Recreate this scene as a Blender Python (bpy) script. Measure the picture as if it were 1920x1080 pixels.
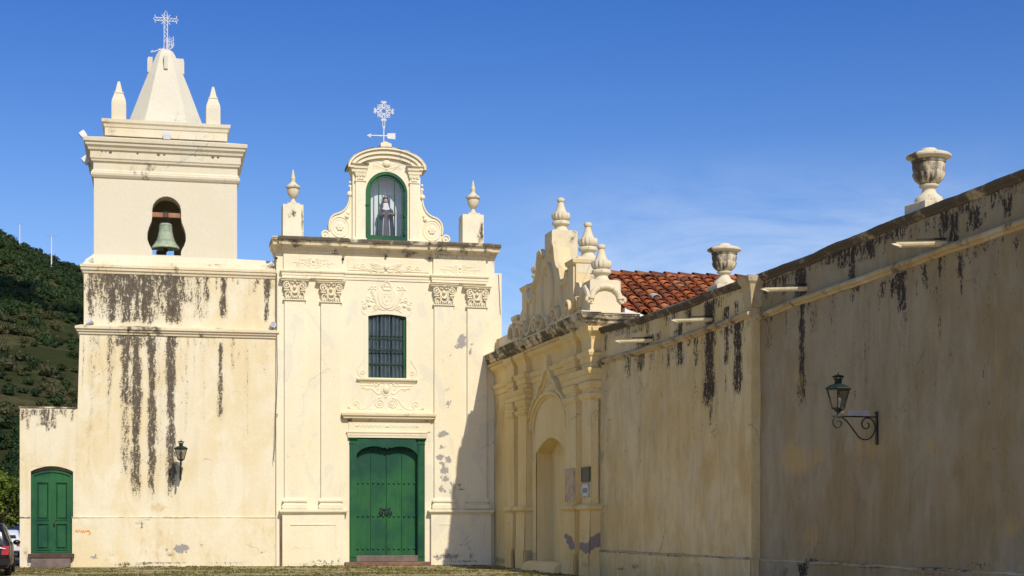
import bpy, bmesh, math, random
import numpy as np
from mathutils import Vector, Matrix

random.seed(7)
RNG = np.random.default_rng(11)
for _o in list(bpy.data.objects):
    bpy.data.objects.remove(_o)
SC = bpy.context.scene
COL = SC.collection
R = math.radians

# ------------------------------------------------------------------ camera, light, exposure
FPX = 3000.0            # focal length in photograph pixels (1920 wide)
CAMZ = 1.6              # eye height
HOR = 975.0             # horizon row
cam = bpy.data.cameras.new('camera')
cam.sensor_width = 36.0
cam.lens = FPX * 36.0 / 1920.0
cam.shift_y = (HOR - 540.0) / 1920.0
cam.clip_start = 0.1
cam.clip_end = 8000
camo = bpy.data.objects.new('camera', cam)
COL.objects.link(camo)
camo.location = (0, 0, CAMZ)
camo.rotation_euler = (R(90), 0, 0)
SC.camera = camo

A_FAC = R(12.6)         # heading of the church front
B_WALL = R(15.1)        # heading of the convent wall
SUN_AZ, SUN_EL = R(11.4), R(42)
_az = A_FAC + SUN_AZ
SUN_DIR = Vector((math.sin(_az) * math.cos(SUN_EL), -math.cos(_az) * math.cos(SUN_EL), math.sin(SUN_EL)))
sun = bpy.data.lights.new('sun', 'SUN')
sun.energy = 4.1
sun.angle = R(0.5)
sun.color = (1.0, 0.93, 0.80)
suno = bpy.data.objects.new('sun', sun)
COL.objects.link(suno)
suno.rotation_euler = (-SUN_DIR).to_track_quat('-Z', 'Y').to_euler()
suno.location = (20, -30, 40)

world = bpy.data.worlds.new('World')
SC.world = world
world.use_nodes = True


def build_world():
    nt = world.node_tree
    n, l = nt.nodes, nt.links
    n.clear()
    out = n.new('ShaderNodeOutputWorld')
    bg = n.new('ShaderNodeBackground')
    bg.inputs['Strength'].default_value = 0.135
    sky = n.new('ShaderNodeTexSky')
    sky.sky_type = 'NISHITA'
    sky.sun_disc = False
    sky.sun_elevation = SUN_EL
    sky.sun_rotation = math.atan2(SUN_DIR.x, SUN_DIR.y)
    sky.altitude = 1200
    sky.air_density = 1.0
    sky.dust_density = 1.5
    sky.ozone_density = 2.5
    hs = n.new('ShaderNodeHueSaturation')
    hs.inputs['Saturation'].default_value = 1.22
    hs.inputs['Value'].default_value = 1.0
    l.new(sky.outputs[0], hs.inputs['Color'])
    # thin high cloud veils
    tc = n.new('ShaderNodeTexCoord')
    mp = n.new('ShaderNodeMapping')
    mp.inputs['Scale'].default_value = (5.0, 5.0, 16.0)
    mp.inputs['Rotation'].default_value = (0, R(12), 0)
    l.new(tc.outputs['Generated'], mp.inputs['Vector'])
    no = n.new('ShaderNodeTexNoise')
    no.inputs['Scale'].default_value = 1.3
    no.inputs['Detail'].default_value = 7
    no.inputs['Roughness'].default_value = 0.62
    no.inputs['Distortion'].default_value = 0.6
    l.new(mp.outputs[0], no.inputs['Vector'])
    rp = n.new('ShaderNodeValToRGB')
    rp.color_ramp.elements[0].position = 0.36
    rp.color_ramp.elements[1].position = 0.70
    l.new(no.outputs['Fac'], rp.inputs['Fac'])
    sp = n.new('ShaderNodeSeparateXYZ')
    l.new(tc.outputs['Generated'], sp.inputs[0])
    lo = n.new('ShaderNodeMapRange')
    lo.interpolation_type = 'SMOOTHSTEP'
    lo.inputs['From Min'].default_value = 0.235
    lo.inputs['From Max'].default_value = 0.11
    l.new(sp.outputs['Z'], lo.inputs['Value'])
    mu = n.new('ShaderNodeMath'); mu.operation = 'MULTIPLY'
    l.new(rp.outputs[0], mu.inputs[0]); l.new(lo.outputs[0], mu.inputs[1])
    mu2 = n.new('ShaderNodeMath'); mu2.operation = 'MULTIPLY'
    mu2.inputs[1].default_value = 0.9
    rt = n.new('ShaderNodeMapRange'); rt.interpolation_type = 'SMOOTHSTEP'
    rt.inputs['From Min'].default_value = -0.08; rt.inputs['From Max'].default_value = 0.12
    l.new(sp.outputs['X'], rt.inputs['Value'])
    mr = n.new('ShaderNodeMath'); mr.operation = 'MULTIPLY'
    l.new(mu.outputs[0], mr.inputs[0]); l.new(rt.outputs[0], mr.inputs[1])
    l.new(mr.outputs[0], mu2.inputs[0])
    mx = n.new('ShaderNodeMix'); mx.data_type = 'RGBA'
    l.new(mu2.outputs[0], mx.inputs['Factor'])
    tn = n.new('ShaderNodeMix'); tn.data_type = 'RGBA'; tn.blend_type = 'MULTIPLY'
    tn.inputs['Factor'].default_value = 1.0
    l.new(hs.outputs[0], tn.inputs['A'])
    # the sky is deepest high up opposite the sun, palest low down
    tg = n.new('ShaderNodeTexCoord')
    sz = n.new('ShaderNodeSeparateXYZ'); l.new(tg.outputs['Generated'], sz.inputs[0])
    up = n.new('ShaderNodeMapRange'); up.interpolation_type = 'SMOOTHSTEP'
    up.inputs['From Min'].default_value = 0.10; up.inputs['From Max'].default_value = 0.36
    l.new(sz.outputs['Z'], up.inputs['Value'])
    dp = n.new('ShaderNodeVectorMath'); dp.operation = 'DOT_PRODUCT'
    l.new(tg.outputs['Generated'], dp.inputs[0])
    dp.inputs[1].default_value = (-SUN_DIR.x, -SUN_DIR.y, 0)
    aw = n.new('ShaderNodeMapRange'); aw.interpolation_type = 'SMOOTHSTEP'
    aw.inputs['From Min'].default_value = -0.1; aw.inputs['From Max'].default_value = 0.6
    l.new(dp.outputs['Value'], aw.inputs['Value'])
    tm = n.new('ShaderNodeMath'); tm.operation = 'MULTIPLY'
    l.new(up.outputs[0], tm.inputs[0]); l.new(aw.outputs[0], tm.inputs[1])
    tt = n.new('ShaderNodeMix'); tt.data_type = 'RGBA'
    l.new(tm.outputs[0], tt.inputs['Factor'])
    tt.inputs['A'].default_value = (0.98, 0.90, 1.0, 1)
    tt.inputs['B'].default_value = (0.43, 0.61, 0.95, 1)
    l.new(tt.outputs['Result'], tn.inputs['B'])
    l.new(tn.outputs['Result'], mx.inputs['A'])
    mx.inputs['B'].default_value = (6.6, 7.0, 7.4, 1)
    l.new(mx.outputs['Result'], bg.inputs['Color'])
    l.new(bg.outputs[0], out.inputs['Surface'])


build_world()
SC.view_settings.view_transform = 'Standard'
SC.view_settings.look = 'None'
SC.view_settings.exposure = 0.0
SC.view_settings.gamma = 1.0
SC.render.resolution_x, SC.render.resolution_y = 1024, 576


# ------------------------------------------------------------------ frames: measuring the photograph
class Frame:
    """A vertical plane's frame: x along the wall, y into it, z up."""
    def __init__(self, ox, oy, ang):
        self.o = (ox, oy)
        self.ang = ang
        self.ex = (math.cos(ang), math.sin(ang))
        self.ey = (-math.sin(ang), math.cos(ang))

    def at(self, u, y=0.0):
        k = (u - 960.0) / FPX
        ox, oy = self.o
        return (k * (oy + y * self.ey[1]) - ox - y * self.ey[0]) / (self.ex[0] - k * self.ex[1])

    def P(self, u, v, y=0.0):
        x = self.at(u, y)
        Y = self.o[1] + x * self.ex[1] + y * self.ey[1]
        return x, CAMZ + (HOR - v) / FPX * Y

    def z(self, u, v, y=0.0):
        return self.P(u, v, y)[1]

    def world(self, x, y, z=0.0):
        return Vector((self.o[0] + x * self.ex[0] + y * self.ey[0],
                       self.o[1] + x * self.ex[1] + y * self.ey[1], z))


_D0 = FPX / 53.0
F = Frame((720 - 960) / FPX * _D0, _D0, A_FAC)
_c = F.world(F.at(920), 0)
W = Frame(_c.x, _c.y, B_WALL - R(90))
_c = F.world(F.at(926), 0)
WG = Frame(_c.x, _c.y, R(14.2) - R(90))     # the gate stands at a slight angle to the wall
G = Frame(0, 0, 0)


# ------------------------------------------------------------------ materials
class NB:
    def __init__(self, name):
        self.m = bpy.data.materials.new(name)
        self.m.use_nodes = True
        self.n, self.l = self.m.node_tree.nodes, self.m.node_tree.links
        self.b = self.n['Principled BSDF']

    def node(self, t, **kw):
        x = self.n.new(t)
        for k, v in kw.items():
            setattr(x, k, v)
        return x

    def set(self, sock, v):
        if hasattr(v, 'links') or isinstance(v, bpy.types.NodeSocket):
            self.l.new(v, sock)
        else:
            sock.default_value = v

    def obj(self):
        if not hasattr(self, '_tc'):
            self._tc = self.node('ShaderNodeTexCoord')
        return self._tc.outputs['Object']

    def mapping(self, scale=(1, 1, 1), loc=(0, 0, 0), src=None):
        m = self.node('ShaderNodeMapping')
        m.inputs['Scale'].default_value = scale
        m.inputs['Location'].default_value = loc
        self.l.new(src or self.obj(), m.inputs['Vector'])
        return m.outputs[0]

    def noise(self, vec, scale, detail=5, rough=0.55, dist=0.0):
        t = self.node('ShaderNodeTexNoise')
        t.inputs['Scale'].default_value = scale
        t.inputs['Detail'].default_value = detail
        t.inputs['Roughness'].default_value = rough
        t.inputs['Distortion'].default_value = dist
        self.l.new(vec, t.inputs['Vector'])
        return t.outputs['Fac']

    def math(self, op, a, b=0.0, c=None):
        t = self.node('ShaderNodeMath', operation=op)
        self.set(t.inputs[0], a)
        self.set(t.inputs[1], b)
        if c is not None:
            self.set(t.inputs[2], c)
        return t.outputs[0]

    def step(self, v, a, b, lo=0.0, hi=1.0):
        t = self.node('ShaderNodeMapRange', interpolation_type='SMOOTHSTEP')
        self.set(t.inputs['Value'], v)
        t.inputs['From Min'].default_value = a
        t.inputs['From Max'].default_value = b
        t.inputs['To Min'].default_value = lo
        t.inputs['To Max'].default_value = hi
        return t.outputs[0]

    def mix(self, fac, a, b, mode='MIX'):
        t = self.node('ShaderNodeMix', data_type='RGBA', blend_type=mode)
        self.set(t.inputs['Factor'], fac)
        for k, v in (('A', a), ('B', b)):
            if isinstance(v, tuple) and len(v) == 3:
                v = v + (1,)
            self.set(t.inputs[k], v)
        return t.outputs['Result']

    def attr(self, name, out='Fac'):
        t = self.node('ShaderNodeAttribute', attribute_name=name)
        return t.outputs[out]

    def bump(self, h, strength=0.3, dist=0.02):
        t = self.node('ShaderNodeBump')
        t.inputs['Strength'].default_value = strength
        t.inputs['Distance'].default_value = dist
        self.l.new(h, t.inputs['Height'])
        self.l.new(t.outputs[0], self.b.inputs['Normal'])

    def done(self, color, rough=0.85, spec=0.25, metal=0.0):
        if isinstance(color, tuple) and len(color) == 3:
            color = color + (1,)
        self.set(self.b.inputs['Base Color'], color)
        self.set(self.b.inputs['Roughness'], rough)
        self.b.inputs['Specular IOR Level'].default_value = spec
        self.b.inputs['Metallic'].default_value = metal
        return self.m


def plaster(name, pale, warm, warm_amt=0.5, streaks=0.15, grime=0.0, grime_scale=1.0, grit=0, mould=((0.030, 0.024, 0.018), (0.125, 0.10, 0.075)), peel_col=(0.33, 0.31, 0.30), grey=(0.62, 0.60, 0.52)):
    """Old painted lime plaster: patchy repainting, faint runs, mould streaks and fallen patches."""
    k = NB(name)
    p = k.obj()
    big = k.noise(p, 0.33, 6, 0.62, 0.4)
    big2 = k.noise(k.mapping((1, 1, .55), (7, 3, 1)), 0.9, 5, 0.6, 0.8)
    fac = k.step(k.math('MULTIPLY_ADD', big2, 0.45, k.math('MULTIPLY', big, 0.6)), 0.43, 0.64)
    c = k.mix(k.math('MULTIPLY', fac, warm_amt), pale, warm)
    runs = k.noise(k.mapping((3.2, 3.2, 0.16), (2, 5, 0)), 1.0, 6, 0.65, 0.2)
    c = k.mix(k.math('MULTIPLY', k.step(runs, 0.52, 0.74), streaks), c, tuple(x * 0.55 for x in warm))
    rep = k.noise(k.mapping((.8, .8, .5), (3, 9, 4)), 1.1, 3, 0.5, 1.2)
    c = k.mix(k.math('MULTIPLY', k.step(rep, 0.56, 0.62), 0.35), c, grey)
    fine = k.noise(p, 14, 4, 0.7)
    c = k.mix(k.step(fine, 0.30, 0.75, 0.0, 0.16), c, tuple(x * 0.55 for x in warm))
    if grit:
        tro = k.noise(k.mapping((1.5, 1.5, .5), (1, 6, 3)), 1.7, 9, 0.72, .8)
        c = k.mix(k.step(tro, 0.42, 0.66, 0.0, 0.34), c, tuple(x * 0.62 for x in warm))
        scr = k.noise(k.mapping((9, 9, .9), (3, 3, 3)), 2.0, 6, 0.7, .3)
        c = k.mix(k.step(scr, 0.60, 0.72, 0.0, 0.30), c, tuple(x * 0.40 for x in warm))
        pit = k.noise(k.mapping((1, 1, 1), (8, 1, 3)), 7, 3, 0.5)
        c = k.mix(k.step(pit, 0.73, 0.76, 0.0, 0.6), c, (0.10, 0.08, 0.05))
    # hairline cracks and pits
    vor = k.node('ShaderNodeTexVoronoi', feature='DISTANCE_TO_EDGE')
    vor.inputs['Scale'].default_value = 0.8
    wob = k.noise(p, 2.2, 5, 0.6)
    vm = k.node('ShaderNodeVectorMath', operation='ADD')
    k.l.new(p, vm.inputs[0])
    cmb = k.node('ShaderNodeCombineXYZ')
    k.l.new(wob, cmb.inputs[0]); k.l.new(wob, cmb.inputs[2])
    k.l.new(cmb.outputs[0], vm.inputs[1])
    k.l.new(vm.outputs[0], vor.inputs['Vector'])
    crack = k.math('MULTIPLY', k.step(vor.outputs['Distance'], 0.012, 0.003), k.step(k.noise(p, .6, 3), 0.54, 0.66))
    c = k.mix(k.math('MULTIPLY', crack, 0.62 if grit else 0.4), c, (0.16, 0.13, 0.09))
    # mould streaks from the painted-on 'stain' attribute, broken up by noise
    st = k.attr('stain')
    n1 = k.noise(k.mapping((5.0, 5.0, 1.5)), 2.2, 8, 0.72)
    n2 = k.noise(p, 17, 6, 0.75)
    br = k.math('ADD', k.math('MULTIPLY', n1, 0.9), k.math('MULTIPLY', n2, 0.9))
    sm = k.step(k.math('ADD', st, k.math('MULTIPLY', k.math('SUBTRACT', br, 0.90), 2.7)), 0.55, 0.88)
    soft = k.math('MULTIPLY', k.step(st, 0.05, 1.0), k.step(n1, 0.3, 0.7, 0.12, 0.42))
    c = k.mix(soft, c, (0.26, 0.20, 0.13))
    c = k.mix(k.math('MULTIPLY', sm, 0.94), c, k.mix(k.step(n2, .35, .65), mould[0], mould[1]))
    if grime:
        g1 = k.noise(k.mapping((1.2 * grime_scale, 1.2 * grime_scale, .9)), 1.6, 9, 0.74, 0.3)
        g2 = k.noise(k.mapping((.9, .9, .9), (4, 1, 2)), 0.9, 4, 0.6)
        gm = k.math('ADD', k.math('MULTIPLY', g1, 0.7), k.math('MULTIPLY', g2, 0.45))
        gg = k.step(gm, 0.72 - 0.28 * grime, 0.84 - 0.28 * grime)
        c = k.mix(k.math('MULTIPLY', gg, 0.93), c, k.mix(n2, (0.02, 0.017, 0.014), (0.14, 0.115, 0.09)))
    pl = k.math('MULTIPLY', k.attr('peel'), 1.22)
    pm = k.step(k.math('ADD', pl, k.math('MULTIPLY', k.math('SUBTRACT', k.noise(p, 6, 7, 0.72, .5), 0.5), 3.4)), 0.66, 0.72)
    pm = k.math('MULTIPLY', pm, k.step(pl, 0.02, 0.12))
    c = k.mix(pm, c, k.mix(n2, tuple(x * 0.8 for x in peel_col), tuple(x * 1.15 for x in peel_col)))
    oc = k.attr('ochre')
    c = k.mix(k.math('MULTIPLY', k.step(k.math('ADD', oc, k.math('MULTIPLY', k.math('SUBTRACT', k.noise(k.mapping((1.6, 1.6, .7), (5, 2, 8)), 1.5, 7, .68, .6), .5), 2.6)), 0.35, 1.15), k.math('MULTIPLY', k.step(oc, 0, .35), 0.62)), c, (0.50, 0.33, 0.11))
    h = k.math('ADD', k.math('MULTIPLY', fine, 0.5), k.math('MULTIPLY', k.noise(p, 3.5, 5, 0.6), 1.6))
    h = k.math('SUBTRACT', h, k.math('MULTIPLY', pm, 0.9))
    k.bump(h, 0.30, 0.02)
    return k.done(c, 0.9, 0.15)


def paint(name, col, var=0.25, rough=0.5, spec=0.35, wear=None, metal=0.0, scale=3.0, wear_amt=0.5):
    k = NB(name)
    p = k.obj()
    a = k.noise(p, scale, 5, 0.6)
    b = k.noise(k.mapping((6, 6, .5)), scale * .7, 5, 0.6)
    c = k.mix(k.step(a, 0.3, 0.7), tuple(x * (1 - var) for x in col), tuple(min(1, x * (1 + var)) for x in col))
    c = k.mix(k.step(b, 0.5, 0.8, 0, 0.35), c, tuple(x * 0.6 for x in col))
    if wear:
        c = k.mix(k.math('MULTIPLY', k.step(k.noise(p, scale * 3, 7, 0.75), 0.60, 0.68), wear_amt), c, wear)
    k.bump(k.noise(p, scale * 8, 4), 0.15, 0.01)
    return k.done(c, k.step(a, 0.2, 0.8, rough * 0.8, min(1, rough * 1.25)), spec, metal)


def glass_mat(name, tint=(0.8, 0.9, 0.95), see=0.8):
    k = NB(name)
    n, l = k.n, k.l
    tr = n.new('ShaderNodeBsdfTransparent'); tr.inputs[0].default_value = tint + (1,)
    gl = n.new('ShaderNodeBsdfGlossy'); gl.inputs['Roughness'].default_value = 0.03
    mx = n.new('ShaderNodeMixShader')
    fr = n.new('ShaderNodeFresnel'); fr.inputs[0].default_value = 1.5
    l.new(k.math('ADD', fr.outputs[0], 1 - see), mx.inputs[0])
    l.new(tr.outputs[0], mx.inputs[1]); l.new(gl.outputs[0], mx.inputs[2])
    l.new(mx.outputs[0], n['Material Output'].inputs[0])
    return k.m


PALE = (0.80, 0.69, 0.475)
M = {}
M['church'] = plaster('church_plaster', (0.83, 0.755, 0.555), (0.79, 0.685, 0.46), 0.55, 0.06, peel_col=(.36, .335, .31))
M['trim'] = plaster('trim_plaster', (0.82, 0.74, 0.54), (0.76, 0.655, 0.43), 0.5, 0.07, grey=(0.7, 0.63, 0.48))
M['grimy'] = plaster('mouldy_cornice_plaster', (0.74, 0.64, 0.43), (0.60, 0.47, 0.27), 0.6, 0.2, grime=0.84)
M['grimy_light'] = plaster('weathered_plaster', (0.78, 0.68, 0.48), (0.68, 0.55, 0.33), 0.6, 0.15, grime=0.42)
M['tower'] = plaster('tower_plaster', (0.78, 0.70, 0.51), (0.73, 0.60, 0.35), 0.8, 0.14, grey=(0.82, 0.76, 0.60))
M['belfry'] = plaster('belfry_plaster', (0.70, 0.64, 0.49), (0.70, 0.61, 0.43), 0.5, 0.06, grey=(0.70, 0.65, 0.52))
M['belfry_cornice'] = plaster('weathered_belfry_plaster', (0.70, 0.635, 0.48), (0.66, 0.56, 0.37), 0.6, 0.15, grime=0.24)
M['spire'] = plaster('spire_plaster', (0.66, 0.62, 0.50), (0.62, 0.57, 0.44), 0.5, 0.08, grey=(0.6, 0.58, 0.5))
M['gate'] = plaster('gate_plaster', (0.80, 0.635, 0.33), (0.74, 0.53, 0.20), 0.7, 0.2, grey=(0.70, 0.58, 0.36), peel_col=(0.30, 0.235, 0.215))
M['gable'] = plaster('gable_plaster', (0.72, 0.64, 0.47), (0.62, 0.51, 0.31), 0.5, 0.15, grime=0.22, grey=(0.66, 0.6, 0.46))
M['gate_gable'] = plaster('gate_gable_plaster', (0.74, 0.605, 0.36), (0.66, 0.50, 0.24), 0.5, 0.15, grime=0.2)  # warm bounce light on the gable front is put into this tan colour
M['urn'] = plaster('urn_plaster', (0.70, 0.62, 0.45), (0.62, 0.54, 0.36), 0.55, 0.25, grime=0.40, grime_scale=2.2)
M['urn_dirty'] = plaster('mouldy_urn_plaster', (0.70, 0.61, 0.43), (0.60, 0.48, 0.28), 0.6, 0.2, grime=0.72, grime_scale=2.0)
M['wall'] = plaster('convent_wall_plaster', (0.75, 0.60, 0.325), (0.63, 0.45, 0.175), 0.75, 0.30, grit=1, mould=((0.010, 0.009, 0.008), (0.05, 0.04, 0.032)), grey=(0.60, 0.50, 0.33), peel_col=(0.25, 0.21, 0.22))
M['wall_near'] = plaster('darker_wall_plaster', (0.39, 0.325, 0.205), (0.31, 0.225, 0.10), 0.8, 0.35, grit=1, mould=((0.010, 0.009, 0.008), (0.05, 0.04, 0.032)), grey=(0.33, 0.285, 0.195))  # near length of wall, in a darker base colour than the far length
M['coping'] = plaster('mouldy_coping_plaster', (0.46, 0.38, 0.24), (0.36, 0.27, 0.14), 0.6, 0.3, grime=0.98)
M['moulding'] = plaster('wall_moulding_plaster', (0.52, 0.42, 0.24), (0.45, 0.32, 0.14), 0.6, 0.3, grime=0.50)
M['green'] = paint('green_door_paint', (0.011, 0.092, 0.036), 0.5, 0.5, 0.3, wear=(0.012, 0.05, 0.045), scale=1.1, wear_amt=0.85)
M['green_frame'] = paint('green_frame_paint', (0.012, 0.112, 0.050), 0.25, 0.5, 0.4, wear=(0.10, 0.13, 0.09), wear_amt=0.3)
M['green_dark'] = paint('dark_green_iron', (0.010, 0.034, 0.025), 0.3, 0.45, 0.4, wear=(0.06, 0.05, 0.04), wear_amt=0.3)
M['iron'] = paint('black_iron', (0.02, 0.022, 0.02), 0.3, 0.5, 0.4, wear=(0.07, 0.05, 0.035), wear_amt=0.4, scale=8)
M['white_iron'] = paint('white_painted_iron', (0.66, 0.67, 0.68), 0.10, 0.45, 0.4, wear=(0.5, 0.45, 0.38), wear_amt=0.3, scale=6)
M['white_plastic'] = paint('white_lamp_housing', (0.72, 0.73, 0.74), 0.06, 0.4, 0.4)
M['grey_metal'] = paint('grey_metal', (0.36, 0.36, 0.37), 0.12, 0.45, 0.4)
M['bronze'] = paint('green_bronze', (0.30, 0.36, 0.25), 0.25, 0.6, 0.4, wear=(0.12, 0.11, 0.07), wear_amt=0.6, scale=4)
M['wood'] = paint('bell_beam_wood', (0.33, 0.17, 0.10), 0.25, 0.7, 0.2)
M['redstone'] = paint('red_stone', (0.21, 0.115, 0.085), 0.3, 0.85, 0.2, wear=(0.30, 0.25, 0.21), wear_amt=0.7, scale=2.5)
M['darkstone'] = paint('dark_brown_stone', (0.10, 0.062, 0.05), 0.25, 0.9, 0.15)
M['greystone'] = paint('grey_stone', (0.17, 0.135, 0.115), 0.25, 0.9, 0.15, wear=(0.2, 0.12, 0.1), wear_amt=0.6, scale=2.5)
M['spout'] = paint('spout_cream', (0.70, 0.61, 0.40), 0.12, 0.7, 0.25, wear=(0.2, 0.15, 0.1), wear_amt=0.5)
M['cable'] = paint('cable_black', (0.12, 0.10, 0.08), 0.1, 0.7, 0.2)
M['orange'] = paint('orange_chalk', (0.85, 0.32, 0.08), 0.15, 0.9, 0.1)
M['dark'] = paint('dark_inside', (0.03, 0.027, 0.022), 0.2, 0.9, 0.1)
M['niche_back'] = paint('niche_white', (0.74, 0.76, 0.78), 0.05, 0.7, 0.2)
M['curtain'] = paint('window_curtain', (0.62, 0.66, 0.64), 0.22, 0.8, 0.1, scale=2.2)
M['glass'] = glass_mat('window_glass', (0.86, 0.93, 0.94), 0.95)
M['lamp_glass'] = glass_mat('lantern_glass', (0.62, 0.60, 0.54), 0.90)
M['lantern_green'] = paint('lantern_green', (0.012, 0.024, 0.017), 0.3, 0.55, 0.3)
M['niche_glass'] = glass_mat('niche_glass', (0.95, 0.97, 0.99), 0.97)
M['robe'] = paint('brown_habit', (0.115, 0.10, 0.105), 0.2, 0.85, 0.15)
M['cloak'] = paint('dark_blue_mantle', (0.045, 0.055, 0.09), 0.25, 0.85, 0.15)
M['skin'] = paint('painted_skin', (0.50, 0.36, 0.28), 0.06, 0.6, 0.3)
M['linen'] = paint('white_linen', (0.72, 0.70, 0.66), 0.06, 0.8, 0.2)
M['gilt'] = paint('old_gilt', (0.22, 0.17, 0.08), 0.2, 0.4, 0.5, metal=0.5)
M['plaque_dark'] = paint('dark_bronze_plaque', (0.035, 0.035, 0.04), 0.2, 0.5, 0.4)
M['plaque_stone'] = paint('worn_stone_plaque', (0.52, 0.40, 0.25), 0.25, 0.9, 0.15, wear=(0.38, 0.29, 0.2), scale=4)
M['plaque_white'] = paint('white_marble_plaque', (0.62, 0.62, 0.58), 0.06, 0.5, 0.3)
M['ink'] = paint('engraved_letters', (0.24, 0.24, 0.22), 0.1, 0.8, 0.1)


def door_paint():
    k = NB('weathered_green_door')
    p = k.obj()
    a = k.noise(k.mapping((.6, .6, .6), (3, 1, 5)), 1.0, 4, .6)
    c = k.mix(k.step(a, .38, .62), (0.006, 0.062, 0.036), (0.020, 0.118, 0.034))
    g = k.noise(k.mapping((14, 14, .5)), 1.6, 6, .7)
    c = k.mix(k.step(g, .42, .75, 0, .5), c, (0.004, 0.04, 0.022))
    d = k.noise(p, 1.9, 7, .7, .6)
    c = k.mix(k.step(d, .54, .72, 0, .40), c, (0.075, 0.115, 0.075))
    ch = k.noise(k.mapping((1, 1, .5)), 8, 6, .75)
    c = k.mix(k.step(ch, .68, .72, 0, .7), c, (0.16, 0.15, 0.11))
    k.bump(g, .3, .01)
    return k.done(c, k.step(d, .3, .7, .42, .7), .3)


M['green'] = door_paint()
M['green_frame'] = M['green']


def tile_mat():
    k = NB('old_clay_tile')
    p = k.obj()
    t = k.attr('tint', 'Color')
    n = k.noise(p, 5, 7, 0.7)
    n2 = k.noise(p, 1.1, 5, 0.6)
    c = k.mix(k.step(n, 0.60, 0.70, 0, 0.5), t, (0.045, 0.028, 0.020))
    c = k.mix(k.step(n2, 0.48, 0.70, 0, 0.75), c, (0.075, 0.042, 0.028))
    c = k.mix(k.step(k.noise(p, 11, 6, .75), 0.66, 0.75, 0, 0.6), c, (0.34, 0.27, 0.2))
    k.bump(n, 0.4, 0.02)
    return k.done(c, 0.9, 0.2)


def leaf_mat(name, trans=0.25):
    k = NB(name)
    t = k.attr('tint', 'Color')
    n = k.noise(k.obj(), 1.7, 4)
    c = k.mix(k.step(n, 0.3, 0.7, 0, 0.4), t, k.mix(1.0, t, (0.45, 0.5, 0.4), 'MULTIPLY'))
    k.done(c, 0.6, 0.25)
    tl = k.n.new('ShaderNodeBsdfTranslucent')
    k.l.new(c, tl.inputs[0])
    mx = k.n.new('ShaderNodeMixShader'); mx.inputs[0].default_value = trans
    k.l.new(k.b.outputs[0], mx.inputs[1]); k.l.new(tl.outputs[0], mx.inputs[2])
    k.l.new(mx.outputs[0], k.n['Material Output'].inputs[0])
    return k.m


def ground_mat():
    k = NB('grassy_cobbles')
    p = k.obj()
    v = k.node('ShaderNodeTexVoronoi', feature='DISTANCE_TO_EDGE')
    v.inputs['Scale'].default_value = 5.5
    k.l.new(p, v.inputs['Vector'])
    stone = k.mix(k.noise(p, 3, 5), (0.30, 0.235, 0.135), (0.50, 0.40, 0.245))
    grass = k.mix(k.noise(p, 9, 5), (0.10, 0.12, 0.035), (0.30, 0.25, 0.10))
    gap = k.step(v.outputs['Distance'], 0.09, 0.02)
    patch = k.step(k.noise(k.mapping((.5, 1.6, 1)), 0.9, 7, 0.65), 0.47, 0.60)
    c = k.mix(k.math('MAXIMUM', gap, k.math('MULTIPLY', patch, .85)), stone, grass)
    k.bump(k.step(v.outputs['Distance'], 0.0, 0.12), 0.5, 0.03)
    return k.done(c, 0.95, 0.1)


def bounce_paving_mat():
    k = NB('pale_bounce_paving')
    p = k.obj()
    b = k.node('ShaderNodeTexBrick')
    b.inputs['Scale'].default_value = 1.0
    b.inputs['Color1'].default_value = (.60, .49, .31, 1); b.inputs['Color2'].default_value = (.52, .42, .27, 1); b.inputs['Mortar'].default_value = (.3, .25, .17, 1)
    b.inputs['Mortar Size'].default_value = .012
    k.l.new(p, b.inputs['Vector'])
    c = k.mix(k.step(k.noise(p, .7, 6, .7), .4, .7, 0, .35), b.outputs['Color'], (.40, .32, .2))
    return k.done(c, .9, .2)


def asphalt_mat():
    k = NB('asphalt')
    p = k.obj()
    c = k.mix(k.noise(p, 2.5, 6, 0.7), (0.04, 0.04, 0.04), (0.085, 0.08, 0.075))
    k.bump(k.noise(p, 60, 3), 0.3, 0.01)
    return k.done(c, 0.9, 0.2)


def hill_mat():
    k = NB('hillside_ground')
    p = k.obj()
    n = k.noise(p, 0.025, 7, 0.65, 0.5)
    n2 = k.noise(p, 0.35, 9, 0.78)
    c = k.mix(k.step(n, 0.42, 0.58), (0.040, 0.046, 0.016), (0.105, 0.090, 0.040))
    c = k.mix(k.step(n2, 0.44, 0.58, 0, 0.75), c, (0.035, 0.045, 0.014))
    k.bump(n2, 0.8, 1.0)
    return k.done(c, 0.95, 0.05)


M['tile'] = tile_mat()
M['leaf'] = leaf_mat('foliage')
M['leaf_far'] = leaf_mat('hill_foliage', 0.12)
M['ground'] = ground_mat()
M['asphalt'] = asphalt_mat()
M['bounce_paving'] = bounce_paving_mat()
M['hill'] = hill_mat()
M['bark'] = paint('bark', (0.06, 0.045, 0.03), 0.3, 0.95, 0.1)


# ------------------------------------------------------------------ things and mesh building
BASE = {}


def thing(name, label, cat, frame=G, base=(0, 0, 0), rot=0.0, group=None):
    """An Empty at the thing's base; its parts are measured in the frame."""
    o = bpy.data.objects.new(name, None)
    o.empty_display_size = 0.2
    COL.objects.link(o)
    o.location = frame.world(*base)
    o.rotation_euler = (0, 0, frame.ang + rot)
    o['label'] = label
    o['category'] = cat
    if group:
        o['group'] = group
    BASE[o.name] = Vector(base)
    return o


def rbase(o):
    while o.parent:
        o = o.parent
    return BASE.get(o.name, Vector((0, 0, 0)))


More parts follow.
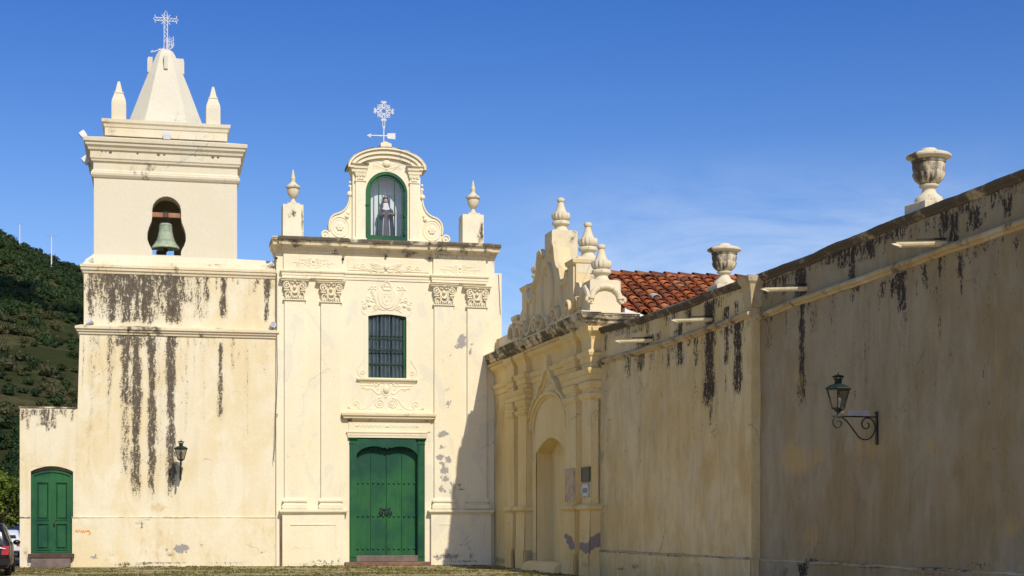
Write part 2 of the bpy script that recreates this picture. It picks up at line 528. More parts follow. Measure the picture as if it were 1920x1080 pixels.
class MB:
    def __init__(self):
        self.v, self.f = [], []
        self.at = {}          # attribute name -> {vertex index range: values}
        self.col = None

    def add(self, vs, fs):
        o = len(self.v)
        self.v += [tuple(map(float, p)) for p in vs]
        self.f += [tuple(i + o for i in f) for f in fs]
        return o

    def box(self, x0, x1, y0, y1, z0, z1):
        return self.stack([(x0, x1, y0, y1, z0), (x0, x1, y0, y1, z1)])

    def stack(self, lv, cap0=True, cap1=True):
        vs, fs = [], []
        for (x0, x1, y0, y1, z) in lv:
            vs += [(x0, y0, z), (x1, y0, z), (x1, y1, z), (x0, y1, z)]
        for i in range(len(lv) - 1):
            a, b = 4 * i, 4 * i + 4
            for j in range(4):
                k = (j + 1) % 4
                fs.append((a + j, a + k, b + k, b + j))
        if cap0:
            fs.append((3, 2, 1, 0))
        if cap1:
            t = 4 * (len(lv) - 1)
            fs.append((t, t + 1, t + 2, t + 3))
        return self.add(vs, fs)

    def profile(self, x0, x1, yf, yb, prof, left=True, right=True, back=False, side=1.0):
        """Moulding: (projection, z) pairs run across the front and returned at the ends."""
        return self.stack([(x0 - (p * side if left else 0), x1 + (p * side if right else 0), yf - p, yb + (p if back else 0), z) for p, z in prof])

    def prism(self, poly, y0, y1, front=True, back=True):
        n = len(poly)
        vs = [(x, y0, z) for x, z in poly] + [(x, y1, z) for x, z in poly]
        fs = [(i, (i + 1) % n, n + (i + 1) % n, n + i) for i in range(n)]
        if front:
            fs.append(tuple(range(n - 1, -1, -1)))
        if back:
            fs.append(tuple(range(n, 2 * n)))
        return self.add(vs, fs)

    def tube(self, pts, r, seg=6, closed=False, flat=1.0, caps=True):
        """Tube along 3-D points; r a number or one per point; flat squeezes it in y."""
        pts = [Vector(p) for p in pts]
        n = len(pts)
        rs = r if isinstance(r, (list, tuple)) else [r] * n
        vs = []
        up0 = None
        for i, p in enumerate(pts):
            a = pts[(i - 1) % n] if (closed or i > 0) else p
            b = pts[(i + 1) % n] if (closed or i < n - 1) else p
            t = (b - a)
            t = t.normalized() if t.length > 1e-9 else Vector((0, 0, 1))
            ref = Vector((0, 1, 0)) if abs(t.y) < 0.9 else Vector((1, 0, 0))
            s = t.cross(ref).normalized()
            q = s.cross(t).normalized()
            for k in range(seg):
                an = 2 * math.pi * k / seg
                d = s * math.cos(an) * rs[i] + q * math.sin(an) * rs[i]
                d.y *= flat
                vs.append(p + d)
        fs = []
        m = n if closed else n - 1
        for i in range(m):
            j = (i + 1) % n
            for k in range(seg):
                l = (k + 1) % seg
                fs.append((i * seg + k, i * seg + l, j * seg + l, j * seg + k))
        if not closed and caps:
            fs.append(tuple(range(seg - 1, -1, -1)))
            fs.append(tuple((n - 1) * seg + k for k in range(seg)))
        return self.add(vs, fs)

    def lathe(self, prof, c=(0, 0, 0), seg=20, sx=1.0, sy=1.0, rib=0, rib_d=0.0, ribz=None, rot=0.0):
        vs, fs = [], []
        for r, z in prof:
            for k in range(seg):
                an = 2 * math.pi * k / seg + rot
                rr = r
                if rib and ribz and ribz[0] <= z <= ribz[1]:
                    rr = r * (1 + rib_d * abs(math.cos(an * rib / 2)))
                vs.append((c[0] + sx * rr * math.cos(an), c[1] + sy * rr * math.sin(an), c[2] + z))
        for i in range(len(prof) - 1):
            for k in range(seg):
                l = (k + 1) % seg
                fs.append((i * seg + k, i * seg + l, (i + 1) * seg + l, (i + 1) * seg + k))
        fs.append(tuple(range(seg - 1, -1, -1)))
        fs.append(tuple((len(prof) - 1) * seg + k for k in range(seg)))
        return self.add(vs, fs)

    def ball(self, c, r, sx=1, sy=1, sz=1, seg=10, rings=6):
        prof = [(max(1e-4, r * math.sin(math.pi * i / rings)), -r * sz * math.cos(math.pi * i / rings)) for i in range(rings + 1)]
        return self.lathe(prof, c, seg, sx, sy)

    def sheet(self, x0, x1, z0, z1, y, holes=(), step=0.08, fields=None, wave=0.008, lean=0.0, xfun=None):
        """A wall face as a fine grid, with rectangular openings, carrying the stain fields."""
        def cuts(a, b, extra):
            n = max(1, int(math.ceil((b - a) / step)))
            s = set(np.round(np.linspace(a, b, n + 1), 5).tolist())
            for e in extra:
                if a < e < b:
                    s.add(round(e, 5))
            return np.array(sorted(s))
        xs = cuts(x0, x1, [h[0] for h in holes] + [h[1] for h in holes])
        zs = cuts(z0, z1, [h[2] for h in holes] + [h[3] for h in holes])
        X, Z = np.meshgrid(xs, zs, indexing='ij')
        w = wave * (np.sin(X * 1.7 + 1.3 * np.sin(Z * 0.9)) * 0.5 + np.sin(Z * 2.3 + X * 0.7) * 0.3 + np.sin(X * 5.1 - Z * 3.7) * 0.2)
        Xo = X if xfun is None else xfun(X, Z)
        Y = y + w - lean * (Z - z0) * 0
        o = len(self.v)
        nz = len(zs)
        self.v += list(zip(Xo.ravel().tolist(), Y.ravel().tolist(), Z.ravel().tolist()))
        for i in range(len(xs) - 1):
            xc = (xs[i] + xs[i + 1]) / 2
            for j in range(nz - 1):
                zc = (zs[j] + zs[j + 1]) / 2
                if any(h[0] < xc < h[1] and h[2] < zc < h[3] for h in holes):
                    continue
                a = o + i * nz + j
                self.f.append((a, a + nz, a + nz + 1, a + 1))
        if fields:
            for k, fn in fields.items():
                self.at.setdefault(k, []).append((o, fn(Xo.ravel(), Z.ravel())))
        return o

    def colour(self, start, rgb):
        """Remember one tint for all vertices added since start."""
        if self.col is None:
            self.col = []
        self.col.append((start, len(self.v), rgb))

    def build(self, name, mat, parent=None, smooth=False, recalc=True, frame=G, base=(0, 0, 0), bevel=0.0):
        me = bpy.data.meshes.new(name)
        b = rbase(parent) if parent is not None else Vector(base)
        co = np.array(self.v, dtype=float) - np.array(b)
        me.from_pydata(co.tolist(), [], self.f)
        for k, lst in self.at.items():
            a = me.attributes.new(k, 'FLOAT', 'POINT')
            arr = np.zeros(len(self.v), dtype=np.float32)
            for o, vals in lst:
                arr[o:o + len(vals)] = vals
            a.data.foreach_set('value', arr)
        if self.col is not None:
            a = me.attributes.new('tint', 'FLOAT_COLOR', 'POINT')
            arr = np.ones((len(self.v), 4), dtype=np.float32)
            for s, e, c in self.col:
                arr[s:e, :3] = c
            a.data.foreach_set('color', arr.ravel())
        if recalc:
            bm = bmesh.new(); bm.from_mesh(me)
            bmesh.ops.recalc_face_normals(bm, faces=bm.faces)
            bm.to_mesh(me); bm.free()
        me.materials.append(mat)
        if smooth:
            me.polygons.foreach_set('use_smooth', [True] * len(me.polygons))
            me.set_sharp_from_angle(angle=R(42))
        o = bpy.data.objects.new(name, me)
        COL.objects.link(o)
        if parent is not None:
            o.parent = parent
        else:
            o.location = frame.world(*base)
            o.rotation_euler = (0, 0, frame.ang)
        if bevel:
            m = o.modifiers.new('bevel', 'BEVEL')
            m.width = bevel; m.segments = 2; m.limit_method = 'ANGLE'; m.angle_limit = R(40)
        return o


def tag(o, label, cat, group=None, kind=None):
    if label: o['label'] = label
    if cat: o['category'] = cat
    if group: o['group'] = group
    if kind: o['kind'] = kind
    return o


def copy_tree(o, parent=None, offset=None):
    c = o.copy()
    COL.objects.link(c)
    if parent is not None:
        c.parent = parent
    for ch in list(o.children):
        copy_tree(ch, c)
    return c


def arc(cx, cz, rx, rz, a0, a1, n=16):
    return [(cx + rx * math.cos(R(a0 + (a1 - a0) * i / n)), cz + rz * math.sin(R(a0 + (a1 - a0) * i / n))) for i in range(n + 1)]


def spiral(cx, cz, r0, r1, a0, turns, n=None):
    n = n or int(abs(turns) * 14) + 2
    return [(cx + (r0 + (r1 - r0) * i / n) * math.cos(R(a0) + turns * 2 * math.pi * i / n),
             cz + (r0 + (r1 - r0) * i / n) * math.sin(R(a0) + turns * 2 * math.pi * i / n)) for i in range(n + 1)]


def bez(p0, p1, p2, p3, n=10):
    o = []
    for i in range(n + 1):
        t = i / n
        a, b, c, d = (1 - t) ** 3, 3 * t * (1 - t) ** 2, 3 * t * t * (1 - t), t ** 3
        o.append((a * p0[0] + b * p1[0] + c * p2[0] + d * p3[0], a * p0[1] + b * p1[1] + c * p2[1] + d * p3[1]))
    return o


class Relief:
    """Stucco ornament drawn in centimetre-like units about a centre on a wall face."""
    def __init__(self, mb, cx, cz, y, s):
        self.mb, self.cx, self.cz, self.y, self.s = mb, cx, cz, y, s

    def line(self, pts, r=1.4, both=True, closed=False, flat=0.9):
        for sg in ((1, -1) if both else (1,)):
            self.mb.tube([(self.cx + sg * p[0] * self.s, self.y, self.cz + p[1] * self.s) for p in pts],
                         [x * self.s for x in r] if isinstance(r, (list, tuple)) else r * self.s, 6, closed, flat)

    def dot(self, x, z, r, both=True, sz=1.0, sy=0.7, sx=1.0):
        for sg in ((1, -1) if both else (1,)):
            self.mb.ball((self.cx + sg * x * self.s, self.y, self.cz + z * self.s), r * self.s, sx, sy, sz, 8, 5)


def streaks(fr, y, lst):
    """lst of (u, half width px, v top, v bottom, strength): mould runs measured on the photograph."""
    rows = []
    for (u, w, v0, v1, s) in lst:
        xa, za = fr.P(u, v0, y)
        _, zb = fr.P(u, v1, y)
        ww = abs(fr.at(u + w, y) - fr.at(u - w, y)) / 2
        rows.append((xa, ww, za, zb, s))

    def fn(X, Z):
        out = np.zeros_like(X)
        for i, (xc, w, z0, z1, s) in enumerate(rows):
            wob = 0.10 * w * np.sin(Z * 1.1 + i * 1.7) + 0.06 * w * np.sin(Z * 4.3 + i)
            wid = w * (1 + .18 * np.sin(Z * 1.9 + i * 2.3) + .1 * np.sin(Z * 6.1 + i))
            d = np.abs(X - xc - wob) / np.maximum(wid, 1e-3)
            hor = np.clip(1.55 - d * 0.82, 0, 1)
            t = (z0 - Z) / max(z0 - z1, 1e-3)
            ver = np.clip((t + 0.02) * 30, 0, 1) * np.clip((1.05 - t) * 6.0, 0, 1) * (1 - .12 * np.clip(t, 0, 1))
            out = np.maximum(out, s * hor * ver)
        return out
    return fn


def random_runs(fr, y, seed, n, u0, u1, vfun, ln, wd, st):
    rnd = random.Random(seed)
    out = []
    for i in range(n):
        u = rnd.uniform(u0, u1)
        v = vfun(u)
        out.append((u, rnd.uniform(*wd), v, v + rnd.uniform(*ln) * rnd.random() + 6, rnd.uniform(*st)))
    return out


def patches(fr, y, lst):
    rows = []
    for (u, v, a, b, s) in lst:
        x, z = fr.P(u, v, y)
        ww = abs(fr.at(u + a, y) - fr.at(u - a, y)) / 2
        hh = abs(fr.z(u, v - b, y) - fr.z(u, v + b, y)) / 2
        rows.append((x, z, ww, hh, s))

    def fn(X, Z):
        out = np.zeros_like(X)
        for x, z, a, b, s in rows:
            d = np.sqrt(((X - x) / a) ** 2 + ((Z - z) / b) ** 2)
            out = np.maximum(out, s * np.clip(1.6 - d, 0, 1))
        return out
    return fn


exec_parts = []
# ------------------------------------------------------------------ ground, street
def build_ground():
    m = MB()
    n = 40
    ext = [-4000, -800, -200, -80] + list(np.linspace(-60, 60, 25)) + [80, 200, 800, 4000]
    vs = [(x, y, 0.0) for x in ext for y in ext]
    k = len(ext)
    fs = [(i * k + j, (i + 1) * k + j, (i + 1) * k + j + 1, i * k + j + 1) for i in range(k - 1) for j in range(k - 1)]
    m.add(vs, fs)
    tag(m.build('ground', M['ground'], recalc=False), None, None, kind='structure')
    # side street running back past the annex, a sheet 4 mm up
    s = MB()
    xl = F.at(37) - 0.45
    s.add([(xl - 9, -30, .004), (xl, -30, .004), (xl, 70, .004), (xl - 9, 70, .004)], [(0, 1, 2, 3)])
    tag(s.build('street', M['asphalt'], frame=F, recalc=False), None, None, kind='structure')
    pv = MB()  # pale paving out of view, added to bounce warm light up the walls
    pv.add([(xl + .3, -70, .006), (F.at(37) + 60, -70, .006), (F.at(37) + 60, -13.5, .006), (xl + .3, -13.5, .006)], [(0, 1, 2, 3)])
    tag(pv.build('bounce_paving', M['bounce_paving'], frame=F, recalc=False), None, None, kind='structure')
    # kerb line of worn red stone along the corner
    kb = MB()
    kb.stack([(xl + .0, xl + .22, -6, 30, -.05), (xl + .0, xl + .22, -6, 30, .10)])
    tag(kb.build('kerb', M['greystone'], frame=F), None, None, kind='structure')
    # short grass between the cobbles
    g = MB()
    vs, fs = [], []
    for i in range(9000):
        Y = 43 + 15.5 * RNG.random()
        X = (-0.34 + 0.44 * RNG.random()) * Y
        q = W.o[0] + 0.2698 * (W.o[1] - Y)
        if X > q - 0.5:
            continue
        if math.sin(X * 1.1 + 2 * math.sin(Y * .6)) + math.sin(Y * 2.3 + X * .4) + RNG.normal() * .7 < 0.1:
            continue
        for b in range(5):
            a = RNG.random() * 6.28
            h = 0.02 + 0.035 * RNG.random()
            dx, dy = math.cos(a) * .03, math.sin(a) * .03
            x, y = X + RNG.normal() * .05, Y + RNG.normal() * .05
            o = len(vs)
            vs += [(x - dx, y - dy, 0), (x + dx, y + dy, 0), (x + RNG.normal() * .03, y + RNG.normal() * .03, h)]
            fs.append((o, o + 1, o + 2))
    st = g.add(vs, fs)
    g.col = []
    for i in range(0, len(vs), 3):
        t = RNG.random()
        g.col.append((i, i + 3, (0.10 + .22 * t, 0.13 + .12 * t, 0.03 + .05 * t)))
    tag(g.build('grass', M['leaf'], recalc=False), None, None, kind='stuff')


build_ground()

# ------------------------------------------------------------------ bell tower
YT = 0.0
YC = -0.12


def xt(u): return F.at(u, YT)


def rnd_off(u):
    return 40 * (math.sin(u * 12.7) * .5 + .5) ** 3


def build_tower():
    base = (xt(330), 0, 0)
    T = thing('bell_tower', 'tall cream bell tower with black mould streaks and pyramid spire, left of the church', 'tower', F, base)
    z_dado = F.z(330, 970.5)
    z1 = F.z(330, 630)      # underside of first ledge
    z1t = F.z(330, 616)
    z2 = F.z(330, 516.5)      # underside of second ledge
    z2t = F.z(330, 508)
    xr = xt(523)
    depth = 6.6
    # lower stage, battered on its left side
    xl0, xl1 = xt(137), xt(149.5)

    def batter(X, Z):
        t = np.clip((xr - X) / (xr - xl0), 0, 1)
        return X + t * (xl1 - xl0) * np.clip(Z / z1, 0, 1)
    st = streaks(F, YT, [(205, 4, 628, 770, .72), (214, 3, 628, 700, .5), (236, 8, 630, 770, .98), (236, 7, 760, 900, .72), (255.5, 7.5, 630, 938, 1.05),
                         (284.5, 6.5, 630, 940, 1.05), (320.5, 7, 628, 940, 1.05), (413, 4.2, 642, 790, .92), (300, 5, 640, 930, .4), (340, 5, 660, 900, .3),
                         (228, 3, 700, 910, .45), (172, 4, 625, 660, .5), (186, 4, 625, 668, .55), (245, 28, 622, 652, .95), (322, 10, 622, 650, .95), (352, 4, 625, 660, .4), (366, 4, 625, 650, .5),
                         (378, 3, 625, 660, .45), (390, 3, 625, 652, .5), (400, 4, 625, 650, .4)] + random_runs(F, YT, 11, 40, 155, 510, lambda u: 626 + rnd_off(u), (10, 240), (1, 3.5), (.25, .6)))
    pe = patches(F, YT, [(340, 1028, 13, 9, .9), (308, 1030, 6, 5, .62), (272, 1034, 4, 6, .55), (180, 1040, 9, 5, .58), (490, 1036, 5, 4, .5), (380, 1022, 4, 3, .6)])
    oc = patches(F, YT, [(298, 952, 14, 9, .8), (190, 700, 36, 60, .35), (170, 820, 26, 70, .4), (440, 700, 40, 50, .25), (300, 1010, 70, 25, .42)])
    m = MB()
    m.sheet(xl0, xr, z_dado - .02, z1 + .02, YT, step=0.07, fields={'stain': st, 'peel': pe, 'ochre': oc}, xfun=batter)
    b0, b1 = xl0 + .012, xl1 + .012
    m.stack([(b0, xr, YT + .02, depth, 0), (b1, xr, YT + .02, depth, z1)])
    m.build('lower_stage', M['tower'], T, recalc=False)
    # dado: a low skirting with a dark upper edge
    d = MB()
    dst = patches(F, YT - .05, [(262, 981, 9, 3, .95), (266, 986, 3, 6, .9), (212, 1038, 12, 5, .5), (275, 975, 10, 2, .7), (318, 1040, 9, 4, .65), (300, 1056, 60, 2.5, .7), (430, 1056, 70, 2, .62), (240, 1058, 40, 3, .72), (200, 1050, 5, 5, .5)])
    d.sheet(xl0 - .03, xt(527), 0, z_dado, YT - .05, step=0.07, fields={'peel': patches(F, YT - .05, [(340, 1028, 13, 8.5, 1.0), (309, 1031, 5, 4, .66), (273, 1036, 3, 6, .62), (175, 1043, 9, 5, .6), (492, 1037, 5, 4, .6), (378, 1023, 4, 3, .62), (250, 1066, 20, 3, .7)]), 'stain': dst,
            'ochre': patches(F, YT - .05, [(295, 1010, 40, 25, .55), (330, 1045, 90, 14, .5), (470, 1000, 40, 25, .35)])}, wave=0.015)
    d.box(xl0 - .03, xt(527), YT - .03, YT + .3, 0, z_dado)
    d.build('dado', M['tower'], T, recalc=False)
    dl = MB()
    dl.stack([(xl0 - .05, xt(527), YT - .072, YT + .1, z_dado + .001), (xl0 - .05, xt(527), YT - .062, YT + .1, z_dado + .022)])
    dl.build('dado_edge', M['grimy_light'], T)
    # first ledge
    e = MB()
    L0 = xt(150.5)
    e.profile(L0, xr, YT, depth, [(0.0, z1 - .02), (.05, z1 + .0), (.06, z1 + .06), (.11, z1 + .09), (.12, z1 + .15), (.17, z1 + .17), (.17, z1 + .25), (0.0, z1 + .31)], right=False)
    e.build('ledge', M['grimy_light'], T)
    # middle stage
    z1b = z1 + .29
    st2 = streaks(F, YT + .06, [(171, 6, 510, 600, .95), (182, 9, 512, 560, .72), (196, 8, 512, 575, .78), (209, 10, 512, 608, 1.05), (224, 7, 512, 590, .82), (238, 9, 512, 612, 1.08),
                                (256, 6, 512, 607, 1.0), (274, 9, 512, 612, 1.08), (290, 6, 512, 596, .62), (302, 6, 512, 600, .72), (324, 12, 512, 612, 1.08), (340, 7, 512, 560, .8),
                                (357, 5, 512, 580, .58), (370, 7, 512, 605, .66), (387, 6, 512, 570, .88), (386, 4, 560, 600, .6), (419, 6, 512, 600, 1.0), (500, 4, 514, 606, .98), (510, 3, 514, 545, .7),
                                (268, 88, 510, 552, 1.0), (225, 40, 510, 566, .9), (330, 22, 510, 570, .9), (285, 30, 510, 575, .85), (182, 14, 510, 556, .85), (240, 70, 520, 606, .56), (445, 3, 512, 535, .5), (460, 3, 513, 530, .45), (262, 60, 510, 600, .45)] + random_runs(F, YT, 12, 46, 162, 512, lambda u: 512, (10, 80), (1, 4), (.35, .8)))
    mm = MB()
    xl2 = xt(157)
    mm.sheet(xl2, xr, z1b, z2 + .02, YT + .06, step=0.06, fields={'stain': st2})
    mm.box(xl2 + .012, xr, YT + .08, depth - .1, z1b - .1, z2)
    mm.build('middle_stage', M['tower'], T, recalc=False)
    e = MB()
    e.profile(xl2, xr, YT + .06, depth - .1, [(0.0, z2 - .02), (.03, z2), (.05, z2 + .08), (.09, z2 + .1), (.10, z2 + .18), (.13, z2 + .20), (.13, z2 + .28), (.05, z2 + .30), (-.08, z2 + .46)], right=False)
    e.build('ledge', M['grimy_light'], T)
    # belfry block with the keyhole bell opening
    yb0 = YT + .35
    bx0, bx1 = F.at(176, yb0), F.at(444.5, yb0)
    bd = bx1 - bx0
    zb0 = z2 + .44
    zb1 = F.z(310, 338, yb0)
    zs = F.z(312, 478, yb0)       # opening sill
    pp = MB()
    pp.stack([(bx0 - .28, xr, yb0 - .12, yb0 + bd + .4, zb0 - .05), (bx0 - .28, xr, yb0 - .12, yb0 + bd + .4, zb0 + .04), (bx0 - .05, xr, yb0 - .04, yb0 + bd + .1, zs - .1), (bx0 - .05, bx1 + .05, yb0 - .02, yb0 + bd, zs - .06)])
    pp.build('belfry_base', M['belfry'], T)
    cu = 312.5
    half = [(0, 368), (7, 369), (14, 372), (20, 377), (25, 384), (27, 392), (27.2, 408), (28.5, 416), (33, 427), (36, 438), (36, 450), (33, 459), (29, 466), (27, 471), (27, 478.5)]
    cxl = F.at(cu, yb0)
    rp = [((F.at(cu + dx, yb0)), F.z(cu, v, yb0)) for dx, v in half]
    lp = [(2 * cxl - x, z) for x, z in rp]
    b = MB()
    wt = .75
    b.prism([(cxl, zb1 + .05)] + [(x, z) for x, z in rp] + [(rp[-1][0], zs - .08), (bx1, zs - .08), (bx1, zb1 + .05)], yb0, yb0 + wt)
    b.prism([(cxl, zb1 + .05)] + [(x, z) for x, z in lp] + [(lp[-1][0], zs - .08), (bx0, zs - .08), (bx0, zb1 + .05)], yb0, yb0 + wt)
    b.box(lp[-1][0] - .3, rp[-1][0] + .3, yb0 + .01, yb0 + wt, zs - .3, zs - .005)
    # side walls and rear wall with its own opening
    b.box(bx0, bx0 + wt, yb0 + wt, yb0 + bd - wt, zs - .08, zb1 + .05)
    b.box(bx1 - wt, bx1, yb0 + wt, yb0 + bd - wt, zs - .08, zb1 + .05)
    yr = yb0 + bd - wt
    ro0, ro1 = F.at(285, yr), F.at(326.5, yr)
    rz = F.z(305, 463, yr)
    b.box(bx0, ro0, yr, yb0 + bd, zs - .08, zb1 + .05)
    b.box(ro1, bx1, yr, yb0 + bd, zs - .08, zb1 + .05)
    b.box(ro0, ro1, yr, yb0 + bd, rz, zb1 + .05)
    b.build('belfry', M['belfry'], T)
    fl = MB()
    fl.box(bx0 + wt, bx1 - wt, yb0 + wt, yr, zs - 1.6, zs - 1.3)
    fl.build('belfry_floor', M['dark'], T)
    # upper entablature and cornice
    u = 310
    def zz(v): return F.z(u, v, yb0)
    e = MB()
    yb1 = yb0 + bd
    P = [(0.0, zz(340)), (.04, zz(338)), (.09, zz(334)), (.10, zz(330)), (.07, zz(328)), (.07, zz(326)), (.015, zz(323)), (.015, zz(311)), (.08, zz(308)), (.09, zz(305)), (.12, zz(303)), (.12, zz(291)),
         (.18, zz(288)), (.20, zz(284)), (.27, zz(280)), (.28, zz(276)), (.33, zz(274)), (.345, zz(268)), (.32, zz(267)), (-.3, zz(258))]
    e.profile(bx0, bx1, yb0, yb1, P, back=True)
    e.build('cornice', M['belfry_cornice'], T)
    # drip holes along the cornice
    for uu, rr in ((191, 1.5), (198, 1.2), (207, 3), (258, 2), (297, 3), (308, 2), (366, 1), (399, 3), (409, 2.4)):
        x = F.at(uu, yb0 - .12)
        h = MB()
        h.ball((x, yb0 - .125, F.z(uu, 287 + (uu - 207) * .048 - 2, yb0 - .12)), rr / 53., 1, .5, 1, 8, 5)
        h.build('drip_hole', M['greystone'], T)
    # parapet block under the spire
    px0, px1 = F.at(196, yb0), F.at(427, yb0)
    pi = px0 - bx0
    ya, yz = yb0 + pi, yb1 - pi
    e = MB()
    def zq(v): return F.z(310, v, ya)
    e.profile(px0, px1, ya, yz, [(0, zq(259)), (0, zq(244)), (.03, zq(243)), (.05, zq(238)), (.10, zq(235)), (.11, zq(229)), (-.05, zq(228))], back=True)
    e.build('parapet', M['belfry_cornice'], T)
    # spire: chamfered pyramid with a rounded top
    cx, cy = (px0 + px1) / 2, (ya + yz) / 2
    zb = zq(228.5)
    s = MB()
    hw = (F.at(384, cy) - F.at(237, cy)) / 2
    zt = F.z(310, 93, cy)
    cxs = (F.at(384, cy) + F.at(237, cy)) / 2
    H = zt - zb
    lv = []
    for t, w, ch in ((0, 1, .56), (.25, .80, .55), (.5, .60, .55), (.72, .415, .56), (.84, .305, .58), (.92, .235, .6), (.96, .185, .62), (.985, .125, .64), (1, .05, .64)):
        lv.append((t * H + zb, hw * w, hw * w * ch))
    vs, fs = [], []
    for z, a, c_ in lv:
        vs += [(cxs + x, cy + y, z) for x, y in ((-c_, -a), (c_, -a), (a, -c_), (a, c_), (c_, a), (-c_, a), (-a, c_), (-a, -c_))]
    for i in range(len(lv) - 1):
        for j in range(8):
            k = (j + 1) % 8
            fs.append((8 * i + j, 8 * i + k, 8 * i + 8 + k, 8 * i + 8 + j))
    fs.append(tuple(range(8 * len(lv) - 8, 8 * len(lv))))
    s.add(vs, fs)
    s.build('spire', M['spire'], T)
    # small vent stubs near the top of the spire
    for sx, sy in ((-1, 0), (1, 0), (0, -1), (0, 1)):
        q = MB()
        zc0, zc1 = zb + H * .725, zb + H * .90
        r0, r1 = hw * .30, hw * .47
        wv = .065
        if sx:
            q.stack([(cxs + sx * r0 - .05, cxs + sx * r1, cy - wv, cy + wv, zc0), (cxs + sx * r0 - .05, cxs + sx * r1, cy - wv, cy + wv, zc1 - .1), (cxs + sx * r0 - .05, cxs + sx * (r1 - .03), cy - wv, cy + wv, zc1)])
        else:
            q.stack([(cxs - wv, cxs + wv, cy + sy * r0, cy + sy * r1, zc0), (cxs - wv, cxs + wv, cy + sy * r0, cy + sy * r1, zc1 - .1), (cxs - wv, cxs + wv, cy + sy * r0, cy + sy * (r1 - .03), zc1)])
        q.build('spire_vent', M['spire'], T)
    # corner pinnacles
    zpb = zq(227)
    for (ix, iy) in ((0, 0), (1, 0), (0, 1), (1, 1)):
        pxc = (F.at(223, ya + .3) if ix == 0 else F.at(399.5, ya + .3))
        pyc = ya + .3 if iy == 0 else yz - .3
        if iy: pxc = px0 + .3 if ix == 0 else px1 - .3
        q = MB()
        w = .245
        hz = [(w, 0), (w, .55), (w * .95, .66), (w * .62, .90), (w * .60, .92), (w * .68, .93), (w * .66, .955), (w * .50, .965), (w * .16, 1.34), (w * .10, 1.36)]
        q.stack([(pxc - a, pxc + a, pyc - a, pyc + a, zpb + z) for a, z in hz])
        q.build('pinnacle', M['belfry'], T)
    # orange scrawl on the skirting
    g = MB()
    for pts in ([(142, 997), (144, 993), (146, 998), (149, 993), (151, 998), (153, 994), (155, 999)], [(156, 994), (158, 998), (161, 995)], [(162, 996), (165, 995)], [(164, 994), (168, 996), (169, 1000), (167, 1002)]):
        g.tube([(F.at(a, YT - .07), YT - .055, F.z(a, b, YT - .07)) for a, b in pts], .022, 5, flat=.3)
    g.build('graffiti', M['orange'], T)
    # bells
    zbeam = F.z(312, 404, yb0 + .4)
    def bell(cxb, cyb, ztop, sc, label):
        B = thing('bell', label, 'bell', F, (cxb, cyb, ztop), group='bells in the tower')
        m = MB()
        pr = [(.02, 0), (.16, -.005), (.205, -.03), (.22, -.08), (.225, -.2), (.25, -.38), (.30, -.56), (.36, -.69), (.43, -.78), (.475, -.84), (.48, -.87), (.45, -.885), (.40, -.84), (.30, -.62), (.2, -.1), (.02, -.08)]
        m.lathe([(r * sc, z * sc) for r, z in pr], (cxb, cyb, ztop), 28)
        m.build('bell_body', M['bronze'], B, smooth=True)
        rb = MB()
        for zz_, r_ in ((-.08, .224), (-.60, .318), (-.64, .335)):
            rb.tube([(cxb + r_ * sc * math.cos(t), cyb + r_ * sc * math.sin(t), ztop + zz_ * sc) for t in np.linspace(0, 6.283, 25)[:-1]], .012 * sc, 5, True)
        # raised cross emblem on the waist
        rb.tube([(cxb, cyb - .236 * sc, ztop - .22 * sc), (cxb, cyb - .262 * sc, ztop - .42 * sc)], .014 * sc, 5)
        rb.tube([(cxb - .06 * sc, cyb - .225 * sc, ztop - .28 * sc), (cxb + .06 * sc, cyb - .225 * sc, ztop - .28 * sc)], .014 * sc, 5)
        rb.build('bell_relief', M['bronze'], B, smooth=True)
        c = MB()
        c.tube([(cxb, cyb, ztop - .1 * sc), (cxb, cyb, ztop - .8 * sc)], .025 * sc, 6)
        c.ball((cxb, cyb, ztop - .92 * sc), .085 * sc)
        c.tube([(cxb, cyb, ztop - .95 * sc), (cxb, cyb, ztop - 1.12 * sc)], .03 * sc, 6)
        c.build('clapper', M['iron'], B, smooth=True)
        y = MB()
        for dx in (-.1, -.035, .035, .1):
            y.tube([(cxb + dx * sc, cyb, ztop - .02), (cxb + dx * 1.3 * sc, cyb - .05, ztop + .12), (cxb + dx * .8 * sc, cyb - .10, ztop + .2), (cxb + dx * .8 * sc, cyb - .10, ztop + .40), (cxb + dx * .8 * sc, cyb + .1, ztop + .42)], .016, 5)
        y.build('crown_strap', M['iron'], B)
        w = MB()
        hb = .52 if sc > .9 else .45
        w.box(cxb - hb, cxb + hb, cyb - .08, cyb + .08, ztop + .2, ztop + .36)
        w.build('headstock', M['wood'], B, bevel=.01)
        return B
    bell(F.at(310.5, yb0 + .22), yb0 + .22, F.z(310, 419, yb0 + .22), 1.0, 'green bronze bell hanging in the front opening of the tower')
    bell(F.at(301, yr + .3), yr + .3, F.z(301, 470, yr + .3), .7, 'dark bell behind, its top showing below the lip of the front bell')
    # annex at the left with its door
    return dict(zpb=zpb, zb=zb, cxs=cxs, cy=cy, zt=zt, yb0=yb0, bx0=bx0, bx1=bx1, yb1=yb1, z1=z1b, z2=z2 + .44, z_dado=z_dado, ya=ya, zq=zq, zz=zz)


TW = build_tower()


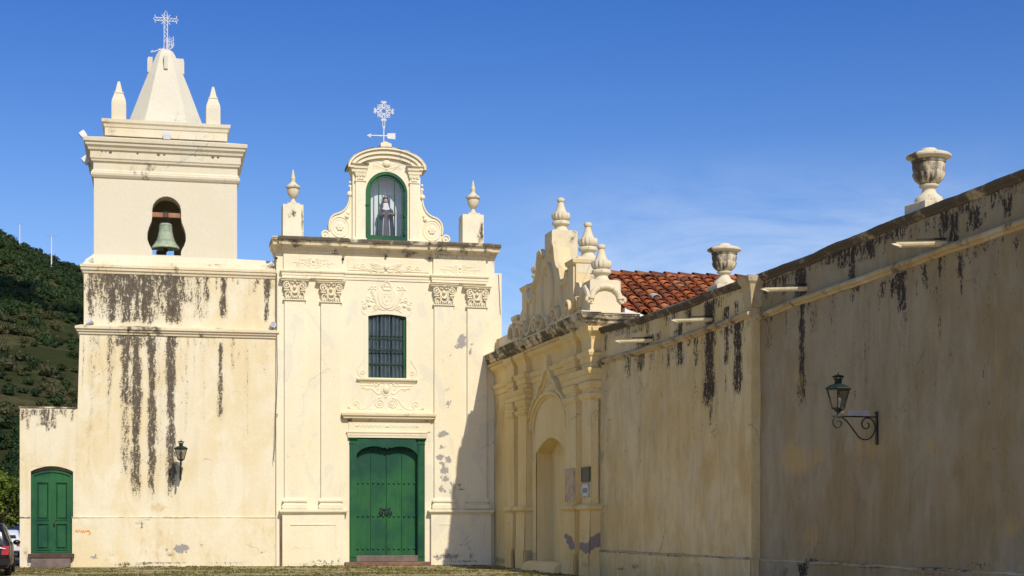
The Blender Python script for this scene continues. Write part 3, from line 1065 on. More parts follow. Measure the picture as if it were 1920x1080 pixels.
def build_annex():
    zt = F.z(90, 766)
    x0, x1 = xt(37), xt(138)
    dx0, dx1 = xt(57.5), xt(137)
    A = thing('side_annex', 'low cream annex with mould along its flat top, left of the tower', 'building', F, ((x0 + x1) / 2, 0, 0))
    zd0 = F.z(97, 1038)
    zsp = F.z(97, 884)
    zap = F.z(97, 874)
    st = streaks(F, YT, [(42, 5, 766, 790, .85), (52, 4, 766, 808, .8), (60, 8, 766, 782, .72), (84, 10, 766, 800, .95), (90, 3, 766, 812, .9), (100, 4, 766, 806, .85), (76, 3, 766, 800, .6), (122, 4, 766, 786, .6), (136, 4, 766, 792, .7), (112, 10, 766, 778, .6)])
    m = MB()
    holes = [(dx0, dx1 - .001, -1, zap)]
    m.sheet(x0, x1, 0, zt, YT - .0, holes=[(dx0, x1 + 1, zd0, zap)], step=.06, fields={'stain': st, 'peel': patches(F, YT, [(45, 1040, 5, 14, .5), (60, 1058, 10, 5, .55)]), 'ochre': patches(F, YT, [(46, 1045, 8, 30, .5)])})
    # segmental head of the doorway
    a = [(dx0, zsp)] + [(dx0 + (dx1 - dx0) * i / 12, zsp + (zap - zsp) * math.sin(math.pi * i / 12) ** .8) for i in range(1, 12)] + [(dx1, zsp)]
    m.prism(a + [(dx1, zap + .001), (dx0, zap + .001)], YT + .004, YT + .35)
    m.box(x0 + .004, dx0, YT + .02, 4, 0, zt)
    m.box(dx1, x1 + .3, YT + .02, 4, 0, zt)
    m.box(dx0, dx1, YT + .5, 4, 0, zt)
    m.box(dx0, dx1, YT + .02, 1, zap, zt)
    m.box(dx0, dx1, YT + .02, 1, 0, zd0 - .01)
    m.build('wall', M['tower'], A, recalc=False)
    c = MB()
    c.profile(x0, x1 + .05, YT, 4, [(.015, zt - .0), (.03, zt + .02), (.02, zt + .06)])
    c.build('coping', M['grimy'], A)
    d = MB()
    d.stack([(x0 - .01, dx0 - .01, YT - .022, YT + .05, TW['z_dado'] - .01), (x0 - .01, dx0 - .01, YT - .012, YT + .05, TW['z_dado'] + .02)])
    d.build('dado_edge', M['grimy'], A)
    # two-leaf green door
    fr = MB()
    fw = .10
    yd = YT + .14
    top = [(x, z - .17) for x, z in a]
    fr.box(dx0 + .003, dx0 + fw, yd, yd + .12, zd0, zsp - .1)
    fr.box(dx1 - fw, dx1 - .003, yd, yd + .12, zd0, zsp - .1)
    fr.tube([(x, yd + .06, z) for x, z in top], .06, 6)
    D = fr.build('door', M['green_frame'], A)
    mid = (dx0 + dx1) / 2
    for s in (-1, 1):
        l = MB()
        xa, xb = (dx0 + fw - .02, mid - .004) if s < 0 else (mid + .004, dx1 - fw + .02)
        n = 8
        head = []
        for i in range(n + 1):
            x = xa + (xb - xa) * i / n
            t = (x - dx0) / (dx1 - dx0)
            head.append((x, zsp - .16 + (zap - zsp) * math.sin(math.pi * t) ** .8))
        l.prism([(xb, zd0 + .02), (xa, zd0 + .02)] + head, yd + .05, yd + .10)
        # raised panels
        for (za, zb_) in ((zd0 + .14, zd0 + 1.02), (zd0 + 1.14, zsp - .36)):
            l.stack([(xa + .11, xb - .11, yd + .05, yd + .06, za - .002), (xa + .11, xb - .11, yd + .05, yd + .06, zb_ + .002)])
            for r in ((xa + .09, xb - .09, za - .02, za + .015), (xa + .09, xb - .09, zb_ - .015, zb_ + .02)):
                l.box(r[0], r[1], yd + .022, yd + .055, r[2], r[3])
            for r in ((xa + .09, za + .015), (xb - .12, za + .015)):
                l.box(r[0], r[0] + .03, yd + .022, yd + .055, r[1], zb_ - .015)
            l.stack([(xa + .17, xb - .17, yd + .03, yd + .06, za + .08), (xa + .17, xb - .17, yd + .03, yd + .06, zb_ - .08)])
        if s > 0:
            l.box(mid - .03, mid + .03, yd + .03, yd + .052, zd0 + .02, head[0][1])
        l.build('door_leaf', M['green'], D)
    h = MB()
    h.ball((mid + .07, yd + .02, zd0 + .98), .035)
    h.box(mid + .045, mid + .095, yd + .035, yd + .06, zd0 + .88, zd0 + 1.06)
    h.build('handle', M['iron'], D)
    t = MB()
    t.box(xt(53), xt(139.5), YT - .2, YT + .3, zd0 - .145, zd0 - .002)
    t.build('threshold', M['darkstone'], A, bevel=.012)
    s = MB()
    s.box(xt(60), xt(133), YT - .55, YT - .06, 0, .30)
    s.build('step', M['greystone'], A, bevel=.015)
    s = MB()
    s.add([(xt(20), -2.3, .012), (xt(118), -2.3, .012), (xt(134), -.56, .03), (xt(58), -.56, .03)], [(0, 1, 2, 3)])
    s.build('ramp', M['redstone'], A, recalc=False)


build_annex()


# ------------------------------------------------------------------ church front
def build_church():
    def x(u, y=YC): return F.at(u, y)
    def z(u, v, y=YC): return F.z(u, v, y)
    C = thing('church', 'cream church front with green double door, paired pilasters and a small saint gable', 'church', F, (x(725), YC, 0))
    xl, xr = x(518), x(927)
    ztop = z(725, 468)
    dx0, dx1 = x(655), x(796.5)
    dtop = z(725, 821)
    wx0, wx1 = x(690.5), x(762)
    wz0, wz1 = z(726, 708.5), z(726, 586)
    wsp0 = z(691, 589)
    m = MB()
    pe = patches(F, YC, [(866, 640, 8, 13, 1.0), (859, 650, 6, 6, .75), (886, 655, 7, 10, .75), (833, 660, 3, 3, .6), (848, 658, 5, 4, .6), (832, 674, 6, 4, .62), (884, 668, 4, 5, .6), (842, 756, 4, 8, .6),
                         (860, 912, 7, 8, .62), (866, 918, 6, 6, .6)])
    stn = patches(F, YC, [(930, 490, 4, 18, .8), (910, 866, 4, 8, .7), (898, 858, 4, 3, .6), (662, 745, 4, 22, .3)])
    m.sheet(xl, xr, 0, ztop, YC, holes=[(dx0, dx1, -1, dtop), (wx0, wx1, wz0, wz1)], step=.09, fields={'peel': pe, 'stain': stn, 'ochre': patches(F, YC, [(908, 700, 20, 60, .25)])}, wave=.006)
    # reveals and the mass behind
    m.box(xl, dx0, YC + .03, 1.0, 0, ztop)
    m.box(dx1, xr, YC + .03, 1.0, 0, ztop)
    m.box(dx0, wx0, YC + .03, 1.0, dtop, ztop)
    m.box(wx1, dx1, YC + .03, 1.0, dtop, ztop)
    m.box(wx0, wx1, YC + .03, 1.0, dtop, wz0)
    m.box(wx0, wx1, YC + .03, 1.0, wz1, ztop)
    m.box(dx0, dx1, YC + .62, 1.0, 0, dtop)
    m.box(wx0, wx1, YC + .55, 1.0, wz0, wz1)
    hd = [(wx0, wsp0)] + [(wx0 + (wx1 - wx0) * i / 12, wsp0 + (wz1 - wsp0) * math.sin(math.pi * i / 12)) for i in range(1, 12)] + [(wx1, wsp0)]
    hd = [(a, b - .12 + .06) for a, b in hd]
    m.prism(hd + [(wx1, wz1 + .001), (wx0, wz1 + .001)], YC + .003, YC + .5)
    m.build('facade_wall', M['church'], C, recalc=False)
    nv = MB()
    nv.box(x(532), xr - .05, 1.0, 22, 0, ztop - .9)
    nv.stack([(x(560), x(940, .4), .35, 21, 0), (x(560), x(940, .4), .35, 21, z(939, 513, .4))])
    nv.prism([(x(532), ztop - .9), (xr - .05, ztop - .9), ((xl + xr) / 2, ztop + .1)], 1.2, 21)
    nv.build('nave', M['church'], C)
    # pedestals carrying the pilasters
    for (ua, ub, zc) in ((529.5, 646, 958), (808.5, 921, 958)):
        q = MB()
        zt = z((ua + ub) / 2, 963)
        yp = YC - .16
        xa, xb = x(ua, yp), x(ub, yp)
        pl = patches(F, yp, [(835, 1044, 22, 4, .75), (822, 1048, 5, 5, .6), (856, 1042, 6, 5, .6), (540, 1027, 6, 3, .58), (636, 1048, 5, 4, .6), (812, 1028, 4, 3, .6), (600, 1052, 40, 2.5, .62), (870, 1052, 40, 2.5, .6)])
        q.sheet(xa, xb, 0, zt, yp, step=.07, fields={'peel': pl, 'stain': patches(F, yp, [(838, 1041, 22, 3, .78), (845, 1046, 14, 3, .7), (822, 1046, 5, 4, .65), (560, 1028, 22, 4, .35), (590, 1058, 50, 2, .7), (885, 1045, 5, 8, .6)])}, wave=.01)
        q.box(xa, xb, yp + .012, YC + .1, 0, zt)
        q.build('pedestal', M['church'], C, recalc=False)
        r = MB()   # sunk panel outline
        pa, pb = xa + .28, xb - .28
        zt0, zb0 = zt - .40, .62
        for bx in ((pa, pb, zt0, zt0 + .025), (pb - .025, pb, zb0, zt0)):
            r.box(bx[0], bx[1], yp - .022, yp + .03, bx[2], bx[3])
        r.build('panel_edge', M['trim'], C)
        cc = MB()
        cc.profile(xa, xb, yp, YC + .05, [(.0, zt - .03), (.03, zt - .02), (.05, zt + .03), (.10, zt + .05), (.11, zt + .11), (.05, zt + .14), (-.1, zt + .17)])
        cc.build('pedestal_cap', M['trim'], C)
    # pilasters
    for (ua, ub, vc, vb) in ((533.5, 571.5, 563, 935), (602, 639, 567.5, 935), (814.5, 850.5, 573, 934), (876.5, 912.5, 577, 934)):
        ys = YC - .085
        q = MB()
        xa, xb = x(ua, ys), x(ub, ys)
        um = (ua + ub) / 2
        z0, z1 = z(um, 954, ys), z(um, vc, ys)
        pl = patches(F, ys, [(832, 813, 9, 6, 1.0), (826, 815, 5, 5, .8), (828, 838, 5, 4, .75), (836, 838, 4, 3, .6), (826, 858, 7, 6, .85), (840, 861, 6, 8, .8), (831, 870, 8, 5, .75), (833, 881, 7, 8, .85), (828, 894, 6, 5, .7), (836, 897, 7, 6, .8),
                             (826, 916, 6, 6, .75), (833, 920, 5, 4, .7), (846, 908, 3, 5, .75), (844, 920, 3, 6, .7), (840, 757, 4, 6, .6), (846, 752, 2, 4, .6), (884, 650, 4, 8, .6), (881, 664, 3, 8, .7), (844, 665, 3, 3, .6)])
        q.sheet(xa, xb, z0, z1, ys, step=.05, fields={'peel': pl}, wave=.004)
        q.box(xa, xb, ys + .006, YC + .1, z0, z1)
        P = q.build('pilaster', M['church'], C, recalc=False)
        b = MB()
        b.profile(xa, xb, ys, YC + .05, [(.085, z0), (.085, z0 + .13), (.06, z0 + .15), (.03, z0 + .17), (.03, z0 + .22), (.075, z0 + .25), (.075, z0 + .30), (.03, z0 + .34), (.015, z0 + .36), (.0, z0 + .40)])
        b.build('pilaster_base', M['trim'], P)
        # capital with volutes, leaves and a hanging garland
        k = MB()
        hgt = .76
        w = (xb - xa) / 2
        xc = (xa + xb) / 2
        k.profile(xa, xb, ys, YC + .05, [(.05, z1), (.05, z1 + .05), (.015, z1 + .06), (.0, z1 + .09), (.0, z1 + hgt * .55), (.03, z1 + hgt * .8), (.05, z1 + hgt * .86)])
        k.profile(xa, xb, ys, YC + .05, [(.10, z1 + hgt * .86), (.13, z1 + hgt * .90), (.13, z1 + hgt * .93), (.17, z1 + hgt * .97), (.17, z1 + hgt), (.0, z1 + hgt + .02)])
        s = Relief(k, xc, z1, ys - .06, .01)
        s.line(spiral(w * 100 * .78, hgt * 100 * .66, 13, 2.5, 110, -1.6), 3.0, flat=2.2)
        s.line(bez((9, 20), (16, 34), (14, 50), (w * 100 * .78 - 4, hgt * 100 * .66 + 12)), 2.2, flat=1.4)
        s.dot(w * 100 * .78, hgt * 100 * .66, 3.6, sy=1.8)
        s.line([(w * 100 * .55, hgt * 100 * .44), (w * 100 * 1.05, hgt * 100 * .46)], 4.0, flat=1.6)
        s.line(arc(0, hgt * 100 * .48, 12, 11, 190, 350, 10), 3.0, both=False, flat=1.6)
        s.line(arc(0, hgt * 100 * .42, 16, 20, 185, 355, 12), 2.4, both=False, flat=1.6)
        for q_ in range(7):
            t = R(195 + q_ * 25)
            s.dot(17 * math.cos(t), hgt * 100 * .40 + 21 * math.sin(t), 3.6, both=False, sy=1.0)
        s.dot(0, hgt * 100 * .60, 6.5, both=False, sy=1.0)
        s.dot(0, hgt * 100 * .90, 7, both=False, sy=1.2)
        s.dot(7, hgt * 100 * .78, 4, sy=1.0); s.dot(14, hgt * 100 * .80, 3.2, sy=1.0)
        for q_ in range(4):
            xx = 6 + q_ * 8.5
            s.line([(xx, 6), (xx, 16 + 5 * (q_ % 2))], [2.6, 1.6], flat=1.1)
            s.line([(xx - 3, 13), (xx + 3, 13)], 1.3, flat=1.2)
        s.line(bez((w * 88, 12), (w * 98, 22), (w * 80, 30), (w * 66, 26)), 2.6, flat=1.4)
        k.build('capital', M['trim'], P, smooth=True)
    # entablature: architrave, frieze, cornice, stepping forward over the pilasters
    ze = lambda v: z(725, v)
    en = MB()
    za0, za1, zf1 = ze(527), ze(512), ze(480)
    zc0 = zf1
    pr_a = [(0, za0), (.03, za0), (.03, za0 + .085), (.05, za0 + .09), (.05, za0 + .18), (.09, za0 + .20), (.10, za0 + .25), (.02, za0 + .28)]
    en.profile(x(640), x(818), YC, YC + .2, pr_a, left=False, right=False)
    ga, gb, gc, gd = x(531, YC - .2), x(643, YC - .2), x(812.5, YC - .2), x(913, YC - .2)
    for (xa, xb) in ((ga, gb), (gc, gd)):
        en.profile(xa, xb, YC - .09, YC + .1, pr_a)
        # frieze blocks
        en.box(xa + .02, xb - .02, YC - .09, YC + .1, za0 + .27, zf1 + .02)
    # central raised frieze panel
    en.box(x(652), x(805), YC - .03, YC + .1, za0 + .34, zf1 - .10)
    E = en.build('entablature', M['trim'], C)
    co = MB()
    zt = z(725, 454)
    hh = zt - zc0
    pc = [(0, zc0 - .02), (.05, zc0), (.07, zc0 + .08), (.12, zc0 + .10), (.15, zc0 + .17), (.30, zc0 + .22), (.32, zc0 + .33), (.37, zc0 + .37), (.38, zc0 + hh - .04), (.34, zc0 + hh), (-.2, zc0 + hh + .04)]
    co.profile(xl, xr, YC, 1.1, pc, side=.42)
    for (xa, xb) in ((ga - .02, gb + .02), (gc - .02, gd + .02)):
        co.profile(xa, xb, YC - .10, YC, [(a, b + .003) for a, b in pc], side=.42)
    CO = co.build('cornice', M['grimy_light'], C)
    up = MB()   # mouldy upper fascia is its own coat
    pf = [(.375, zc0 + .36), (.395, zc0 + .375), (.405, zc0 + hh - .035), (.36, zc0 + hh + .01), (-.2, zc0 + hh + .05)]
    up.profile(xl, xr, YC, 1.05, pf, side=.42)
    for (xa, xb) in ((ga - .02, gb + .02), (gc - .02, gd + .02)):
        up.profile(xa, xb, YC - .10, YC, [(a, b + .003) for a, b in pf], side=.42)
    up.build('cornice_top', M['grimy'], C)
    for (xa, xb) in ((ga + .02, gb - .02), (gc + .02, gd - .02)):
        de = MB()
        n = int((xb - xa) / .085)
        for i in range(n):
            de.box(xa + i * .085, xa + i * .085 + .05, YC - .175, YC - .1, zc0 + .015, zc0 + .075)
        de.build('dentil_course', M['trim'], C)
    for u_, v_ in ((518, 484), (643, 486), (724, 480), (806, 484)):
        bo = MB()
        bo.ball((x(u_, YC - .1), YC - .1, z(u_, v_, YC - .1)), .05)
        bo.build('iron_bolt', M['iron'], C)
    # frieze reliefs
    for (uc, vc, yy) in ((588, 492.5, YC - .092), (863, 505.5, YC - .092)):
        fr = MB()
        s = Relief(fr, x(uc, yy), z(uc, vc, yy), yy, 1 / 53.)
        s.line(bez((2, -9), (12, -12), (14, 2), (28, -1)) + [(34, 0), (39, -1)], .85)
        s.line(spiral(28, -4, 4, 1, 90, -1.1), .8)
        s.line(spiral(7, -2, 4.5, 1, 120, -1.3), .9); s.line(spiral(13, 3, 4, 1, 200, 1.2), .8); s.line(spiral(7, 6, 3.5, 1, 250, 1.2), .8)
        s.dot(0, 3, 3.2, both=False); s.dot(20, 6, 1.6); s.dot(26, 5, 1.2); s.dot(0, -4, 2, both=False)
        for q_ in range(5):
            s.dot(4 + q_ * 4.2, 7.5 - q_ * .8, 1.4)
        fr.build('frieze_relief', M['trim'], E, smooth=True)
    fr = MB()
    s = Relief(fr, x(724, YC - .032), z(724, 501, YC - .032), YC - .032, 1 / 53.)
    s.dot(0, 0, 5, both=False, sz=1.2, sy=.8)
    for q_ in range(5):
        s.line(bez((5, 1 - q_), (14, 4 + 2 - q_ * 2), (22, 6 - q_ * 2.5), (30 - q_ * 2, 6 - q_ * 3)), 1.2)
    s.line(bez((4, -8), (16, -12), (28, -2), (46, -5)) + [(56, -2), (66, -3)], .9)
    s.line(spiral(43, 0, 6, 1, 240, 1.5), 1.1); s.line(spiral(58, -1, 4, 1, 90, -1.2), .9); s.line(spiral(14, -8, 3.5, 1, 90, -1.1), .9); s.line(spiral(28, -7, 3, 1, 90, -1.1), .9)
    s.dot(43, 0, 2)
    fr.build('frieze_relief', M['trim'], E, smooth=True)
    # central wall fittings: coat of arms over the window
    ca = MB()
    s = Relief(ca, x(725.5), z(725.5, 560), YC, 1 / 53.)
    yy = YC
    ov = [(x(725.5) + 17 * math.cos(t) / 53, z(725.5, 558) + 21 * math.sin(t) / 53) for t in np.linspace(0, 2 * math.pi, 29)[:-1]]
    ca.prism(ov, YC - .035, YC + .02)
    s.line([(17 * math.cos(t), 2 + 21 * math.sin(t)) for t in np.linspace(0, 2 * math.pi, 29)[:-1]], 1.3, both=False, closed=True)
    s.y = YC - .035
    s.line([(-8.5, 9), (-8.5, -4)] + arc(0, -4, 8.5, 8, 180, 360, 10) + [(8.5, 9)], .8, both=False)
    s.line([(-7, 8), (7, 8)], .6, both=False); s.dot(4.5, 4, 1.6); s.dot(0, -4, 1.7, both=False)
    # crown with points
    s.line([(-9, 22), (-6.5, 17), (6.5, 17), (9, 22)], 1.5, both=False); s.line([(-7, 16), (7, 16)], 1.6, both=False)
    for q_ in range(5): s.dot(-8 + q_ * 4, 23 - .0 * q_, 1.8, both=False, sz=1.3)
    s.y = YC
    for q_ in range(6): s.dot(1.5 + q_ * 1.3, 34 - q_ * 1.8 - (q_ % 2), 2.2)
    s.dot(0, 33, 2.6, both=False)
    # horns of plenty and flowers
    s.line(bez((1, -20), (18, -26), (20, 0), (28, 14)), [1.5, 2, 2.4, 2.8, 3.2, 3.4, 3.6, 3.8, 4, 4.2, 4.4], flat=.5)
    for q_ in range(9): s.dot(22 + (q_ % 5) * 3.1, 17 + (q_ // 5) * 4 + (q_ % 2) * 1.5, 2.1)
    s.line(spiral(36, -3, 6, 1, 60, 1.4), 1.2); s.dot(36, -3, 3); s.line(spiral(43, -16, 6, 1, 60, 1.4), 1.2); s.dot(43, -16, 3.2)
    s.dot(33, -13, 3.6); s.dot(29, -5, 2.2); s.dot(46, -6, 2); s.dot(26, 0, 2); s.dot(40, -9, 1.8)
    s.line(spiral(22, -15, 5, 1, 200, 1.2), 1.4)
    s.line(bez((47, -22), (46, -27), (44, -30), (39, -31)), .9)
    s.line(arc(0, -30, 30, 12, 20, 160, 12), 1.0, both=False)
    for q_ in range(10):
        s.dot(20 + RNG.random() * 26, -20 + RNG.random() * 22, 1.5 + RNG.random())
    ca.build('coat_of_arms', M['trim'], C, smooth=True)
    # flat surround of the window ending in volutes
    for sg in (-1, 1):
        su = MB()
        xo = wx0 if sg < 0 else wx1
        su.box(min(xo, xo + sg * .145), max(xo, xo + sg * .145), YC - .02, YC + .02, wz0, wz1 - .25)
        s = Relief(su, (wx0 + wx1) / 2, wz0, YC - .005, 1 / 53.)
        hwv = (wx1 - wx0) / 2 * 53
        for pts_, r_ in ((bez((hwv + 7, 40), (hwv + 8, 26), (hwv + 22, 20), (hwv + 20, 8)), .9), (spiral(hwv + 11, 8, 8, 1.5, 20, -1.6), 1.3)):
            s.line([(sg * a_, b_) for a_, b_ in pts_], r_, both=False)
        s.dot(sg * (hwv + 11), 8, 2.6, both=False)
        su.build('window_surround', M['trim'], C, smooth=True)
    si = MB()
    zs = z(726, 709)
    si.profile(x(675), x(777), YC, YC + .1, [(.0, zs - .19), (.03, zs - .17), (.05, zs - .11), (.11, zs - .08), (.12, zs - .03), (.10, zs - .0)])
    si.build('window_sill', M['trim'], C)
    # scrollwork between sill and door hood
    sw = MB()
    s = Relief(sw, x(724), z(724, 742), YC, 1 / 53.)
    s.dot(0, 12, 7, both=False, sz=1.25, sy=.6)
    s.line([(9 * math.cos(t), 12 + 11 * math.sin(t)) for t in np.linspace(0, 6.283, 21)[:-1]], 1.1, both=False, closed=True)
    s.line(bez((10, 6), (18, -4), (22, 16), (34, 13)) + [(40, 13), (46, 16)], 1.3)
    s.line([(12, 19), (50, 19)], 1.0)
    s.line(spiral(44, 15, 3.5, 1, 90, 1.2), 1.0); s.line(spiral(35, 11, 2.6, 1, 90, 1.2), .9); s.dot(14, 22, 2.6); s.dot(19, 18, 2.0); s.dot(16, 12, 1.8); s.dot(22, 22, 1.6)
    s.line(spiral(12, -14, 10, 2, 100, -1.9), 1.8); s.dot(12, -14, 2.6)
    s.line(bez((13, -3), (24, -4), (24, -12), (32, -20)) + bez((32, -20), (40, -26), (46, -26), (54, -24)), 1.2)
    s.line(spiral(56, -16, 7, 1.4, 260, -1.4), 1.4); s.dot(56, -16, 2.4); s.dot(70, -22, 3.0); s.line([(62, -24), (68, -25)], 1.0)
    s.line([(20, -25), (32, -25)], .9); s.dot(0, -2, 2.4, both=False)
    sw.build('scroll_relief', M['trim'], C, smooth=True)
    # hood over the door
    ho = MB()
    hz0, hz1 = z(727, 792), z(727, 776)
    hd_ = hz1 - hz0
    ho.profile(x(653), x(803), YC, YC + .1, [(.03, hz0), (.04, hz0 + .06), (.10, hz0 + .10), (.19, hz0 + .13), (.20, hz0 + .2), (.25, hz0 + .22), (.26, hz1 - .01), (.0, hz1 + .06)])
    HO = ho.build('door_hood', M['grimy_light'], C)
    pn = MB()
    pn.box(x(653), x(807), YC - .035, YC + .05, z(727, 809), hz0 + .01)
    pn.profile(x(654), x(797), YC, YC + .1, [(.04, dtop + .0), (.045, dtop + .08), (.06, dtop + .085), (.06, dtop + .15), (.085, dtop + .17), (.09, dtop + .21), (.0, dtop + .24)])
    PN = pn.build('door_lintel', M['trim'], C)
    gl = MB()
    s = Relief(gl, x(726), z(726, 799), YC - .035, 1 / 53.)
    s.line([(q_, 1.5 * math.sin(q_ * .55)) for q_ in np.linspace(-56, 56, 50)], .9, both=False)
    s.line([(q_, -1.5 * math.sin(q_ * .55)) for q_ in np.linspace(-48, 48, 44)], .7, both=False)
    for q_ in range(14): s.dot(3 + q_ * 3.9, (1.9 if q_ % 2 else -1.9), 1.3)
    s.dot(57, 0, 2.4); s.dot(0, 0, 3, both=False)
    gl.build('garland_relief', M['trim'], PN, smooth=True)
    # the green door
    fr = MB()
    yd = YC - .02
    ztp = z(727, 834)
    jw = .255
    fr.box(dx0 + .003, dx0 + jw, yd, yd + .30, .12, dtop - .004)
    fr.box(dx1 - jw, dx1 - .003, yd, yd + .30, .12, dtop - .004)
    for xa, xb in ((dx0 - .03, dx0 + jw + .03), (dx1 - jw - .03, dx1 + .03)):
        fr.stack([(xa, xb, yd - .05, yd + .02, dtop - .07), (xa - .02, xb + .02, yd - .075, yd + .02, dtop - .02), (xa - .02, xb + .02, yd - .075, yd + .02, dtop - .003)])
        fr.box(xa + .02, xb - .02, yd - .022, yd + .02, dtop - .22, dtop - .19)
        fr.box(xa + .06, xb - .06, yd - .025, yd + .02, .3, dtop - .3)
    ia, ib = dx0 + jw - .01, dx1 - jw + .01
    im = (ia + ib) / 2
    zlo = z(727, 850)
    cur = bez((ia, zlo - .06), (ia + .12, zlo + .18), (ia + .55, zlo + .34), (im - .14, zlo + .19), 10) + [(im - .08, zlo + .21), (im, zlo + .15), (im + .08, zlo + .21)] + bez((im + .14, zlo + .19), (ib - .55, zlo + .34), (ib - .12, zlo + .18), (ib, zlo - .06), 10)
    fr.prism(cur + [(ib, dtop - .004), (ia, dtop - .004)], yd + .03, yd + .16)
    D = fr.build('door', M['green_frame'], C)
    zd0 = z(727, 1041)
    for sg in (-1, 1):
        l = MB()
        xa, xb = (ia + .0, im - .008) if sg < 0 else (im + .008, ib - .0)
        yl = yd + .30
        mid = (xa + xb) / 2
        zt_ = dtop - .1
        for (p, q_) in ((xa, mid - .006), (mid + .006, xb)):
            l.stack([(p, q_, yl, yl + .08, zd0), (p, q_, yl, yl + .08, zt_)])
            l.box(p + .0, p + .02, yl - .012, yl + .01, zd0 + .01, zt_)
        l.box(xa, xb, yl + .03, yl + .07, zd0, zt_)
        for v_ in (845, 905.5, 967.5, 1028.5):
            zz = z(727, v_, yl)
            for (p, q_) in ((xa, mid), (mid, xb)):
                for t in (.17, .5, .83):
                    l.ball((p + (q_ - p) * t, yl - .012, zz), .048, 1, .75, 1, 10, 6)
        l.box(xa, xb, yl - .02, yl + .01, zd0, zd0 + .11)
        l.build('door_leaf', M['green'], D)
    h = MB()
    for uu in (714.5, 725, 731):
        hx = x(uu, yd + .28)
        zz = z(uu, 960, yd + .28)
        h.box(hx - .03, hx + .03, yd + .26, yd + .30, zz - .14, zz + .16)
        h.tube([(hx + .07 * math.cos(t), yd + .25, zz - .03 + .07 * math.sin(t)) for t in np.linspace(0, 6.283, 13)[:-1]], .016, 5, True)
    h.tube([(x(714), yd + .25, z(714, 955)), (x(733), yd + .25, z(733, 955))], .02, 6)
    h.build('handle', M['green_dark'], D)
    t = MB()
    t.box(dx0 + jw, dx1 - jw, YC - .04, YC + .6, .13, zd0 - .005)
    t.build('threshold', M['greystone'], C, bevel=.01)
    t = MB()
    t.box(x(647.5, -.55), x(808, -.55), YC - .50, YC + .5, 0, .125)
    t.build('step', M['redstone'], C, bevel=.012)
    # window: frame, bars, panes
    yw = YC + .17
    f = MB()
    fw = .085
    ze_ = wsp0 - .13
    f.box(wx0 + .002, wx0 + fw * .5, yw, yw + .14, wz0, ze_ + .08)
    f.box(wx1 - fw, wx1 - .002, yw - .04, yw + .14, wz0, ze_ + .08)
    ht = [(wx0 + (wx1 - wx0) * i / 14, ze_ + .02 + .17 * math.sin(math.pi * i / 14)) for i in range(15)]
    for i in range(14):
        (a, b), (c, d) = ht[i], ht[i + 1]
        f.prism([(a, b - .05), (c, d - .05), (c, d + .07), (a, b + .07)], yw - .02, yw + .14, True, True)
    f.box(wx0, wx1, yw, yw + .1, wz0, wz0 + .05)
    WN = f.build('window', M['green_frame'], C)
    g = MB()
    n = 9
    for i in range(1, n):
        xx = wx0 + .03 + (wx1 - wx0 - .10) * i / n
        tt = (xx - wx0) / (wx1 - wx0)
        g.tube([(xx, yw + .0, wz0), (xx, yw + .0, ze_ + .17 * math.sin(math.pi * tt))], .019, 6)
    for v_ in (631, 636, 656, 683):
        zz = z(726, v_, yw)
        if v_ == 631: continue
        g.box(wx0, wx1, yw - .028, yw + .022, zz - .022, zz + .022)
    g.build('window_grille', M['green_dark'], WN)
    sash = MB()
    for tt in (.333, .667):
        xx = wx0 + .03 + (wx1 - wx0 - .10) * tt
        sash.box(xx - .028, xx + .028, yw + .15, yw + .20, wz0, ze_ + .15)
    for v_ in (630, 662, 684):
        zz = z(726, v_, yw)
        sash.box(wx0, wx1, yw + .155, yw + .195, zz - .02, zz + .02)
    sash.build('sash', M['green_dark'], WN)
    g = MB()
    g.add([(wx0, yw + .175, wz0), (wx1, yw + .175, wz0), (wx1, yw + .175, wz1 - .02), (wx0, yw + .175, wz1 - .02)], [(0, 1, 2, 3)])
    g.build('glass_pane', M['glass'], WN)
    g = MB()
    nn = 60
    vs = []
    for i in range(nn + 1):
        xx = wx0 + (wx1 - wx0) * i / nn
        yy = yw + .26 + .008 * math.sin(i * .62) + .004 * math.sin(i * 1.3)
        vs += [(xx, yy, wz0), (xx, yy, wz1)]
    g.add(vs, [(2 * i, 2 * i + 2, 2 * i + 3, 2 * i + 1) for i in range(nn)])
    g.build('curtain', M['curtain'], WN, recalc=False)
    # piers at both ends of the parapet
    zcp = zc0 + hh + .02
    for (ua, ub, vt) in ((530.5, 569, 383), (867.5, 907, 402)):
        q = MB()
        yp = YC + .0
        um = (ua + ub) / 2
        xa, xb = x(ua, yp), x(ub, yp)
        zt_ = z(um, vt, yp)
        q.sheet(xa, xb, zcp, zt_, yp, step=.05, fields={'stain': patches(F, yp, [(550, 400, 5, 8, .78), (542, 405, 3, 4, .7), (567, 412, 2.5, 28, .85), (903, 435, 3.5, 22, .95), (899, 445, 4, 12, .8), (870, 420, 3, 20, .4)])}, wave=.002)
        q.stack([(xa, xb, yp + .004, yp + .75, zcp), (xa, xb, yp + .004, yp + .75, zt_)])
        q.build('parapet_pier', M['grimy_light'] if False else M['church'], C, recalc=False)
    for ua, ub in ((569, 610), (845, 867)):
        lw = MB()
        lw.box(x(ua), x(ub), YC + .15, YC + .5, zcp - .02, zcp + .08)
        lw.build('parapet', M['trim'], C)
    build_gable(C, x, z, zcp)
    return dict(zcp=zcp, ztop=ztop)


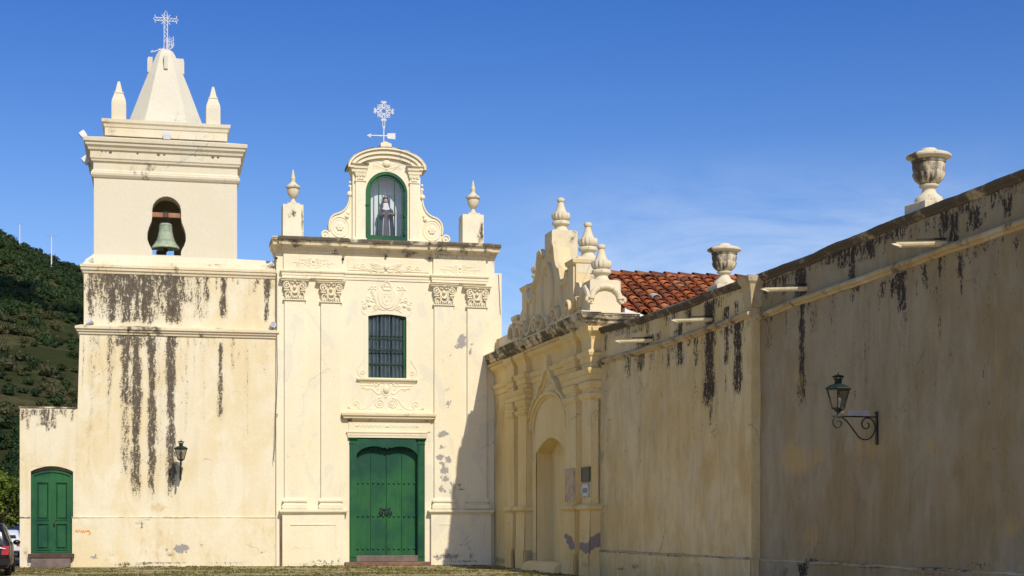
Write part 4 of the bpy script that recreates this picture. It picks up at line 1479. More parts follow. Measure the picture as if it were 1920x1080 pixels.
def build_gable(C, x, z, zcp):
    yg = YC + .05
    zb = zcp - .01
    xc = (x(655, yg) + x(794, yg)) / 2
    def zz(v): return z(724, v, yg)
    hw = (x(788, yg) - x(661, yg)) / 2
    zs = zz(318)
    # front wall with arched niche
    nhw = (x(766, yg) - x(688, yg)) / 2
    nz0, nsp = zz(452), zz(362)
    nr = nhw
    ntop = zz(322)
    rpts = [(xc + nhw, nz0)] + [(xc + nhw * math.cos(t), nsp + (ntop - nsp) * math.sin(t)) for t in np.linspace(0, math.pi / 2, 12)]
    arch_out = [(xc + hw * math.cos(t), zs + (zz(293) - zs) * math.sin(t)) for t in np.linspace(0, math.pi / 2, 12)]
    g = MB()
    dep = .64
    rp = [(xc + hw, zb)] + arch_out + [(xc, ntop)] + list(reversed(rpts[1:-1])) + [(xc + nhw, nz0), (xc + nhw, zb)]
    g.prism(rp, yg, yg + dep)
    g.prism([(2 * xc - a, b) for a, b in rp], yg, yg + dep)
    g.box(xc - nhw, xc + nhw, yg + .01, yg + dep, zb, nz0)
    GA = g.build('gable', M['church'], C)
    bk = MB()
    bk.box(xc - nhw - .1, xc + nhw + .1, yg + dep - .05, yg + dep + .15, zb, ntop + .1)
    bk.build('niche_back', M['niche_back'], GA)
    sd = MB()
    nb = [(xc - nhw + .012, nz0)] + [(xc - (nhw - .012) * math.cos(t), nsp + (ntop - .012 - nsp) * math.sin(t)) for t in np.linspace(0, math.pi, 20)] + [(xc + nhw - .012, nz0)]
    vs = []
    for a, b in nb: vs += [(a, yg + .12, b), (a, yg + dep - .06, b)]
    sd.add(vs, [(2 * i, 2 * i + 2, 2 * i + 3, 2 * i + 1) for i in range(len(nb) - 1)])
    sd.build('niche_lining', M['niche_back'], GA, recalc=False)
    # arched cornice in three bands
    ac = MB()
    for (r0, r1, pr) in ((0.0, .17, .10), (.15, .32, .17), (.30, .37, .24)):
        n = 22
        for i in range(n):
            t0, t1 = math.pi * i / n, math.pi * (i + 1) / n
            zr = zz(296) - zs
            def pt(t, d): return (xc + (hw - .19 + d) * math.cos(t), zs + (zr - .03 + d * .95) * math.sin(t))
            ac.prism([pt(t0, r0), pt(t0, r1), pt(t1, r1), pt(t1, r0)], yg - pr, yg + dep + .08)
    ac.build('arched_cornice', M['trim'], GA)
    at = MB()
    n = 22
    for i in range(n):
        t0, t1 = math.pi * i / n, math.pi * (i + 1) / n
        def pt(t, d): return (xc + (hw - .19 + d) * math.cos(t), zs + (zz(296) - zs - .03 + d * .95) * math.sin(t))
        at.prism([pt(t0, .365), pt(t0, .392), pt(t1, .392), pt(t1, .365)], yg - .245, yg + dep + .09)
    at.build('cornice_cap', M['grimy'], GA)
    cb = MB()
    zt0 = zz(279)
    cx0, cx1 = x(713.5, yg), x(734, yg)
    cm = x(722.5, yg)
    cb.prism([(cx0, zt0 - .08), (cx1, zt0 - .08), (cx1, zz(270)), (cm + .01, zz(265.5)), (cx0, zz(269))], yg - .05, yg + .55)
    cb.build('cross_block', M['trim'], GA)
    # side pilasters with cornice stubs
    for sg in (-1, 1):
        p = MB()
        a, b = (x(666.5, yg), x(684.5, yg)) if sg < 0 else (x(768, yg), x(784.5, yg))
        p.box(a, b, yg - .07, yg + .1, zb, zz(342))
        p.profile(a, b, yg - .07, yg + .1, [(.0, zb), (.05, zb), (.05, zb + .08), (.0, zb + .12)])
        P = p.build('pilaster', M['church'], GA)
        k = MB()
        k.profile(a, b, yg - .07, yg + .1, [(.03, zz(342.5)), (.03, zz(340.5)), (.0, zz(340)), (.0, zz(331)), (.05, zz(326))])
        s = Relief(k, (a + b) / 2, zz(335), yg - .09, 1 / 53.)
        s.line(spiral(6, 4, 3.2, .8, 100, -1.4), 1.2); s.dot(0, 3, 2.2, both=False); s.dot(4, -3, 2.0); s.dot(0, -3, 2.2, both=False)
        k.build('capital', M['trim'], P, smooth=True)
        st = MB()
        a2, b2 = (x(660, yg), x(686, yg)) if sg < 0 else (x(766, yg), x(789, yg))
        st.profile(a2, b2, yg - .07, yg + dep, [(.0, zz(326.5)), (.03, zz(325)), (.04, zz(321)), (.08, zz(319)), (.09, zz(315)), (.13, zz(313)), (.14, zz(311)), (.0, zz(310))], side=.6)
        st.build('cornice_stub', M['trim'], GA)
        sc = MB()
        sc.profile(a2, b2, yg - .07, yg + dep + .01, [(.135, zz(312.5)), (.155, zz(312)), (.155, zz(310.3)), (.02, zz(309))], side=.6)
        sc.build('stub_cap', M['grimy'], GA)
        # volute buttress
        v = MB()
        def q(dx, vv): return (xc + sg * dx / 53., z(724, vv, yg))
        dv = 0
        out = [q(65, 350), q(67, 363)] + [q(*p_) for p_ in bez((68, 372), (71, 392), (80, 400), (93, 404), 8)] + [q(*p_) for p_ in bez((97, 405), (106, 410), (110, 422), (107, 436), 8)] + [q(111, 438), q(119, 441), q(121, 449), q(62, 452)]
        v.prism(out, yg + .10, yg + .55)
        V = v.build('volute', M['church'], GA)
        r = MB()
        s = Relief(r, xc, z(724, 425, yg), yg + .10, 1 / 53.)
        sgn = sg
        def ln(pts, rad, closed=False, flat=.9):
            r.tube([(xc + sgn * a_ / 53., yg + .10, z(724, b_, yg)) for a_, b_ in pts], rad / 53., 6, closed, flat)
        ln([(67, 352), (68, 365)] + bez((69, 374), (72, 394), (82, 401), (94, 404)) + bez((94, 404), (106, 408), (110, 424), (106, 436)), 2.0, flat=1.6)
        ln([(87 + 17 * math.cos(t), 428 + 19 * math.sin(t)) for t in np.linspace(0, 6.283, 25)[:-1]], 1.6, True)
        ln([(87 + 12.5 * math.cos(t), 428 + 14 * math.sin(t)) for t in np.linspace(0, 6.283, 25)[:-1]], .8, True)
        for t in np.linspace(0, 6.283, 7)[:-1]:
            r.ball((xc + sgn * (87 + 4.5 * math.cos(t)) / 53., yg + .09, z(724, 428 + 4.5 * math.sin(t), yg)), 3.4 / 53., 1, .6, 1, 8, 5)
        r.ball((xc + sgn * 87 / 53., yg + .08, z(724, 428, yg)), 2.6 / 53., 1, .8, 1, 8, 5)
        ln([(114 + 6.5 * math.cos(t), 443 + 6.5 * math.sin(t)) for t in np.linspace(0, 6.283, 19)[:-1]], 2.0, True, 1.3)
        r.ball((xc + sgn * 114 / 53., yg + .09, z(724, 443, yg)), 3 / 53., 1, .7, 1, 8, 5)
        for (a_, b_, c_) in ((69, 366, 5), (68, 352, 3.2), (68, 344, 2.4), (74, 408, 4), (72, 402, 3)):
            r.ball((xc + sgn * a_ / 53., yg + .08, z(724, b_, yg)), c_ / 53., 1, .8, 1.1, 8, 5)
        r.build('volute_scroll', M['trim'], V, smooth=True)
    # tympanum relief: bowl and two branches
    tm = MB()
    s = Relief(tm, xc, zz(312), yg, 1 / 53.)
    s.dot(0, 5, 9, both=False, sz=.8, sy=.5)
    s.line(bez((-3, -7), (8, -3), (18, 2), (27, -2)), .7); s.line(bez((0, -4), (10, 2), (16, 8), (24, 8)), .7)
    for q_ in range(6):
        s.line([(9 + q_ * 3, -3 + q_ * .7), (11 + q_ * 3.2, 2 + q_ * .3)], .5); s.line([(10 + q_ * 3, -2), (14 + q_ * 3, -5)], .5)
    s.dot(0, -5, 2.2, both=False)
    tm.build('tympanum_relief', M['trim'], GA, smooth=True)
    # glazed niche door
    f = MB()
    yd = yg + .02
    def ring(o, i_, y0, y1):
        n = 24
        po, pi_ = [], []
        for k in range(n + 1):
            t = math.pi * k / n
            po.append((xc + (nhw - o) * math.cos(t), nsp + (ntop - nsp - o) * math.sin(t)))
            pi_.append((xc + (nhw - i_) * math.cos(t), nsp + (ntop - nsp - i_) * math.sin(t)))
        for k in range(n):
            f.prism([po[k], po[k + 1], pi_[k + 1], pi_[k]], y0, y1)
        for sg in (-1, 1):
            a, b = xc + sg * (nhw - o), xc + sg * (nhw - i_)
            f.box(min(a, b), max(a, b), y0, y1, nz0 + .0, nsp)
    ring(.002, .11, yd - .05, yd + .12)
    ring(.10, .185, yd, yd + .08)
    f.box(xc - nhw + .002, xc + nhw - .002, yd - .051, yd + .121, nz0 + .003, nz0 + .12)
    f.box(xc - nhw + .1, xc + nhw - .1, yd - .001, yd + .081, nz0 + .11, nz0 + .20)
    f.box(xc - nhw - .06, xc + nhw + .08, yd - .10, yd + .11, nz0 - .045, nz0 + .02)
    for sg in (-.37, .40):
        f.box(xc + sg * nhw - .02, xc + sg * nhw + .02, yd + .02, yd + .06, nz0 + .15, nsp + (ntop - nsp) * .84)
    for v_ in (352, 402, 436):
        f.box(xc + nhw - .13, xc + nhw - .05, yd - .075, yd - .03, zz(v_) - .07, zz(v_) + .07)
    f.box(xc - nhw - .03, xc - nhw + .12, yd - .08, yd - .04, zz(386) - .02, zz(386) + .02)
    ND = f.build('niche_door', M['green_frame'], GA)
    gp = MB()
    gp.prism([(xc - nhw + .15, nz0 + .15)] + [(xc - (nhw - .15) * math.cos(t), nsp + (ntop - nsp - .15) * math.sin(t)) for t in np.linspace(0, math.pi, 20)] + [(xc + nhw - .15, nz0 + .15)], yd + .035, yd + .043, True, False)
    gp.f = [f_ for f_ in gp.f if len(f_) > 4]
    gp.build('glass_pane', M['niche_glass'], ND)
    # the saint inside
    build_statue(x(723, yg + .33), yg + .33, nz0 + .02, (zz(357) - zz(444)) )
    plb = MB()
    plb.box(xc - .45, xc + .45, yg + .2, yg + .75, nz0 - .0, nz0 + .022)
    plb.build('plinth', M['niche_back'], GA)
    # filigree cross and arrow vane on top
    wy = yg + .15
    wx, wz = x(719.5, wy), zz(266)
    V = thing('weather_vane', 'white iron weather vane with filigree cross and arrow, on the church gable', 'weather vane', F, (wx, wy, wz))
    u = 1 / 53.
    def cz(v): return z(719.5, v, wy)
    m = MB()
    m.tube([(wx, wy, wz - .1), (wx, wy, cz(243))], .022, 6)
    m.tube([(wx, wy, cz(246)), (wx, wy, cz(240)), (wx, wy, cz(237))], [.02, .04, .045], 6)
    for dx in (-.035, .035):
        m.tube([(wx + dx, wy, cz(239)), (wx + dx, wy, cz(219))], .014, 5)
    m.build('pole', M['white_iron'], V)
    m = MB()
    m.tube([(wx - 28 * u, wy, cz(255.5)), (wx + 8 * u, wy, cz(254.5))], .026, 6)
    a = wx - 30 * u
    m.prism([(wx - 32 * u, cz(255.5)), (wx - 24 * u, cz(251.5)), (wx - 25 * u, cz(255.5)), (wx - 24 * u, cz(259.5))], wy - .012, wy + .012)
    m.prism([(wx + 5 * u, cz(254.5)), (wx + 8 * u, cz(249.5)), (wx + 23 * u, cz(249)), (wx + 21 * u, cz(252)), (wx + 23 * u, cz(254.5)), (wx + 21 * u, cz(257)), (wx + 23 * u, cz(260)), (wx + 8 * u, cz(259.5))], wy - .012, wy + .012)
    m.build('arrow', M['white_iron'], V)
    m = MB()
    c0 = cz(208.5)
    def L(pts, r=.014):
        m.tube([(wx + a_ * u, wy, c0 + b_ * u) for a_, b_ in pts], r, 5)
    for k in range(4):
        def rot(p):
            a_, b_ = p
            for _ in range(k): a_, b_ = -b_, a_
            return (a_, b_)
        for sg in (-1, 1):
            L([rot((sg * 1.8, 6)), rot((sg * 1.8, 14))])
            L([rot((sg * p_, q_)) for p_, q_ in [(.4, 13.5), (1, 15.5)] + spiral(3, 16.5, 2.4, .6, 200, -1.2)], .017)
            L([rot((sg * p_, q_)) for p_, q_ in spiral(5, 9.5, 3, .8, 210, -1.25)], .015)
            L([rot((sg * p_, q_)) for p_, q_ in [(1, 6), (5, 5), (7.5, 7.5), (10, 10)]], .015)
        L([rot((8, 8)), rot((11.5, 8.5)), rot((11.5, 11.5)), rot((8.5, 11.5)), rot((8, 8))], .013)
        bp = rot((0, 6))
        m.ball((wx + bp[0] * u, wy, c0 + bp[1] * u), .036, 1, .6, 1, 8, 5)
        L([rot((0, 6)), rot((3, 3)), rot((6, 0))], .012)
    m.build('filigree_cross', M['white_iron'], V)


def build_statue(cx, cy, z0, h):
    S = thing('saint_statue', 'statue of a crowned nun in brown habit and dark mantle behind the gable glass', 'statue', F, (cx, cy, z0))
    k = h / 1.72
    body = [(.0, 0), (.25, .005), (.245, .2), (.22, .5), (.20, .8), (.19, .95), (.20, 1.1), (.215, 1.2), (.19, 1.28), (.10, 1.33), (.052, 1.36), (.05, 1.40), (.075, 1.43), (.098, 1.49), (.102, 1.55), (.09, 1.61), (.055, 1.65), (.0, 1.66)]
    b = MB()
    b.lathe([(max(r, .001) * k, z * k) for r, z in body], (cx, cy, z0), 24, 1, .72)
    # nose, folded forearms and hands as one with the figure
    b.ball((cx, cy - .078 * k, z0 + 1.515 * k), .017 * k, .8, 1, 1.5, 6, 4)
    for s in (-1, 1):
        b.tube([(cx + s * .20 * k, cy - .02, z0 + 1.19 * k), (cx + s * .235 * k, cy - .05, z0 + 1.0 * k), (cx + s * .16 * k, cy - .19 * k, z0 + .97 * k), (cx + s * .10 * k, cy - .24 * k, z0 + .99 * k)], [.07 * k, .075 * k, .07 * k, .055 * k], 8)
    b.build('habit', M['robe'], S, smooth=True)
    f = MB()
    f.ball((cx, cy - .012 * k, z0 + 1.53 * k), .092 * k, .9, .92, 1.15, 14, 10)
    f.ball((cx, cy - .098 * k, z0 + 1.515 * k), .016 * k, .8, 1.0, 1.6, 6, 4)
    f.build('face', M['skin'], S, smooth=True)
    for s in (-1, 1):
        f = MB()
        f.ball((cx + s * .105 * k, cy - .27 * k, z0 + 1.0 * k), .036 * k, 1, 1.2, .8, 8, 5)
        for j in range(4):
            f.tube([(cx + s * (.085 + j * .014) * k, cy - .295 * k, z0 + 1.0 * k), (cx + s * (.07 + j * .014) * k, cy - .335 * k, z0 + (1.015 - j * .006) * k)], .008 * k, 5)
        f.build('hand', M['skin'], S, smooth=True)
    for s in (-1, 1):
        e = MB()
        e.ball((cx + s * .034 * k, cy - .088 * k, z0 + 1.545 * k), .010 * k, 1.2, .5, .7, 6, 4)
        e.build('eye', M['dark'], S)
    e = MB()
    e.box(cx - .024 * k, cx + .024 * k, cy - .096 * k, cy - .085 * k, z0 + 1.474 * k, z0 + 1.482 * k)
    e.build('mouth', M['dark'], S)
    w = MB()   # white wimple round the neck and down the scapular edge
    w.lathe([(.10 * k, 1.30 * k), (.12 * k, 1.32 * k), (.105 * k, 1.40 * k), (.09 * k, 1.44 * k)], (cx, cy - .015, z0), 18, 1, .85)
    w.prism([(cx - .15 * k, z0 + 1.20 * k), (cx, z0 + 1.16 * k), (cx + .15 * k, z0 + 1.20 * k), (cx + .06 * k, z0 + 1.34 * k), (cx - .06 * k, z0 + 1.34 * k)], cy - .165 * k, cy - .08 * k)
    for s in (-1, 1):
        w.tube([(cx + s * .10 * k, cy - .168 * k, z0 + .9 * k), (cx + s * .125 * k, cy - .178 * k, z0 + .45 * k), (cx + s * .135 * k, cy - .186 * k, z0 + .03 * k)], .011 * k, 5)
    w.tube([(cx - .135 * k, cy - .186 * k, z0 + .03 * k), (cx + .135 * k, cy - .186 * k, z0 + .03 * k)], .011 * k, 5)
    w.build('white_wimple', M['linen'], S)
    c = MB()
    prof = [(.34, .02), (.335, .3), (.30, .7), (.275, 1.0), (.25, 1.2), (.16, 1.32), (.125, 1.42), (.128, 1.55), (.115, 1.64), (.06, 1.69)]
    n = 20
    vs, fs = [], []
    for r, z in prof:
        for i in range(n + 1):
            a = R(-52 + 284 * i / n)
            rr = r * k * (1 + .05 * math.sin(i * 2.2))
            vs.append((cx + rr * math.cos(a), cy + .03 + rr * .72 * math.sin(a), z0 + z * k))
    for j in range(len(prof) - 1):
        for i in range(n):
            fs.append((j * (n + 1) + i, j * (n + 1) + i + 1, (j + 1) * (n + 1) + i + 1, (j + 1) * (n + 1) + i))
    c.add(vs, fs)
    o = c.build('mantle', M['cloak'], S, smooth=True, recalc=False)
    sm = o.modifiers.new('thick', 'SOLIDIFY'); sm.thickness = .018
    g = MB()
    g.lathe([(.10 * k, 1.62 * k), (.125 * k, 1.64 * k), (.118 * k, 1.66 * k)], (cx, cy, z0), 16)
    for i in range(9):
        a = R(i * 40 + 10)
        g.tube([(cx + .12 * k * math.cos(a), cy + .12 * k * math.sin(a), z0 + 1.65 * k), (cx + .16 * k * math.cos(a), cy + .16 * k * math.sin(a), z0 + 1.76 * k)], [.018 * k, .006 * k], 5)
        g.ball((cx + .165 * k * math.cos(a), cy + .165 * k * math.sin(a), z0 + 1.775 * k), .018 * k, 1, 1, 1, 6, 4)
    g.tube([(cx, cy, z0 + 1.66 * k), (cx, cy, z0 + 1.86 * k)], [.03 * k, .008 * k], 6)
    g.build('crown', M['gilt'], S)
    bk = MB()
    bk.box(cx + .12 * k, cx + .33 * k, cy - .36 * k, cy - .29 * k, z0 + .98 * k, z0 + 1.02 * k)
    bk.tube([(cx + .05 * k, cy - .32 * k, z0 + .93 * k), (cx + .34 * k, cy - .34 * k, z0 + 1.05 * k)], .012 * k, 5)
    bk.build('book_and_quill', M['gilt'], S)


CH = build_church()


# ------------------------------------------------------------------ urns on the church piers, cross on the tower
def build_church_urns():
    yp = YC + .36
    first = None
    for (u_, v_, lab) in ((549.5, 383, 'white urn finial with pointed tip on the left parapet pier, nearest the bell tower'),
                          (887, 402, 'white urn finial with pointed tip on the right parapet pier, away from the bell tower')):
        b = (F.at(u_, yp), yp, F.z(u_, v_, YC))
        if first is None:
            U = thing('urn', lab, 'urn', F, b, group='urn finials on the church parapet')
            m = MB()
            m.box(b[0] - .22, b[0] + .22, b[1] - .22, b[1] + .22, b[2], b[2] + .085)
            m.build('plinth', M['urn'], U, bevel=.01)
            m = MB()
            m.lathe([(.13, .085), (.13, .12), (.10, .15), (.062, .22), (.06, .26), (.085, .28), (.15, .34), (.19, .43), (.205, .54), (.20, .60), (.215, .61), (.255, .64), (.26, .68), (.235, .71), (.17, .75), (.10, .82), (.075, .85)], b, 28)
            m.build('bowl', M['urn'], U, smooth=True)
            m = MB()
            m.lathe([(.078, .85), (.072, .90), (.085, .95), (.092, .98), (.07, 1.01), (.066, 1.04), (.018, 1.27), (.008, 1.29)], b, 20)
            m.build('tip', M['urn'], U, smooth=True)
            first = U
        else:
            c = copy_tree(first)
            c.location = F.world(*b)
            c['label'] = lab


build_church_urns()


def build_tower_cross():
    cx, cy, zt = TW['cxs'], TW['cy'], TW['zt']
    V = thing('tower_cross', 'white openwork iron cross with crown monogram and arrow, on the spire tip', 'cross', F, (cx, cy, zt - .05))
    def z(v, u=310): return F.z(u, v, cy)
    def x(u): return F.at(u, cy)
    m = MB()
    wv = .062
    for s in (-1, 1):
        m.tube([(cx + s * wv, cy, zt - .06), (cx + s * wv, cy, z(26))], .015, 5)
    n = 13
    for i in range(n):
        za, zb = z(80 - i * 4.1), z(80 - (i + 1) * 4.1)
        s = 1 if i % 2 else -1
        m.tube([(cx - s * wv, cy, za), (cx + s * wv, cy, zb)], .009, 5)
    m.tube([(cx - wv, cy, z(26)), (cx, cy, z(20)), (cx + wv, cy, z(26))], .013, 5)
    m.build('shaft', M['white_iron'], V)
    m = MB()
    zc = z(36.5)
    for s in (-1, 1):
        for dz in (-.055, .055):
            m.tube([(cx + s * .08, cy, zc + dz), (cx + s * .37, cy, zc + dz)], .013, 5)
        for i in range(5):
            a, b = .08 + i * .058, .08 + (i + 1) * .058
            q = .05 if i % 2 else -.05
            m.tube([(cx + s * a, cy, zc - q), (cx + s * b, cy, zc + q)], .008, 5)
        m.tube([(cx + s * .37, cy, zc + .055), (cx + s * .44, cy, zc), (cx + s * .37, cy, zc - .055)], .013, 5)
        m.tube([(cx + s * .37, cy, zc + .05), (cx + s * .385, cy, zc + .12), (cx + s * .36, cy, zc + .15)], .013, 5)
        m.tube([(cx + s * .37, cy, zc - .05), (cx + s * .385, cy, zc - .12), (cx + s * .36, cy, zc - .14)], .013, 5)
        for t in (-1, 1):
            m.tube([(cx + s * .06, cy, zc + t * .06), (cx + s * .155, cy, zc + t * .17)], .014, 5)
    m.tube([(cx + .055 * math.cos(t), cy, zc + .055 * math.sin(t)) for t in np.linspace(0, 6.283, 17)[:-1]], .013, 5, True)
    m.build('arms', M['white_iron'], V)
    m = MB()
    def L(pts, r=.012): m.tube([(x(a), cy, z(b, a)) for a, b in pts], r, 5)
    L([(312, 92), (312, 80), (325, 76), (326, 84), (323, 90), (316, 93)], .018)
    L([(313, 79), (312, 70), (316, 74), (318, 68), (321, 74), (325, 68), (325, 77)], .018)
    L([(315, 80), (315, 91)]); L([(318, 78), (317, 90)]); L([(321, 78), (321, 89)]); L([(313, 85), (324, 83)]); L([(323, 79), (323, 89)])
    L([(315, 77), (320, 73)])
    m.build('crown_monogram', M['white_iron'], V)
    m = MB()
    L([(309, 91.5), (297, 94), (284, 98.5)], .02)
    m.tube([(x(287), cy, z(97.4)), (x(281.5), cy, z(99.2))], [.055, .004], 6)
    for a in (299, 302, 305.5):
        L([(a, 93.4 - (a - 299) * .15), (a - .8, 90.5 - (a - 299) * .15)], .013)
    m.build('arrow', M['white_iron'], V)


build_tower_cross()


# ------------------------------------------------------------------ floodlights
def build_floods():
    # box floodlights clamped to the big cornice
    first = None
    def flood(pos, rotz, tilt, lab, sc=1.0, src=None):
        if src is None:
            T = thing('floodlight', lab, 'floodlight', F, pos, rot=rotz, group='box floodlights on the tower cornice')
            m = MB()
            m.stack([(-.14 * sc, .14 * sc, -.10 * sc, .10 * sc, .08), (-.17 * sc, .17 * sc, -.13 * sc, .13 * sc, .26), (-.17 * sc, .17 * sc, -.13 * sc, .13 * sc, .43)])
            o = m.build('housing', M['white_plastic'], None, bevel=.02)
            o.parent = T; o.location = (0, 0, 0.0); o.rotation_euler = (tilt, 0, 0)
            m = MB()
            m.box(-.15 * sc, .15 * sc, -.11 * sc, .11 * sc, .43, .438)
            g = m.build('lamp_lens', M['grey_metal'], None)
            g.parent = o; g.location = (0, 0, 0); g.rotation_euler = (0, 0, 0)
            m = MB()
            m.tube([(-.16 * sc, 0, .22), (-.17 * sc, .0, .0), (.17 * sc, .0, .0), (.16 * sc, 0, .22)], .015, 5)
            m.box(-.05, .05, -.05, .05, -.06, .01)
            g = m.build('yoke', M['grey_metal'], None)
            g.parent = T; g.location = (0, 0, 0); g.rotation_euler = (0, 0, 0)
            return T
        c = copy_tree(src)
        c['label'] = lab
        c.location = F.world(*pos)
        c.rotation_euler = (0, 0, F.ang + rotz)
        for ch in c.children:
            if ch.name.startswith('housing'): ch.rotation_euler = (tilt, 0, 0)
        return c
    yb = TW['yb0']
    yq = yb - .18
    a = flood((F.at(312.5, yq), yq, F.z(312, 265, yq)), 0, R(6), 'grey box floodlight in the middle of the tower cornice, facing the square')
    b = flood((F.at(164, yb + .2), yb + .2, F.z(164, 263, yb + .2)), R(90), R(-38), 'white box floodlight tilted outward on the left corner of the tower cornice', src=a)
    for o in list(a.children) + list(b.children): o.scale = (.8, .8, .8)
    ys = yb + 2.6
    c = flood((TW['bx0'] - .24, ys, F.z(155, 309, ys)), R(90), R(-40), 'white box floodlight half hidden on the left side of the tower, below another', src=a)
    # round projectors on the ledges
    def spot(pos, head, lab, src=None):
        if src is None:
            T = thing('round_spotlight', lab, 'spotlight', F, pos, group='round spotlights on the tower ledges')
            m = MB()
            m.lathe([(.04, -.16), (.09, -.14), (.11, -.05), (.145, .08), (.165, .16), (.17, .2), (.15, .2), (.13, .14)], (0, 0, 0), 18)
            o = m.build('housing', M['white_plastic'], None, smooth=True)
            o.parent = T; o.location = (0, 0, .22); o.rotation_euler = head
            m = MB()
            m.lathe([(.005, .165), (.14, .165), (.14, .175), (.005, .178)], (0, 0, 0), 16)
            g = m.build('lamp_lens', M['grey_metal'], None)
            g.parent = o; g.location = (0, 0, 0); g.rotation_euler = (0, 0, 0)
            m = MB()
            m.tube([(-.13, 0, .22), (-.15, 0, .03), (.15, 0, .03), (.13, 0, .22)], .014, 5)
            m.box(-.08, .08, -.06, .06, 0, .035)
            m.tube([(.1, 0, .02), (.05, -.12, .03), (-.12, -.16, .02), (-.25, -.1, .02)], .012, 5)
            g = m.build('bracket', M['grey_metal'], None)
            g.parent = T; g.location = (0, 0, 0); g.rotation_euler = (0, 0, 0)
            return T
        c = copy_tree(src)
        c['label'] = lab
        c.location = F.world(*pos)
        for ch in c.children:
            if ch.name.startswith('housing'): ch.rotation_euler = head
        return c
    z2 = TW['z2']; z1 = TW['z1']
    s = spot((F.at(169, YT + .12), YT + .12, F.z(168, 497, YT)), (R(70), 0, R(70)), 'round white spotlight on the upper tower ledge at its left end')
    spot((F.at(506, YT + .1), YT + .1, F.z(506, 503, YT)), (R(70), 0, R(70)), 'round white spotlight on the upper tower ledge at its right end, beside the church', s)
    spot((F.at(167.5, YT - .05), YT - .05, F.z(168, 611, YT)), (R(60), 0, R(80)), 'round white spotlight on the lower tower ledge at its left end', s)
    spot((F.at(510, YT - .05), YT - .05, F.z(510, 618, YT)), (R(75), 0, R(20)), 'round white spotlight on the lower tower ledge at its right end, beside the church', s)


build_floods()
for _o in bpy.data.objects:
    if _o.name.startswith('round_spotlight'): _o.scale = (.62, .62, .62)


def build_cables():
    y = YC - .015
    def pts(l, yy=y): return [(F.at(a, yy), yy, F.z(a, b, yy)) for a, b in l]
    m = MB()
    m.tube(pts([(519, 512), (519, 620), (520, 700), (518, 760), (516, 800), (515, 840), (513, 862), (514, 866)]), .012, 5)
    m.tube(pts([(519.5, 776), (521, 779), (519, 782), (517, 779), (519.5, 776)]), .008, 4)
    tag(m.build('hanging_cable', M['cable'], frame=F), 'thin dark cable hanging down the seam between tower and church', 'cable')
    m = MB()
    y2 = YC - .07
    m.tube(pts([(526.5, 970), (526.5, 1059)], y2), .028, 6)
    m.build('drain_pipe', M['redstone'], frame=F)
    tag(bpy.data.objects['drain_pipe'], 'thin brown pipe against the skirting at the left edge of the church', 'pipe')
    y3 = .39
    m = MB()
    xa, za = F.P(934, 515, y3)
    xb, zb = F.P(937.5, 590, y3)
    m.tube([(xa, y3 - .06, za), (xb, y3 - .06, zb)], .010, 5)
    tag(m.build('slack_wire', M['cable'], frame=F), 'thin dark wire running down the right flank of the church front', 'cable')


build_cables()


# ------------------------------------------------------------------ convent gate portal
SG = WG.at(1109, -.18)      # near end of the gate


